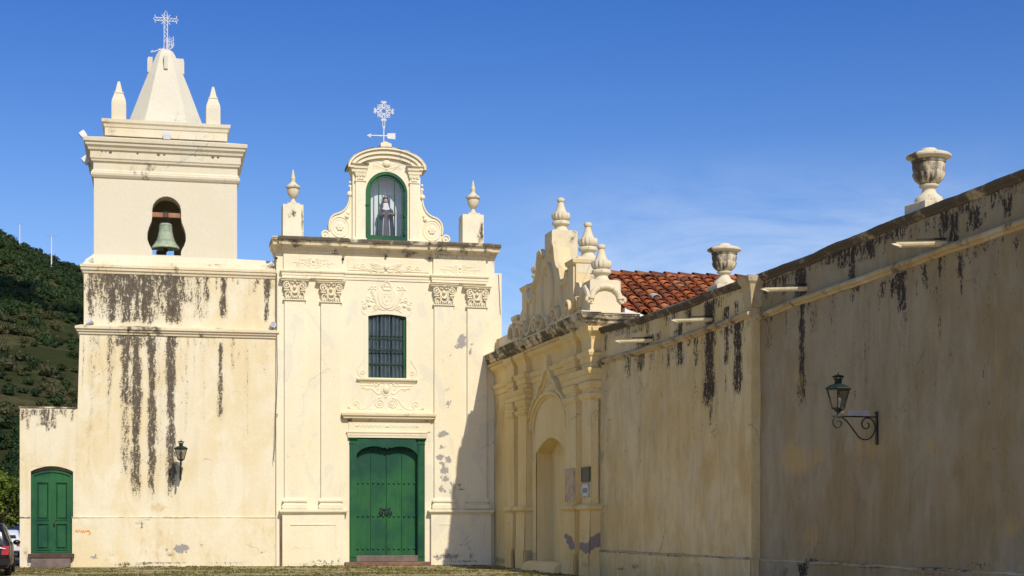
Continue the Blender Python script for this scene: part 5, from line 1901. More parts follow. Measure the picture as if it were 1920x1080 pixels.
def build_gate():
    T = thing('convent_gate', 'shaded ochre convent portal with blind doorway and scrolled gable, between church and long wall', 'gate', WG, (6.5, 0, 0))
    yP = -.18
    def z(u, v, y=yP): return WG.z(u, v, y)
    sa = WG.at(1005.5, 0)
    sb = WG.at(1058, 0) + .0
    nz0 = .26
    nsp = WG.z(1005.5, 850, 0)
    nap = nsp + .42
    zc = 7.06
    m = MB()
    pe = patches(WG, 0, [(1000, 1040, 8, 10, .5)])
    m.sheet(-.3, SG, 0, zc + .1, 0, holes=[(sa, sb, nz0, nap)], step=.10,
            fields={'ochre': patches(WG, 0, [(933, 830, 9, 90, .9), (944, 760, 6, 60, .7), (1000, 900, 20, 60, .35), (935, 990, 14, 40, .5)]), 'stain': patches(WG, 0, [(1119, 1000, 6, 40, .35), (930, 1050, 30, 6, .6), (975, 1056, 40, 6, .6), (1000, 1050, 10, 14, .5)]), 'peel': pe}, wave=.012)
    hd = [(sa, nsp)] + [(sa + (sb - sa) * i / 14, nsp + (nap - nsp) * math.sin(math.pi * i / 14) ** .9) for i in range(1, 14)] + [(sb, nsp)]
    m.prism(hd + [(sb, nap + .002), (sa, nap + .002)], .004, .6)
    for b in ((-.3, sa, 0, zc), (sb, SG, 0, zc), (sa, sb, nap, zc), (sa, sb, 0, nz0 - .01)):
        m.box(b[0], b[1], .02, 1.2, b[2], b[3])
    m.box(sa, sb, .52, 1.2, nz0 - .02, nap)
    m.build('wall', M['gate'], T, recalc=False)
    # string line in the blind doorway, little hook
    k = MB()
    k.box(sa, sb, .49, .53, nsp - .07, nsp - .02)
    k.build('door_recess_band', M['gate'], T)
    pil = [(953, 963.5), (971, 986.5), (1060.5, 1080), (1091, 1108.5)]
    groups = [(0, 1), (2, 3)]
    ranges = []
    for i, (ua, ub) in enumerate(pil):
        a, b = WG.at(ua, yP), WG.at(ub, yP)
        if i == 3: b = SG
        ranges.append((a, b))
        q = MB()
        pl = patches(WG, yP, [(1066, 1006, 4, 4, 1.2), (1071, 1013, 5, 7, 1.3), (1075, 1022, 4, 8, 1.3), (1083, 1026, 5, 4, 1.2), (1094, 1024, 9, 6, 1.4), (1104, 1028, 9, 8, 1.4), (1112, 1024, 6, 9, 1.4), (1119, 1020, 5, 9, 1.2)])
        q.sheet(a, b, 1.9, 5.95, yP, step=.09, wave=.006)
        q.box(a, b, yP + .008, .1, 1.9, 5.95)
        P = q.build('pilaster', M['gate'], T, recalc=False)
        d = MB()
        d.sheet(a - .05, b + .05, 0, 1.93, yP - .06, step=.06, fields={'peel': pl, 'stain': patches(WG, yP - .06, [(1120, 1010, 8, 30, .5), (1110, 1062, 20, 6, .55), (1073, 1050, 2, 6, .7)]), 'ochre': patches(WG, yP - .06, [(1080, 1050, 30, 20, .6)])}, wave=.02)
        d.sheet(a - .05, b + .05, 0, .62, yP - .10, step=.06, fields={'stain': patches(WG, yP - .1, [(1100, 1060, 20, 6, .5)]), 'ochre': patches(WG, yP - .06, [(1080, 1050, 30, 20, .6)])}, wave=.03)
        d.box(a - .05, b + .05, yP - .045, .1, 0, 1.93)
        d.box(a - .05, b + .05, yP - .08, .1, 0, .61)
        if i == 3:
            # end face of the last pedestal carries the same fallen render
            vs_o = len(d.v)
            n1, n2 = 8, 36
            vs = [(b + .056, yP - .05 + (.23 + .06) * i_ / n1, 1.9 * j_ / n2) for i_ in range(n1 + 1) for j_ in range(n2 + 1)]
            o = d.add(vs, [(i_ * (n2 + 1) + j_, (i_ + 1) * (n2 + 1) + j_, (i_ + 1) * (n2 + 1) + j_ + 1, i_ * (n2 + 1) + j_ + 1) for i_ in range(n1) for j_ in range(n2)])
            pv = np.array([1.35 * max(0, 1.5 - abs(v[2] - .98 - .5 * (v[1] + .1)) / .17) for v in vs])
            d.at.setdefault('peel', []).append((o, pv))
        d.build('pedestal', M['gate'], P, recalc=False)
        c = MB()
        c.profile(a - .05, b + .05, yP - .06, .1, [(0, 1.86), (.04, 1.88), (.09, 1.93), (.09, 1.99), (.0, 2.06)])
        c.build('pedestal_cap', M['gate'], P)
        c = MB()
        c.profile(a, b, yP, .1, [(0, 5.04), (.03, 5.05), (.08, 5.13), (.09, 5.2), (.02, 5.24), (0, 5.3)])
        c.profile(a, b, yP, .1, [(0, 5.33), (.03, 5.35), (.08, 5.45), (.09, 5.52), (.01, 5.58)])
        c.build('capital', M['gate'], P)
    e = MB()
    for g in groups:
        a, b = ranges[g[0]][0], ranges[g[1]][1]
        e.profile(a, b, yP, .1, [(.0, 5.56), (.05, 5.59), (.06, 5.73), (.10, 5.75), (.14, 5.83), (.15, 5.89), (.0, 5.95)])
        for i in g:
            a, b = ranges[i]
            e.profile(a, b, yP, .1, [(.0, 5.94), (.0, 6.06), (.04, 6.08), (.05, 6.24), (.09, 6.26), (.12, 6.34), (.12, 6.40), (.0, 6.45), (.01, 6.72), (.06, 6.85), (.14, 6.95), (.15, zc + .02)])
    e.profile(-.3, SG, 0, .1, [(.0, 6.04), (.04, 6.06), (.05, 6.23), (.09, 6.25), (.12, 6.33), (.12, 6.39), (.0, 6.44), (.02, 6.75), (.08, 6.86), (.2, 6.95), (.22, zc + .01)], left=False)
    e.build('entablature', M['gate'], T)
    # big mouldy cornice
    c = MB()
    ce = SG + .02
    pc = [(.16, zc), (.19, zc + .07), (.29, zc + .12), (.31, zc + .19), (.37, zc + .23), (.40, zc + .31), (.42, zc + .33), (.42, zc + .38)]
    c.profile(.12, ce - .25, 0, 1.2, pc, left=False)
    for g in groups:
        a, b = ranges[g[0]][0], ranges[g[1]][1]
        c.profile(a + .05, b - .06, -.16, 0, [(p_, z_ + .004) for p_, z_ in pc], left=True)
    c.build('cornice', M['grimy'], T)
    dt = MB()
    for i in range(70):
        s_ = .3 + i * .172
        if s_ > ce - .3: break
        dt.box(s_, s_ + .085, -.30, -.1, zc - .02, zc + .07)
    dt.build('dentil_course', M['gate'], T)
    s_ = MB()
    zt = zc + .38
    s_.profile(.10, ce - .23, 0, 1.2, [(.43, zt + .001), (.43, zt + .035), (-.3, zt + .09)], left=False)
    for g in groups:
        a, b = ranges[g[0]][0], ranges[g[1]][1]
        s_.profile(a + .05, b - .04, -.16, 0, [(.43, zt + .003), (.43, zt + .038), (0, zt + .05)])
    s_.build('cornice_slab', M['gable'], T)
    # ogee hood mould over the blind doorway
    h = MB()
    def hp(l): return [(WG.at(a, -.03), -.03, WG.z(a, b, -.03)) for a, b in l]
    cm = (sa + sb) / 2
    def tr(l, r, fl=1.3):
        h.tube([(cm + a, -.02, b) for a, b in l], r, 6, flat=fl)
    hwn = (sb - sa) / 2 + .45
    ar = arc(0, nap + .35, hwn, 1.05, 0, 180, 22)
    tr(ar, .085); tr([(a * .93, b - .10) for a, b in ar], .04)
    og = []
    for sg in (1, -1):
        half = bez((hwn + .25, nap + .75), (hwn + .05, nap + .6), (hwn - .1, nap + 1.2), (1.35, nap + 1.35), 7) + bez((1.3, nap + 1.35), (1.1, nap + 1.35), (1.0, nap + 1.75), (.75, nap + 1.72), 6) + bez((.7, nap + 1.75), (.5, nap + 1.8), (.45, nap + 2.15), (0, nap + 2.2), 6)
        tr([(sg * a, b) for a, b in half], .085, 1.6)
        tr([(sg * a * .94, b - .13) for a, b in half], .045)
        tr([(sg * a_, b_) for a_, b_ in spiral(hwn + .27, nap + .90, .14, .04, 270, 1.1)], .05)
    h.prism([(cm - .22, nap + 2.1), (cm + .22, nap + 2.1), (cm + .16, nap + 2.55), (cm - .16, nap + 2.55)], -.16, .05)
    for a_, b_ in ((-.55, 1.35), (.5, 1.3), (.15, 1.75), (-.2, 1.7)):
        h.ball((cm + a_, 0, nap + b_), .1, 1, .6, 1.2, 8, 5)
    h.build('hood_mould', M['gate'], T, smooth=True)
    st = MB()
    st.stack([(sa - .3, sb + .25, -.42, .0, 0), (sa - .3, sb + .2, -.34, .0, .2), (sa - .2, sb + .1, -.2, .5, .28)])
    st.build('step', M['gate'], T)
    build_gable_top(T, zt, ce, cm)


def build_gable_top(T, zt, ce, c0):
    kf = SG / 12.35
    zt = zt + .05
    half = [(4.55, zt), (4.55, 8.42), (3.85, 8.42), (3.80, 8.30), (3.55, 8.28), (3.35, 8.55), (3.05, 8.62), (3.05, 9.2), (2.30, 9.2), (2.25, 9.0)] + \
        bez((2.2, 8.85), (2.0, 8.55), (1.75, 8.75), (1.62, 9.05), 6) + bez((1.55, 9.2), (1.2, 9.25), (1.05, 9.5), (.98, 9.85), 7) + bez((.95, 9.95), (.8, 10.15), (.5, 10.1), (.40, 9.95), 5)
    g = MB()
    half = [(a * kf, b) for a, b in half]
    right = [(c0 + a, b) for a, b in half]
    left = [(c0 - a, b) for a, b in reversed(half)]
    g.prism(right + left, -.06, .38)
    GB = g.build('gable', M['gate_gable'], T)
    # rounded coping following the outline
    r = MB()
    for sg in (-1, 1):
        def tr(l, rad, y=-.06, fl=1.0): r.tube([(c0 + sg * a * kf, y, b) for a, b in l], rad, 6, flat=fl)
        tr(bez((2.3, 9.05), (2.0, 8.5), (1.75, 8.75), (1.62, 9.05), 6) + bez((1.55, 9.2), (1.2, 9.25), (1.05, 9.5), (.98, 9.85), 7) + bez((.95, 9.95), (.85, 10.2), (.5, 10.15), (.42, 9.9), 6), .11, -.05, 1.3)
        tr(bez((1.95, 7.7), (1.5, 8.3), (1.55, 8.6), (1.55, 8.9), 6), .09)
        # block rolls, scroll arches along the foot
        for cx_, rr in ((4.2, .40), (3.35, .30)):
            tr([(a, b) for a, b in arc(cx_, zt + .28, rr, rr * 1.05, 0, 180, 12)], .08, -.10, 1.6)
        tr(spiral(2.6, zt + .32, .34, .08, 180, -1.4), .08, -.12, 1.8)
        tr(bez((2.3, zt + .3), (2.0, zt + .02), (1.6, zt + .1), (1.45, zt + .55), 8), .085, -.12, 1.8)
        tr(spiral(1.1, zt + .35, .3, .07, 170, -1.3), .075, -.12, 1.8)
        tr(bez((.85, zt + .2), (.6, zt + .0), (.4, zt + .1), (.2, zt + .45), 8), .075, -.12, 1.6)
    r.tube([(c0 + .62 * math.cos(t), -.07, 8.75 + .85 * math.sin(t)) for t in np.linspace(0, 6.283, 33)[:-1]], .075, 6, True, 1.2)
    r.build('scroll_moulding', M['gate_gable'], GB, smooth=True)
    e = MB()
    e.prism([(c0 + .55 * math.cos(t), 8.75 + .78 * math.sin(t)) for t in np.linspace(0, 6.283, 25)[:-1]], -.075, -.04)
    e.build('oval_panel', M['gate_gable'], GB)
    # caps and mid pillars
    for sg in (-1, 1):
        k = MB()
        a = c0 + sg * 2.67 * kf
        k.profile(a - .36, a + .36, -.10, .40, [(.0, 9.14), (.06, 9.2), (.08, 9.3), (.0, 9.34)], back=True)
        k.box(a - .3, a + .3, -.12, .30, zt, 9.14)
        k.build('pillar_cap', M['gate_gable'], GB)
    # blocks carrying the finials, set back on the thick top
    def block(a, y0, y1, z0, z1, w=.42):
        q = MB()
        q.profile(a - w, a + w, y0, y1, [(0, z0), (0, z1 - .0)], back=False)
        q.box(a - w + .04, a + w - .04, y0 + .04, y1 - .04, z1 - .01, z1 + .03)
        return q
    apex = block(c0, -.05, .78, 9.72, 10.62)
    apex.build('finial_block', M['gable'], T)
    for sg in (-1, 1):
        q = block(c0 + sg * 2.68 * kf, -.02, .85, 8.9, 9.36, .38)
        q.box(c0 + sg * 2.68 * kf - .34, c0 + sg * 2.68 * kf + .34, .1, .8, zt, 8.92)
        q.build('finial_block', M['gable'], T)
    sR = WG.at(1109, .1) - .15
    q = MB()
    s1 = SG - .33
    s0 = s1 - .8
    q.box(s0, s1, -.12, .80, zt, 8.44)
    q.box(s0 + .03, s1 - .03, -.08, .76, 8.43, 8.47)
    q.build('corner_block', M['gable'], T)
    # arched roll on the end face of the corner block
    q = MB()
    ym = .34
    q.tube([(s1 + .03, ym + .42 * math.cos(t), 7.92 + .36 * math.sin(t)) for t in np.linspace(0, math.pi, 26)], .085, 10)
    for sg in (-1, 1):
        q.tube([(s1 + .03, ym + sg * (.50 + .075 * math.cos(t)), 7.90 + .075 * math.sin(t)) for t in np.linspace(0, 6.283, 11)[:-1]], .05, 6, True)
    q.tube([(s1 + .02 - .9 * t, -.14, 7.92 + .36 * math.sin(math.pi * t)) for t in np.linspace(0, 1, 12)], .085, 8)
    q.build('block_scroll', M['gable'], T, smooth=True)
    q = MB()
    q.box(c0 - 4.55 * kf, c0 - 3.75 * kf, -.10, .42, 8.40, 8.52)
    q.build('left_block_cap' if False else 'block_cap', M['gable'], T)
    # back link behind the corner block
    q = MB()
    q.box(c0 + 2.4 * kf, s0 + .05, .05, .5, zt, 7.95)
    q.build('low_parapet', M['grimy_light'], T)
    # roof-top wall running to the church
    q = MB()
    q.box(-.25, c0 - 4.5 * kf, .15, .6, zt - .05, zt + .62)
    q.build('low_parapet', M['gable'], T)
    # bottle finials
    spots = [(c0, .36, 10.65, 'tall bottle-shaped white finial at the very top of the gate gable'),
             (c0 + 2.68 * kf, .42, 9.39, 'bottle-shaped white finial on the gate gable, between the topmost one and the corner one'),
             (c0 - 2.68 * kf, .42, 9.39, 'bottle-shaped finial on the far shoulder of the gate gable, half hidden behind it'),
             (SG - .73, .34, 8.47, 'bottle-shaped white finial on the corner block of the gate, beside the tiled roof')]
    first = None
    for (a, y, z_, lab) in spots:
        if first is None:
            U = thing('bottle_finial', lab, 'finial', WG, (a, y, z_), group='bottle finials on the convent gate')
            m = MB()
            m.lathe([(.24, 0), (.24, .05), (.20, .10), (.19, .15), (.22, .19), (.275, .23), (.285, .29), (.26, .33), (.19, .355)], (a, y, z_), 28)
            m.build('foot', M['urn'], U, smooth=True)
            m = MB()
            m.lathe([(.19, .35), (.225, .38), (.255, .45), (.26, .52), (.245, .585), (.20, .61)], (a, y, z_), 64, rib=14, rib_d=.16, ribz=(.37, .60))
            m.build('leaf_bulb', M['urn'], U, smooth=True)
            m = MB()
            m.lathe([(.20, .58), (.175, .65), (.125, .78), (.09, .90), (.085, .93), (.115, .955), (.125, 1.0), (.115, 1.05), (.06, 1.075)], (a, y, z_), 24)
            m.build('neck', M['urn'], U, smooth=True)
            first = U
        else:
            c = copy_tree(first)
            c['label'] = lab
            c.location = WG.world(a, y, z_)


build_gate()


def build_plaques():
    y = -.18
    def rect(name, u0, u1, v0, v1, mat, lab, d=.03, frame_mat=None, text=False, bolts=False):
        a, b = WG.at(u0, y), WG.at(u1, y)
        z0, z1 = WG.z((u0 + u1) / 2, v1, y), WG.z((u0 + u1) / 2, v0, y)
        T = thing(name, lab, 'plaque', WG, ((a + b) / 2, y, z0))
        m = MB()
        m.box(a, b, y - d, y + .01, z0, z1)
        m.build('slab', mat, T, bevel=.006)
        if frame_mat:
            f = MB()
            for r in ((a - .02, a + .02, z0 - .02, z1 + .02), (b - .02, b + .02, z0 - .02, z1 + .02), (a + .02, b - .02, z0 - .02, z0 + .02), (a + .02, b - .02, z1 - .02, z1 + .02)):
                f.box(r[0], r[1], y - d - .012, y, r[2], r[3])
            f.build('rim', frame_mat, T)
        if text:
            t = MB()
            rnd = random.Random(3)
            n = 9
            for i in range(n):
                zz = z1 - .13 - i * (z1 - z0 - .22) / n
                x = a + .10 + rnd.random() * .05 + (.06 if i in (0, n - 1) else 0)
                while x < b - .13 - (.06 if i in (0, n - 1) else 0):
                    w = .02 + rnd.random() * .045
                    t.box(x, min(x + w, b - .09), y - d - .003, y - d + .002, zz - .009, zz + .009)
                    x += w + .028
            t.build('lettering', M['ink'], T)
        if bolts:
            t = MB()
            for xx in (a + .06, b - .06):
                for zz in (z0 + .06, z1 - .06):
                    t.ball((xx, y - d, zz), .022, 1, .6, 1, 8, 5)
            t.build('bolt', M['iron'], T)
        return T
    rect('stone_plaque', 1062, 1078, 880, 939, M['plaque_stone'], 'worn blank stone plaque on the pilaster right of the blind doorway', .035, M['plaque_stone'])
    rect('dark_plaque', 1092.5, 1107, 877, 902, M['plaque_dark'], 'dark bronze plaque on the last gate pilaster, above the white one', .03, M['plaque_dark'])
    rect('white_plaque', 1091.5, 1105.5, 907, 931, M['plaque_white'], 'white marble plaque with lines of small lettering, below the dark plaque', .03, M['grey_metal'], True, True)


build_plaques()


# ------------------------------------------------------------------ the long convent wall
S_STEP = W.at(1409, 0.0)
SW = W.at(1122, 0.0)
Y2 = 0.20
S_END = 46.0


def poly_z(pts):
    xs = [p[0] for p in pts]
    zs = [p[1] for p in pts]
    return lambda s: float(np.interp(s, xs, zs))


TOP1 = [W.P(u, v, 0.0) for u, v in ((1127, 616), (1200, 598), (1281, 572), (1345, 545), (1409, 523))]
TOP2 = [W.P(u, v, Y2) for u, v in ((1414, 521), (1480, 497), (1509, 490), (1560, 464), (1637, 434), (1700, 408), (1780, 378), (1850, 351), (1920, 324))]
MLD1 = [W.P(u, v, 0.0) for u, v in ((1124, 680), (1195, 660), (1253, 643), (1330, 617), (1409, 588))]
MLD2 = [W.P(u, v, Y2) for u, v in ((1425, 592), (1495, 566), (1590, 534), (1650, 513), (1755, 476), (1840, 446), (1920, 419))]


def loft(m, pts, prof, y, s_cut=0.35, jitter=0.0, ends=True):
    """Run a moulding profile [(projection, dz)] along a gently uneven line of (s, z)."""
    s0, s1 = pts[0][0], pts[-1][0]
    n = max(2, int((s1 - s0) / s_cut))
    fz = poly_z(pts)
    k = len(prof)
    vs, fs = [], []
    for i in range(n + 1):
        s = s0 + (s1 - s0) * i / n
        j = jitter * (math.sin(s * 3.1) + .6 * math.sin(s * 7.7 + 1) + .8 * (RNG.random() - .5))
        for p, dz in prof:
            vs.append((s, y - p + j * .5, fz(s) + dz + j))
    for i in range(n):
        for q in range(k - 1):
            fs.append((i * k + q, (i + 1) * k + q, (i + 1) * k + q + 1, i * k + q + 1))
    if ends:
        fs.append(tuple(range(k)))
        fs.append(tuple(n * k + q for q in range(k - 1, -1, -1)))
    m.add(vs, fs)


def build_wall():
    T = thing('convent_wall', 'long shaded convent wall with black runs under its moulding and wooden spouts', 'wall', W, (22, 0, 0))
    def vt(u): return float(np.interp(u, [1124, 1200, 1281, 1345, 1409, 1480, 1560, 1637, 1700, 1780, 1850, 1920], [622, 606, 580, 553, 531, 507, 474, 444, 418, 389, 362, 335]))
    def vm(u): return float(np.interp(u, [1124, 1195, 1253, 1330, 1409, 1425, 1495, 1590, 1650, 1755, 1840, 1920], [684, 664, 647, 621, 592, 597, 572, 541, 521, 484, 455, 428]))
    rr1 = random_runs(W, 0, 1, 26, 1130, 1405, vt, (8, 46), (1.5, 5), (.55, .95)) + random_runs(W, 0, 2, 34, 1130, 1405, vm, (8, 60), (1.2, 4), (.45, .85)) + random_runs(W, 0, 3, 22, 1130, 1405, vm, (60, 330), (1.5, 4), (.28, .42))
    rr2 = random_runs(W, Y2, 4, 40, 1425, 1920, vt, (10, 50), (2, 8), (.55, .98)) + random_runs(W, Y2, 5, 34, 1430, 1920, vm, (10, 70), (1.5, 6), (.45, .88)) + random_runs(W, Y2, 6, 26, 1430, 1920, vm, (80, 420), (2, 6), (.26, .42))
    rr1 += random_runs(W, 0, 21, 9, 1135, 1400, vt, (10, 24), (8, 20), (.5, .72))
    rr2 += random_runs(W, Y2, 22, 16, 1430, 1920, vt, (14, 34), (8, 26), (.5, .76))
    top2 = TOP2 + [(S_END, 7.02)]
    mld2 = MLD2 + [(S_END, 6.2)]
    st1 = streaks(W, 0.0, [(1136, 3, 628, 660, .8), (1200, 5, 640, 700, .9), (1204, 4, 660, 692, .85), (1223, 4, 655, 680, .7), (1258, 3, 630, 660, .75), (1275, 5, 605, 690, .98), (1266, 3, 620, 652, .8),
                           (1212, 5, 632, 655, .9), (1222, 4, 625, 645, .85), (1235, 4, 620, 640, .8), (1285, 3, 575, 600, .7), (1330, 9, 566, 770, 1.08), (1333, 4, 760, 800, .75), (1326, 4, 600, 700, 1), (1363, 4.5, 575, 690, .98), (1362, 3, 690, 740, .6), (1383, 6, 605, 745, 1.05), (1382, 3, 560, 605, .8),
                           (1303, 3, 640, 660, .6), (1170, 3, 640, 660, .5), (1240, 3, 660, 760, .4), (1300, 4, 670, 840, .4), (1200, 4, 700, 900, .35), (1344, 4, 700, 860, .4), (1255, 5, 760, 900, .3)] + rr1)
    st2 = streaks(W, Y2, [(1505, 5.5, 492, 770, 1.02), (1500, 8, 490, 570, 1.05), (1517, 3, 560, 590, .8), (1492, 4, 500, 545, .7), (1595, 6, 468, 535, .95), (1625, 16, 450, 492, .85), (1634, 5, 445, 480, 1.0), (1655, 6, 530, 560, .85), (1673, 5, 525, 562, .9), (1690, 9, 510, 590, 1.0), (1696, 4, 560, 610, .7),
                          (1765, 5, 415, 470, .85), (1786, 8, 400, 470, 1.02), (1800, 6, 478, 520, .88), (1803, 3, 500, 560, .7), (1826, 12, 392, 432, .98), (1846, 5, 400, 420, .75), (1890, 6, 375, 410, .95), (1905, 6, 440, 475, .75), (1770, 4, 480, 520, .6), (1830, 4, 500, 560, .5), (1720, 4, 520, 570, .5), (1745, 30, 410, 440, .6),
                          (1560, 5, 545, 640, .45), (1440, 5, 580, 660, .5), (1448, 4, 540, 570, .5), (1655, 40, 440, 455, .8), (1580, 30, 470, 485, .75), (1600, 4, 600, 800, .38), (1700, 5, 600, 800, .36), (1850, 5, 520, 800, .4), (1780, 4, 560, 760, .34)] + rr2)
    p2 = patches(W, Y2, [(1522, 1048, 12, 4, 1.0), (1505, 1072, 8, 14, 1.0), (1500, 934, 5, 3, .55), (1835, 1062, 30, 5, .7), (1700, 1066, 40, 3, .75), (1620, 1059, 30, 3, .7), (1570, 1056, 30, 3, .8), (1790, 1074, 40, 3, .9)])
    oc1 = patches(W, 0.0, [(1330, 880, 12, 40, .8), (1395, 880, 18, 50, .95), (1380, 780, 26, 40, .5), (1340, 800, 20, 50, .4), (1395, 990, 14, 40, .6), (1230, 800, 30, 80, .25), (1340, 1030, 30, 14, .6)])
    oc2 = patches(W, Y2, [(1500, 860, 50, 28, .95), (1520, 800, 40, 30, .5), (1520, 1010, 14, 26, .8), (1520, 940, 12, 60, .45), (1630, 845, 36, 20, .7), (1755, 830, 26, 20, .65), (1700, 985, 30, 50, .35), (1840, 690, 40, 50, .45), (1880, 850, 50, 26, .5), (1880, 980, 50, 22, .6), (1780, 930, 16, 70, .4),
                          (1500, 720, 30, 30, .5), (1850, 560, 40, 30, .45), (1760, 620, 40, 40, .35), (1470, 1040, 50, 12, .5), (1850, 760, 60, 20, .35)])

    def stain2(X, Z):
        return np.maximum(st2(X, Z), p2(X, Z))
    zt1, zt2 = min(p[1] for p in TOP1) - .02, min(p[1] for p in top2) - .02
    f1, f2 = poly_z(TOP1), poly_z(top2)
    m = MB()
    m.sheet(SW - .05, S_STEP, .7, zt1 + .12, 0.0, step=.075, fields={'stain': st1, 'ochre': oc1}, wave=.02)
    m.box(SW - .05, S_STEP, .035, .9, .0, zt1)
    m.add([(S_STEP, -.002, .0), (S_STEP + .003, Y2 + .03, .0), (S_STEP + .003, Y2 + .03, zt1), (S_STEP, -.002, zt1)], [(0, 1, 2, 3)])
    m.build('wall', M['wall'], T, recalc=False)
    m = MB()
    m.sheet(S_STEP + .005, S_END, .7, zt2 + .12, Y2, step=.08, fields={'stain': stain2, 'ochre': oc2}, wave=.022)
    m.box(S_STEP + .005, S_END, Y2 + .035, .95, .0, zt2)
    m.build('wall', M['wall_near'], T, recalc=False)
    # skirting
    k = MB()
    sk1 = patches(W, -.05, [(1170, 1036, 30, 2.5, .9), (1240, 1040, 40, 2.5, .85), (1140, 1034, 16, 3, .9), (1290, 1043, 20, 2.5, .8), (1165, 1066, 8, 3, .8), (1190, 1062, 8, 6, .75), (1310, 1058, 3, 3, .8)])
    sk2 = patches(W, Y2 - .05, [(1460, 1054, 20, 2.5, .8), (1505, 1066, 9, 16, 1.05), (1560, 1060, 40, 3, .8), (1640, 1064, 50, 3, .75), (1750, 1074, 60, 3, .8)])
    k.sheet(SW - .1, S_STEP + .05, 0, .725, -.05, step=.07, fields={'stain': sk1, 'ochre': patches(W, -.05, [(1200, 1065, 120, 20, .55)])}, wave=.03)
    k.box(SW - .1, S_STEP + .05, -.03, .3, 0, .72)
    k.build('skirting', M['wall'], T, recalc=False)
    k = MB()
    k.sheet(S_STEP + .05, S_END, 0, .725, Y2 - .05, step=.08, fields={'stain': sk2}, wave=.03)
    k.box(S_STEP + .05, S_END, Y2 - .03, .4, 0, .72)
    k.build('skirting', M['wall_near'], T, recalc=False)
    k = MB()
    loft(k, [(SW, .725), (S_STEP + .05, .725)], [(0, -.02), (.058, -.005), (.055, .02), (.0, .045)], 0, .12, .008)
    loft(k, [(S_STEP + .05, .725), (S_END, .725)], [(0, -.02), (.058, -.005), (.055, .02), (.0, .045)], Y2, .12, .008)
    k.build('skirting_edge', M['moulding'], T)
    # coping and moulding
    pc = [(-.9, -.14), (.0, -.14), (.03, -.13), (.05, -.09), (.10, -.06), (.125, -.02), (.115, .02), (.0, .05), (-.9, .04)]
    c = MB()
    loft(c, [(SW - .05, TOP1[0][1] - .0)] + TOP1[1:-1] + [(S_STEP + .05, TOP1[-1][1])], pc, 0, .12, .006)
    loft(c, [(S_STEP + .05, top2[0][1])] + top2[1:], pc, Y2, .12, .006)
    c.build('coping', M['coping'], T)
    pm = [(0, -.09), (.03, -.085), (.05, -.05), (.10, -.03), (.12, .0), (.11, .04), (.06, .05), (0, .10)]
    c = MB()
    loft(c, [(SW - .02, MLD1[0][1])] + MLD1[1:-1] + [(S_STEP + .02, MLD1[-1][1])], pm, 0, .12, .006)
    loft(c, [(S_STEP + .02, mld2[0][1] - .02)] + mld2[1:], pm, Y2, .12, .006)
    c.build('string_moulding', M['moulding'], T)
    # small corbel where the two lengths meet
    q = MB()
    zt = TOP1[-1][1]
    q.profile(S_STEP - .30, S_STEP + .06, -.02, .3, [(.0, zt - .62), (.015, zt - .60), (.03, zt - .35), (.07, zt - .12), (.12, zt - .06), (.14, zt + .06), (.0, zt + .09)])
    q.build('corbel', M['moulding'], T)
    # water spouts
    for (u, v, u2, v2, yy) in ((1222, 639, 1157, 644.5, 0.0), (1334, 600, 1272, 603.5, 0.0), (1512, 542, 1420, 552, Y2), (1772, 458, 1670, 472, Y2)):
        s, zz = W.P(u, v, yy)
        ln = .95
        m = MB()
        n = 8
        vs, fs = [], []
        dz = .02
        secs = 2
        for j, (yy_, dzz) in enumerate(((yy + .12, .015), (yy - ln + .12, -.05))):
            for rr in (.085, .06):
                for i in range(n + 1):
                    t = math.pi + math.pi * i / n
                    vs.append((s + rr * math.cos(t), yy_ - (.16 * math.cos(t) ** 4 if j else 0), zz + dzz + rr * math.sin(t) * .9 + .03))
        L_ = 2 * (n + 1)
        for i in range(n):
            fs.append((i, i + 1, L_ + i + 1, L_ + i))
            fs.append((n + 1 + i, L_ + n + 1 + i, L_ + n + 2 + i, n + 2 + i))
            fs.append((L_ + i, L_ + i + 1, L_ + n + 2 + i, L_ + n + 1 + i))
        fs.append((0, n + 1, L_ + n + 1, L_)); fs.append((n, L_ + n, L_ + 2 * n + 1, 2 * n + 1))
        m.add(vs, fs)
        ye = yy - ln + .12
        SP = m.build('water_spout', M['spout'], T)
        r = MB()
        r.tube([(s + .02, yy + .1, zz + .10), (s + .02, ye + .28, zz + .055)], .016, 6)
        r.build('stay_rod', M['iron'], SP)


build_wall()


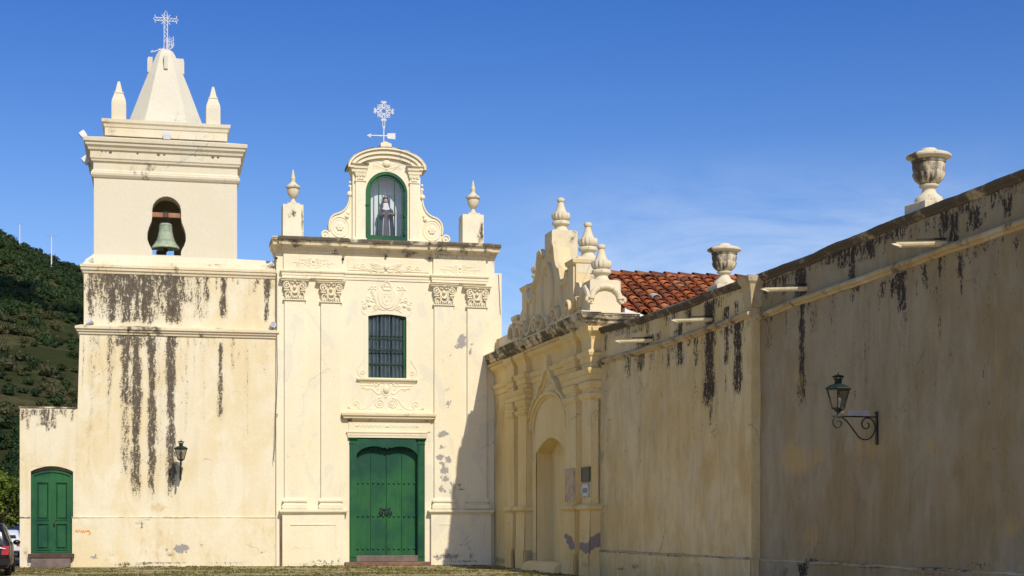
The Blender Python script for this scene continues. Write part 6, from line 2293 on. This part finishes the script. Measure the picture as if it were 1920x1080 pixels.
def build_wall_urns():
    first = None
    for (u, yy, zb, lab) in ((1358, .45, None, 'mouldy lidded stone urn on the long wall, in front of the tiled roof'),
                             (1741.5, .55, None, 'mouldy lidded stone urn on the long wall, at the right against open sky')):
        s = W.at(u, yy)
        zt = poly_z(TOP1 + TOP2)(s) + .03
        if first is None:
            U = thing('lidded_urn', lab, 'urn', W, (s, yy, zt), group='lidded urns on the convent wall')
            b = (s, yy, zt)
            m = MB()
            m.stack([(s - .33, s + .33, yy - .33, yy + .33, zt - .06), (s - .33, s + .33, yy - .33, yy + .33, zt + .21), (s - .30, s + .30, yy - .30, yy + .30, zt + .225)])
            m.build('plinth', M['urn'], U, bevel=.012)
            m = MB()
            m.lathe([(.27, .22), (.275, .27), (.255, .33), (.19, .38), (.14, .43), (.125, .50), (.14, .53), (.185, .545), (.19, .575), (.15, .60)], b, 32)
            m.build('foot', M['urn'], U, smooth=True)
            m = MB()
            m.lathe([(.14, .59), (.18, .62), (.235, .68), (.265, .75), (.275, .80), (.27, .82)], b, 72, rib=16, rib_d=.16, ribz=(.615, .81))
            m.lathe([(.285, .80), (.30, .84), (.315, .92), (.318, .97), (.30, .99), (.30, 1.0), (.325, 1.01), (.33, 1.04), (.305, 1.06)], b, 40)
            m.build('bowl', M['urn_dirty'], U, smooth=True)
            m = MB()
            m.lathe([(.30, 1.05), (.37, 1.08), (.43, 1.11), (.435, 1.14), (.39, 1.175), (.27, 1.215), (.19, 1.23), (.165, 1.24), (.16, 1.26), (.13, 1.285), (.05, 1.30)], b, 40)
            m.build('lid', M['urn'], U, smooth=True)
            first = U
        else:
            c = copy_tree(first)
            c['label'] = lab
            c.location = W.world(s, yy, zt)
            c.rotation_euler = (0, 0, W.ang + .12)
    for o in [o for o in bpy.data.objects if o.name.startswith('lidded_urn')]: o.scale = (.93, .93, .93)


build_wall_urns()


# ------------------------------------------------------------------ tiled roof behind the wall
def build_roof():
    yr, ye = -3.2, -7.4
    x0 = F.at(1118, -5.5)
    x1 = x0 + 9.5
    zr = F.z(1150, 517, yr)
    ze = F.z(1190, 592, -7.0)
    T = thing('convent_building', 'low convent building with a mossy red clay tile roof, behind the gate and wall', 'building', F, ((x0 + x1) / 2, (yr + ye) / 2, 0))
    m = MB()
    m.box(x0 + .2, x1 - .2, ye + .45, yr + 3.6, 0, ze - .02)
    m.prism([(x0 + .2, ze - .02), (x1 - .2, ze - .02), (x1 - .2, ze + .02), (x0 + .2, ze + .02)], ye + .4, yr + 3.6)
    m.build('wall', M['gate'], T)
    r = MB()
    r.col = []
    dy, dz = ye - yr, ze - zr
    ln = math.hypot(dy, dz)
    ny, nz = -dz / ln, dy / ln
    if nz < 0: ny, nz = -ny, -nz
    rows = 11
    tl = ln / rows
    pitch = .43
    cols = int((x1 - x0) / pitch)
    rnd = random.Random(5)
    # under-tiles (channels) as one dark bed
    o = len(r.v)
    for side in (1, -1):
        vs = [(x0, yr, zr - .06), (x1, yr, zr - .06), (x1, yr + side * dy, ze - .06), (x0, yr + side * dy, ze - .06)]
        r.add(vs, [(0, 1, 2, 3)])
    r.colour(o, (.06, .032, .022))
    pal = [(.46, .145, .05), (.40, .115, .042), (.52, .18, .065), (.34, .10, .042), (.27, .085, .04), (.46, .20, .09), (.19, .07, .04)]
    def tile(xc, t0, ln_t, r0, r1, lift0, lift1, conv, col, side=1):
        n = 8
        vs, fs = [], []
        for (t, rr, lf) in ((t0, r0, lift0), (t0 + ln_t, r1, lift1)):
            for th in (0, .028):
                for i in range(n + 1):
                    a = math.pi * i / n
                    q = (rr - th)
                    d = lf + (q * math.sin(a) * .8 if conv else -q * math.sin(a) * .5)
                    vs.append((xc + q * math.cos(a), yr + side * dy * t + ny * side * d, zr + dz * t + nz * d))
        L_ = 2 * (n + 1)
        for i in range(n):
            fs.append((i, i + 1, L_ + i + 1, L_ + i))
            fs.append((n + 1 + i, n + 2 + i, L_ + n + 2 + i, L_ + n + 1 + i))
            fs.append((L_ + i, L_ + i + 1, L_ + n + 2 + i, L_ + n + 1 + i))
        o_ = r.add(vs, fs)
        r.colour(o_, col)
    for side in (1, -1):
        for c in range(cols):
            for k in range(rows):
                if side < 0 and k > 2: continue
                xc = x0 + pitch * (c + .5) + rnd.uniform(-.02, .02)
                col = pal[rnd.randrange(7)] if rnd.random() > .03 else (.5, .42, .38)
                f = rnd.uniform(.75, 1.15)
                tile(xc, k / rows - .012, 1.25 / rows, .13, .168, .02 + rnd.uniform(0, .02), .075 + rnd.uniform(-.01, .025), True, tuple(q * f for q in col), side)
                col = pal[rnd.randrange(7)]
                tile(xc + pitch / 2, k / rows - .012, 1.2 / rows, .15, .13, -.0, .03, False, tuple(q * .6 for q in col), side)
    RF = r.build('roof', M['tile'], T, recalc=False)
    g = MB()
    g.col = []
    n = 10
    ln_r = .52
    k = 0
    xx = x0
    while xx < x1:
        vs, fs = [], []
        lift = .03
        for (xa, rr, lf) in ((xx - .04, .21, .045), (xx + ln_r, .18, .0)):
            for th in (0, .03):
                for i in range(n + 1):
                    a = math.pi * i / n
                    q = rr - th
                    vs.append((xa, yr + q * math.cos(a) * 1.2, zr - .01 + lf + q * math.sin(a) * .85))
        L_ = 2 * (n + 1)
        for i in range(n):
            fs += [(i, i + 1, L_ + i + 1, L_ + i), (n + 1 + i, n + 2 + i, L_ + n + 2 + i, L_ + n + 1 + i), (i, i + 1, n + 2 + i, n + 1 + i)]
        o_ = g.add(vs, fs)
        f = rnd.uniform(.35, .8)
        g.colour(o_, tuple(q * f for q in pal[rnd.randrange(7)]))
        xx += ln_r
    g.build('ridge_tiles', M['tile'], RF, recalc=False)
    # scrap of white sheeting by the verge
    q = MB()
    a = F.at(1164, -7.3)
    q.prism([(a, ze - .05), (a + .80, ze - .16), (a + .76, ze - .11), (a + .12, ze + .08), (a, ze + .14)], -7.75, -7.45)
    q.build('white_flashing', M['white_plastic'], T)


build_roof()


# ------------------------------------------------------------------ wall lanterns
def lantern_parts(T, ballast):
    """Bracket lantern; wall plane at y=0, arm out along -y, z=0 at the arm."""
    def put(mb, name, mat, parent, smooth=False):
        o = mb.build(name, mat, None, smooth=smooth)
        o.parent = parent
        o.location = (0, 0, 0); o.rotation_euler = (0, 0, 0)
        return o
    k = 1.0
    m = MB()
    m.box(-.03, .03, -.03, .012, -.52, .10)
    m.box(-.03, .03, -.045, -.02, .06, .09)
    WP = put(m, 'wall_plate', M['iron'], T)
    m = MB()
    m.box(-.018, .018, -.92, -.02, -.012, .012)
    # big S scroll in flat bar, in the plane of the arm
    def flat(pts, w=.018, t=.011):
        m.tube([(0, a, b) for a, b in pts], t, 6)
        for dx in (-.012, .012):
            m.tube([(dx, a, b) for a, b in pts], t, 6)
    s1 = spiral(-.80, -.125, .125, .03, 95, 1.15)
    s1 = [(a, b) for a, b in s1]
    flat(s1)
    flat(bez((-.80, -.0), (-.62, -.02), (-.55, -.20), (-.42, -.33), 10) + bez((-.40, -.36), (-.28, -.48), (-.10, -.44), (-.05, -.25), 12) + bez((-.05, -.25), (-.03, -.10), (-.10, -.02), (-.20, -.02), 8) + spiral(-.22, -.145, .125, .035, 80, .95))
    put(m, 'scroll_bracket', M['iron'], T, True)
    # lantern body stands on the arm
    yc = -.80
    L = thing_child('lantern', T)
    m = MB()
    m.lathe([(.03, -.03), (.04, .0), (.028, .03), (.028, .075), (.055, .09), (.10, .125), (.125, .15), (.02, .155)], (0, yc, 0), 6, rot=R(30))
    hx = [(math.cos(R(30 + 60 * i)), math.sin(R(30 + 60 * i))) for i in range(6)]
    for cxx, cyy in hx:
        m.tube([(.12 * cxx, yc + .12 * cyy, .145), (.225 * cxx, yc + .225 * cyy, .50)], .014, 5)
    for rr, zz in ((.12, .148), (.225, .498)):
        m.tube([(rr * a, yc + rr * b, zz) for a, b in hx], .015, 5, True)
    body = m
    LB = put(body, 'lantern', M['iron'], T)
    g = MB()
    for i in range(6):
        a, b = hx[i], hx[(i + 1) % 6]
        g.add([(.117 * a[0], yc + .117 * a[1], .15), (.117 * b[0], yc + .117 * b[1], .15), (.222 * b[0], yc + .222 * b[1], .497), (.222 * a[0], yc + .222 * a[1], .497)], [(0, 1, 2, 3)])
    put(g, 'glass_pane', M['lamp_glass'], LB)
    g = MB()
    g.lathe([(.03, .16), (.035, .2), (.03, .22), (.05, .26), (.06, .32), (.045, .38), (.01, .41)], (0, yc, 0), 12)
    put(g, 'bulb', M['grey_metal'], LB, True)
    r = MB()
    r.lathe([(.255, .495), (.262, .51), (.255, .525), (.17, .575), (.085, .60), (.07, .62), (.082, .69), (.085, .70)], (0, yc, 0), 6, rot=R(30))
    for i in range(6):
        a = R(60 * i)
        r.tube([(.075 * math.cos(a), yc + .075 * math.sin(a), .69), (.085 * math.cos(a), yc + .085 * math.sin(a), .735)], .010, 5)
    r.lathe([(.085, .73), (.115, .737), (.115, .748), (.03, .775), (.012, .78), (.008, .83)], (0, yc, 0), 12)
    put(r, 'lantern_cap', M['lantern_green'], LB)
    if ballast:
        q = MB()
        q.box(-.05, .05, -.57, -.18, .013, .11)
        q.box(-.055, .055, -.55, -.50, .012, .115); q.box(-.055, .055, -.40, -.385, .012, .115); q.box(-.055, .055, -.26, -.245, .012, .12)
        q.tube([(.02, -.57, .06), (.02, -.66, .09), (.01, -.78, .06)], .008, 5)
        put(q, 'ballast_box', M['grey_metal'], T)


def thing_child(name, T):
    return T


def build_lanterns():
    z_ = F.z(337, 871, YT)
    T = thing('wall_lantern', 'dark green wall lantern on a scroll bracket, on the sunlit tower wall', 'lantern', F, (F.at(332, 0) + .12, YT - .02, z_), group='wall lanterns')
    BASE[T.name] = Vector((0, 0, 0))
    lantern_parts(T, False)
    for o in T.children: pass
    s, z2 = W.P(1646, 782, Y2)
    T2 = thing('wall_lantern', 'dark wall lantern with a grey ballast box on its bracket, on the shaded long wall', 'lantern', W, (s, Y2 - .015, z2), group='wall lanterns')
    BASE[T2.name] = Vector((0, 0, 0))
    lantern_parts(T2, True)


build_lanterns()


# ------------------------------------------------------------------ hill, its trees and lamp posts
YR = 620.0


def hill_ratio(u):
    return np.interp(u, [-3000, -900, -300, 0, 40, 100, 150, 175, 300, 500, 700, 950, 1500],
                     [.10, .17, .178, .176, .172, .166, .158, .152, .115, .07, .03, .0, -.01])


def hill_h(X, Y):
    X, Y = np.asarray(X, float), np.asarray(Y, float)
    u = 960 + FPX * X / np.maximum(Y, 1)
    t = np.clip((Y - 120) / (YR - 120), 0, 1)
    rise = t ** 1.15
    back = np.clip(1 - (Y - YR) / 700, 0, 1)
    h = (hill_ratio(u) * YR) * np.where(Y < YR, rise, back ** .7)
    h = h + np.where(Y < YR, t, back) * (2.2 * np.sin(X * .051 + Y * .021) + 1.6 * np.sin(X * .13 - Y * .047 + 1) + 1.2 * np.sin(Y * .11 + X * .02))
    return h - 2.5 * (1 - t) * (Y < 300)


def build_hill():
    xs = np.concatenate([np.linspace(-900, -320, 30), np.linspace(-310, 60, 75), np.linspace(70, 400, 18)])
    ys = np.concatenate([np.linspace(125, 640, 95), np.linspace(660, 1400, 16)])
    X, Y = np.meshgrid(xs, ys, indexing='ij')
    Z = hill_h(X, Y)
    m = MB()
    ny = len(ys)
    m.v = list(zip(X.ravel().tolist(), Y.ravel().tolist(), Z.ravel().tolist()))
    m.f = [(i * ny + j, (i + 1) * ny + j, (i + 1) * ny + j + 1, i * ny + j + 1) for i in range(len(xs) - 1) for j in range(ny - 1)]
    o = m.build('hill', M['hill'], recalc=False, smooth=True)
    tag(o, None, None, kind='structure')
    # wood on the hillside: every crown a shell of leaf tufts round a dark core
    rng = np.random.default_rng(4)
    V, Fc, C = [], [], []
    nv = 0
    core = []
    for a in range(5):
        for b in range(8):
            th, ph = math.pi * (a + .5) / 5, 2 * math.pi * b / 8
            core.append((math.sin(th) * math.cos(ph), math.sin(th) * math.sin(ph), math.cos(th)))
    core = np.array(core)
    cf = [(a * 8 + b, a * 8 + (b + 1) % 8, (a + 1) * 8 + (b + 1) % 8, (a + 1) * 8 + b) for a in range(4) for b in range(8)]
    count = 0
    tries = 0
    while count < 3000 and tries < 40000:
        tries += 1
        Yc = 640 - 490 * rng.random() ** 1.3
        u = -260 + 560 * rng.random()
        if u > 190 and rng.random() < .6: continue
        Xc = (u - 960) / FPX * Yc
        # dry clearings on the lower slope
        v_approx = HOR - (float(hill_h(Xc, Yc)) - CAMZ) / Yc * FPX
        dry = math.sin(Xc * .055 + 1.2) + math.sin(Yc * .033 + Xc * .02) + .5 * math.sin(Yc * .09)
        if 600 < v_approx < 800 and dry > -.15 and rng.random() < .45: continue
        r = (.9 + 1.7 * rng.random() ** 1.8) * (.75 + .5 * Yc / 640)
        if v_approx > 590: r *= (.45 + .5 * rng.random())
        z0 = float(hill_h(Xc, Yc))
        sz = .75 + .35 * rng.random()
        cx, cy, cz = Xc, Yc, z0 + r * sz * .55
        tone = rng.random()
        lush = .5 + .5 * math.sin(Xc * .045 + Yc * .027 + 2)
        tone = np.clip(.55 * tone + .45 * lush, 0, 1)
        if 590 < v_approx < 800 and rng.random() < .45:
            base = np.array([.070, .070, .026])
        else:
            base = (1 - tone) * np.array([.012, .030, .008]) + tone * np.array([.042, .072, .015])
        cc = core * np.array([r * .6, r * .6, r * sz * .6]) * (1 + .18 * rng.standard_normal((len(core), 1))) + np.array([cx, cy, cz])
        V.append(cc); Fc += [tuple(nv + i for i in f) for f in cf]
        C.append(np.tile(base * .9, (len(core), 1))); nv += len(core)
        n = 150
        d = rng.standard_normal((n, 3)); d /= np.linalg.norm(d, axis=1)[:, None]
        d[:, 2] = np.abs(d[:, 2]) * 1.0 - .25
        p = d * np.array([r, r, r * sz]) * (.55 + .50 * rng.random((n, 1))) + np.array([cx, cy, cz])
        a = rng.standard_normal((n, 3)); a /= np.linalg.norm(a, axis=1)[:, None]
        b = np.cross(a, rng.standard_normal((n, 3))); b /= np.linalg.norm(b, axis=1)[:, None]
        s = (.07 + .09 * rng.random((n, 1))) * max(r, 1.3)
        q = np.stack([p - a * s, p + b * s * .7, p + a * s, p - b * s * .7], 1).reshape(-1, 3)
        V.append(q)
        Fc += [(nv + 4 * i, nv + 4 * i + 1, nv + 4 * i + 2, nv + 4 * i + 3) for i in range(n)]
        col = base[None, :] * (.75 + .55 * rng.random((n, 1)))
        C.append(np.repeat(col, 4, axis=0)); nv += 4 * n
        count += 1
    me = bpy.data.meshes.new('hillside_wood')
    VV = np.concatenate(V)
    me.from_pydata(VV.tolist(), [], Fc)
    at = me.attributes.new('tint', 'FLOAT_COLOR', 'POINT')
    arr = np.ones((len(VV), 4), dtype=np.float32); arr[:, :3] = np.concatenate(C)
    at.data.foreach_set('color', arr.ravel())
    me.materials.append(M['leaf_far'])
    o = bpy.data.objects.new('hillside_wood', me)
    COL.objects.link(o)
    tag(o, None, None, kind='stuff')


build_hill()


def hill_point(u, v):
    """First point of the hillside along a line of sight."""
    k, e = (u - 960) / FPX, (HOR - v) / FPX
    for Y in np.arange(140, 640, 2.0):
        if hill_h(k * Y, Y) >= CAMZ + e * Y:
            return k * Y, Y
    return k * 610, 610.0


def build_posts():
    first = None
    for (u, vt, vb, lab) in ((96.5, 443, 508, 'tall white lamp post with double head on the wooded hill, nearest the tower'),
                             (37, 420, 442, 'white lamp post with double head on the hill crest, farther left and smaller')):
        x, y = hill_point(u, vb)
        z = float(hill_h(x, y))
        h = CAMZ + (HOR - vt) / FPX * y - z
        if first is None:
            h0 = h
            T = thing('lamp_post', lab, 'lamp post', G, (x, y, z), group='lamp posts on the hill')
            m = MB()
            m.tube([(x, y, z), (x, y, z + h * .5), (x, y, z + h)], [.26, .22, .16], 8)
            m.build('pole', M['white_iron'], T, smooth=True)
            for s in (-1, 1):
                m = MB()
                m.tube([(x, y, z + h - .25), (x + s * 1.0, y, z + h + .15)], .08, 6)
                m.stack([(x + s * 1.25 - .55, x + s * 1.25 + .55, y - .25, y + .25, z + h + .08), (x + s * 1.25 - .5, x + s * 1.25 + .5, y - .2, y + .2, z + h + .32)])
                m.build('lamp_head', M['grey_metal'], T)
            m = MB()
            m.box(x - .5, x + .5, y - .5, y + .5, z - 1, z + .9)
            m.build('footing', M['greystone'], T)
            first = T
        else:
            c = copy_tree(first)
            c['label'] = lab
            c.location = (x, y, z)
            s = h / h0
            c.scale = (max(.8, s), max(.8, s), s)


build_posts()


# ------------------------------------------------------------------ trees at the end of the street
def tree(x, y, h, r, lab, name='street_tree', n=2600, dark=(.02, .05, .01), light=(.10, .17, .02), seed=1, trunk=.32):
    rng = np.random.default_rng(seed)
    T = thing(name, lab, 'tree', G, (x, y, 0))
    m = MB()
    zt = h * trunk
    m.tube([(x, y, -.1), (x + .05, y, zt * .6), (x, y, zt), (x + .1, y, h * .7)], [.16, .12, .10, .04], 8)
    for i in range(7):
        a = i * .9 + rng.random()
        zz = zt * (.85 + .25 * rng.random())
        rr = r * (.55 + .3 * rng.random())
        m.tube([(x, y, zz), (x + .45 * rr * math.cos(a), y + .45 * rr * math.sin(a), zz + h * .14), (x + rr * math.cos(a), y + rr * math.sin(a), zz + h * (.22 + .2 * rng.random()))], [.07, .05, .02], 6)
    m.build('trunk', M['bark'], T, smooth=True)
    c = MB(); c.col = []
    cz = zt + (h - zt) * .52
    rz = (h - zt) * .56
    cl = []
    for i in range(26):
        d = rng.standard_normal(3); d /= np.linalg.norm(d)
        k = .45 + .45 * rng.random()
        cl.append((np.array([x, y, cz]) + d * np.array([r, r, rz]) * k, r * (.26 + .2 * rng.random()), rng.random()))
    vs, fs, cols = [], [], []
    for i in range(n):
        ct, rr, tn = cl[rng.integers(len(cl))]
        d = rng.standard_normal(3); d /= np.linalg.norm(d)
        p = ct + d * rr * (.6 + .5 * rng.random())
        a = rng.standard_normal(3); a /= np.linalg.norm(a)
        b = np.cross(a, rng.standard_normal(3)); b /= np.linalg.norm(b)
        s = .06 + .06 * rng.random()
        o = len(vs)
        vs += [tuple(p - a * s), tuple(p + b * s * .6), tuple(p + a * s), tuple(p - b * s * .6)]
        fs.append((o, o + 1, o + 2, o + 3))
        t = np.clip(.6 * tn + .5 * rng.random() - .1, 0, 1)
        cols.append(tuple((1 - t) * np.array(dark) + t * np.array(light)))
    c.add(vs, fs)
    for i, q in enumerate(cols): c.col.append((4 * i, 4 * i + 4, q))
    c.build('crown', M['leaf'], T, recalc=False)


def ux(u, Y): return (u - 960) / FPX * Y


tree(ux(2, 78), 78, 4.15, 1.35, 'small bright green tree at the street end, its crown beside the annex', seed=2, n=4200, dark=(.05, .085, .012), light=(.22, .29, .04))
tree(ux(30, 96), 96, 3.6, 1.7, 'dark green tree behind the bright one, its low crown over the parked cars', name='shade_tree', seed=5, n=3200, dark=(.008, .02, .006), light=(.03, .06, .012), trunk=.30)
tree(ux(-30, 92), 92, 3.8, 1.8, 'dark green tree at the left picture edge, behind the bright tree', name='shade_tree', seed=8, n=3200, dark=(.008, .02, .006), light=(.03, .06, .012), trunk=.30)


def build_house():
    Y = 118.0
    x0, x1 = ux(4, Y), ux(60, Y)
    T = thing('house', 'low cream house with a red tiled roof far down the street, seen under the trees', 'house', G, ((x0 + x1) / 2, Y, 0))
    m = MB(); m.box(x0, x1, Y, Y + 7, 0, 2.7); m.build('wall', M['belfry'], T)
    m = MB(); m.prism([(x0 - .3, 2.7), (x1 + .3, 2.7), ((x0 + x1) / 2, 3.7)], Y - .3, Y + 7.3)
    m.build('roof', M['redstone'], T)
    m = MB(); m.box(x0 + .35, x0 + 1.05, Y - .04, Y + .1, 0, 1.9); m.build('door', M['redstone'], T)


build_house()


# ------------------------------------------------------------------ parked cars
def car(x, y, name, lab, paint_m, kind='hatch', sc=1.0, rot=0.0, group='cars parked down the street'):
    T = thing(name, lab, 'car', G, (x, y, 0), rot=rot, group=group)
    BASE[T.name] = Vector((0, 0, 0))
    suv = kind == 'suv'
    L, w = (4.3, .88) if suv else (3.8, .80)
    zr = 1.68 if suv else 1.40
    zb = .98 if suv else .88
    # stations from the tail (y=0) to the nose: y, z low, z belt, z top, half width belt, half width top
    st = [(0.0, .42, zb - .10, zb - .06, w * .86, w * .80), (.10, .28, zb, zb + .03, w * .97, w * .84), (.22 if suv else .35, .24, zb + .02, zr - (.25 if suv else .28), w, w * .80), (.55 if suv else .8, .22, zb + .02, zr - .02, w, w * .76),
          (1.5, .2, zb, zr, w, w * .76), (2.3, .2, zb - .02, zr - .06, w, w * .75), (2.95, .22, zb - .03, zb + .08, w * .99, w * .80), (L - .25, .25, zb - .18, zb - .10, w * .94, w * .84), (L, .38, zb - .32, zb - .28, w * .84, w * .74)]
    def put(mb, nm, mat, smooth=False, par=None):
        o = mb.build(nm, mat, None, smooth=smooth)
        o.parent = par or T
        o.location = (0, 0, 0); o.rotation_euler = (0, 0, 0)
        return o
    m = MB()
    vs, fs = [], []
    for (yy, zl, zbelt, zt, hb, ht) in st:
        vs += [(sx * sc, yy * sc, zz * sc) for sx, zz in ((-hb * .9, zl), (-hb, zl + .16), (-hb, zbelt), (-ht, zt - .04), (-ht * .8, zt), (ht * .8, zt), (ht, zt - .04), (hb, zbelt), (hb, zl + .16), (hb * .9, zl))]
    for i in range(len(st) - 1):
        for k in range(10):
            q = (k + 1) % 10
            fs.append((i * 10 + k, i * 10 + q, i * 10 + 10 + q, i * 10 + 10 + k))
    fs.append(tuple(range(9, -1, -1))); fs.append(tuple((len(st) - 1) * 10 + k for k in range(10)))
    m.add(vs, fs)
    o = put(m, 'body', paint_m, True)
    md = o.modifiers.new('bevel', 'BEVEL'); md.width = .03; md.segments = 2; md.limit_method = 'ANGLE'; md.angle_limit = R(35)
    def lerp(i, t):
        a, b = st[i], st[i + 1]
        return tuple(a[k] + (b[k] - a[k]) * t for k in range(6))
    # rear window between stations 1 and 3
    g = MB()
    a, b = st[1], st[2]
    e = .018
    A = lerp(1, .25); B = lerp(2, .35)
    g.add([(sx * hw * sc, (yy - e) * sc, (zz + e) * sc) for sx, hw, yy, zz in ((-1, A[5] * .82, A[0], A[3]), (1, A[5] * .82, A[0], A[3]), (1, st[2][5] * .78, st[2][0], st[2][3]), (-1, st[2][5] * .78, st[2][0], st[2][3]))], [(0, 1, 2, 3)])
    put(g, 'rear_window', M['car_glass'])
    for s in (-1, 1):
        g = MB()
        for (y0, y1) in ((.75 if suv else 1.0, 1.55), (1.62, 2.45)):
            def at(yy):
                for i in range(len(st) - 1):
                    if st[i][0] <= yy <= st[i + 1][0]:
                        return lerp(i, (yy - st[i][0]) / (st[i + 1][0] - st[i][0]))
            P0, P1 = at(y0), at(y1)
            def edge(P, t): return (s * (P[4] + (P[5] - P[4]) * t + .012) * sc, P[0] * sc, (P[2] + (P[3] - .04 - P[2]) * t) * sc)
            g.add([edge(P0, .10), edge(P1, .10), edge(P1, .88), edge(P0, .88)], [(0, 1, 2, 3)])
        put(g, 'side_window', M['car_glass'])
        t = MB()
        t.stack([(min(s * w * .70, s * w * .95) * sc, max(s * w * .70, s * w * .95) * sc, -.02 * sc, .2 * sc, (zb - .30) * sc), (min(s * w * .72, s * w * .96) * sc, max(s * w * .72, s * w * .96) * sc, .02 * sc, .25 * sc, (zb - .02) * sc)])
        put(t, 'tail_light', M['tail_light'])
        mi = MB()
        mi.ball((s * (w + .10) * sc, 2.55 * sc, (zb + .06) * sc), .11 * sc, 1.1, .6, .8, 8, 6)
        put(mi, 'mirror', paint_m, True)
        for yy in (.75, L - .8):
            h = MB()
            n = 18
            pr = [(.16, -.10), (.30, -.10), (.325, -.07), (.325, .07), (.30, .10), (.16, .10)]
            vs, fs = [], []
            for r_, d in pr:
                for k in range(n):
                    an = 2 * math.pi * k / n
                    vs.append(((s * (w - .10) + d) * sc, (yy + r_ * math.cos(an)) * sc, (.325 + r_ * math.sin(an)) * sc))
            for i in range(len(pr) - 1):
                for k in range(n):
                    fs.append((i * n + k, i * n + (k + 1) % n, (i + 1) * n + (k + 1) % n, (i + 1) * n + k))
            h.add(vs, fs)
            WL = put(h, 'wheel', M['tyre'], True)
            rm = MB()
            vs = [((s * (w - .10) + s * .09) * sc, (yy + .17 * math.cos(2 * math.pi * k / n)) * sc, (.325 + .17 * math.sin(2 * math.pi * k / n)) * sc) for k in range(n)]
            rm.add(vs, [tuple(range(n))])
            put(rm, 'rim', M['grey_metal'], False, WL)
    b = MB()
    b.box(-w * .95 * sc, w * .95 * sc, -.07 * sc, .12 * sc, .36 * sc, .56 * sc)
    put(b, 'bumper', paint_m if not suv else M['tyre'])
    p = MB()
    p.box(-.24 * sc, .24 * sc, -.082 * sc, -.06 * sc, .60 * sc, .71 * sc)
    put(p, 'number_plate', M['white_plastic'])
    return T


M['car_glass'] = paint('car_window_glass', (.02, .03, .035), .2, .08, .6)
M['tail_light'] = paint('red_tail_light', (.35, .012, .02), .1, .25, .5)
M['tyre'] = paint('tyre_rubber', (.018, .018, .018), .2, .8, .2)
M['car_black'] = paint('black_car_paint', (.010, .011, .014), .1, .2, .5)
M['car_white'] = paint('white_car_paint', (.66, .68, .72), .03, .22, .5)
M['car_blue'] = paint('dark_blue_car_paint', (.02, .03, .07), .05, .22, .5)
car(ux(17, 45.2) - .80, 45.2, 'parked_car', 'black parked car at the left picture edge, its right tail light showing', M['car_black'], 'suv', .90, R(15))
car(ux(41, 68) - .72, 68, 'parked_car', 'white parked car half hidden behind the annex corner', M['car_white'], 'hatch', .84, R(15))
car(ux(40, 82) - .70, 82, 'parked_car', 'dark blue parked car farthest down the street, beyond the white one', M['car_blue'], 'hatch', .92, R(15))


# ------------------------------------------------------------------ a small cumulus far overhead that shades part of the hill
def build_cloud():
    x, y = hill_point(30, 565)
    z = float(hill_h(x, y))
    t = (560 - z) / SUN_DIR.z
    c = Vector((x, y, z)) + SUN_DIR * t
    m = MB()
    rng = np.random.default_rng(3)
    for i in range(26):
        a = rng.random() * 6.28
        r = math.sqrt(rng.random())
        m.ball((c.x + 75 * r * math.cos(a), c.y + 24 * r * math.sin(a), c.z + 8 * rng.random()), 11 + 9 * rng.random(), 1, 1, .5, 14, 8)
    k = NB('cloud_white')
    k.done((.8, .8, .8), 1.0, 0.0)
    tag(m.build('cloud', k.m, smooth=True, recalc=False), None, None, kind='structure')


build_cloud()
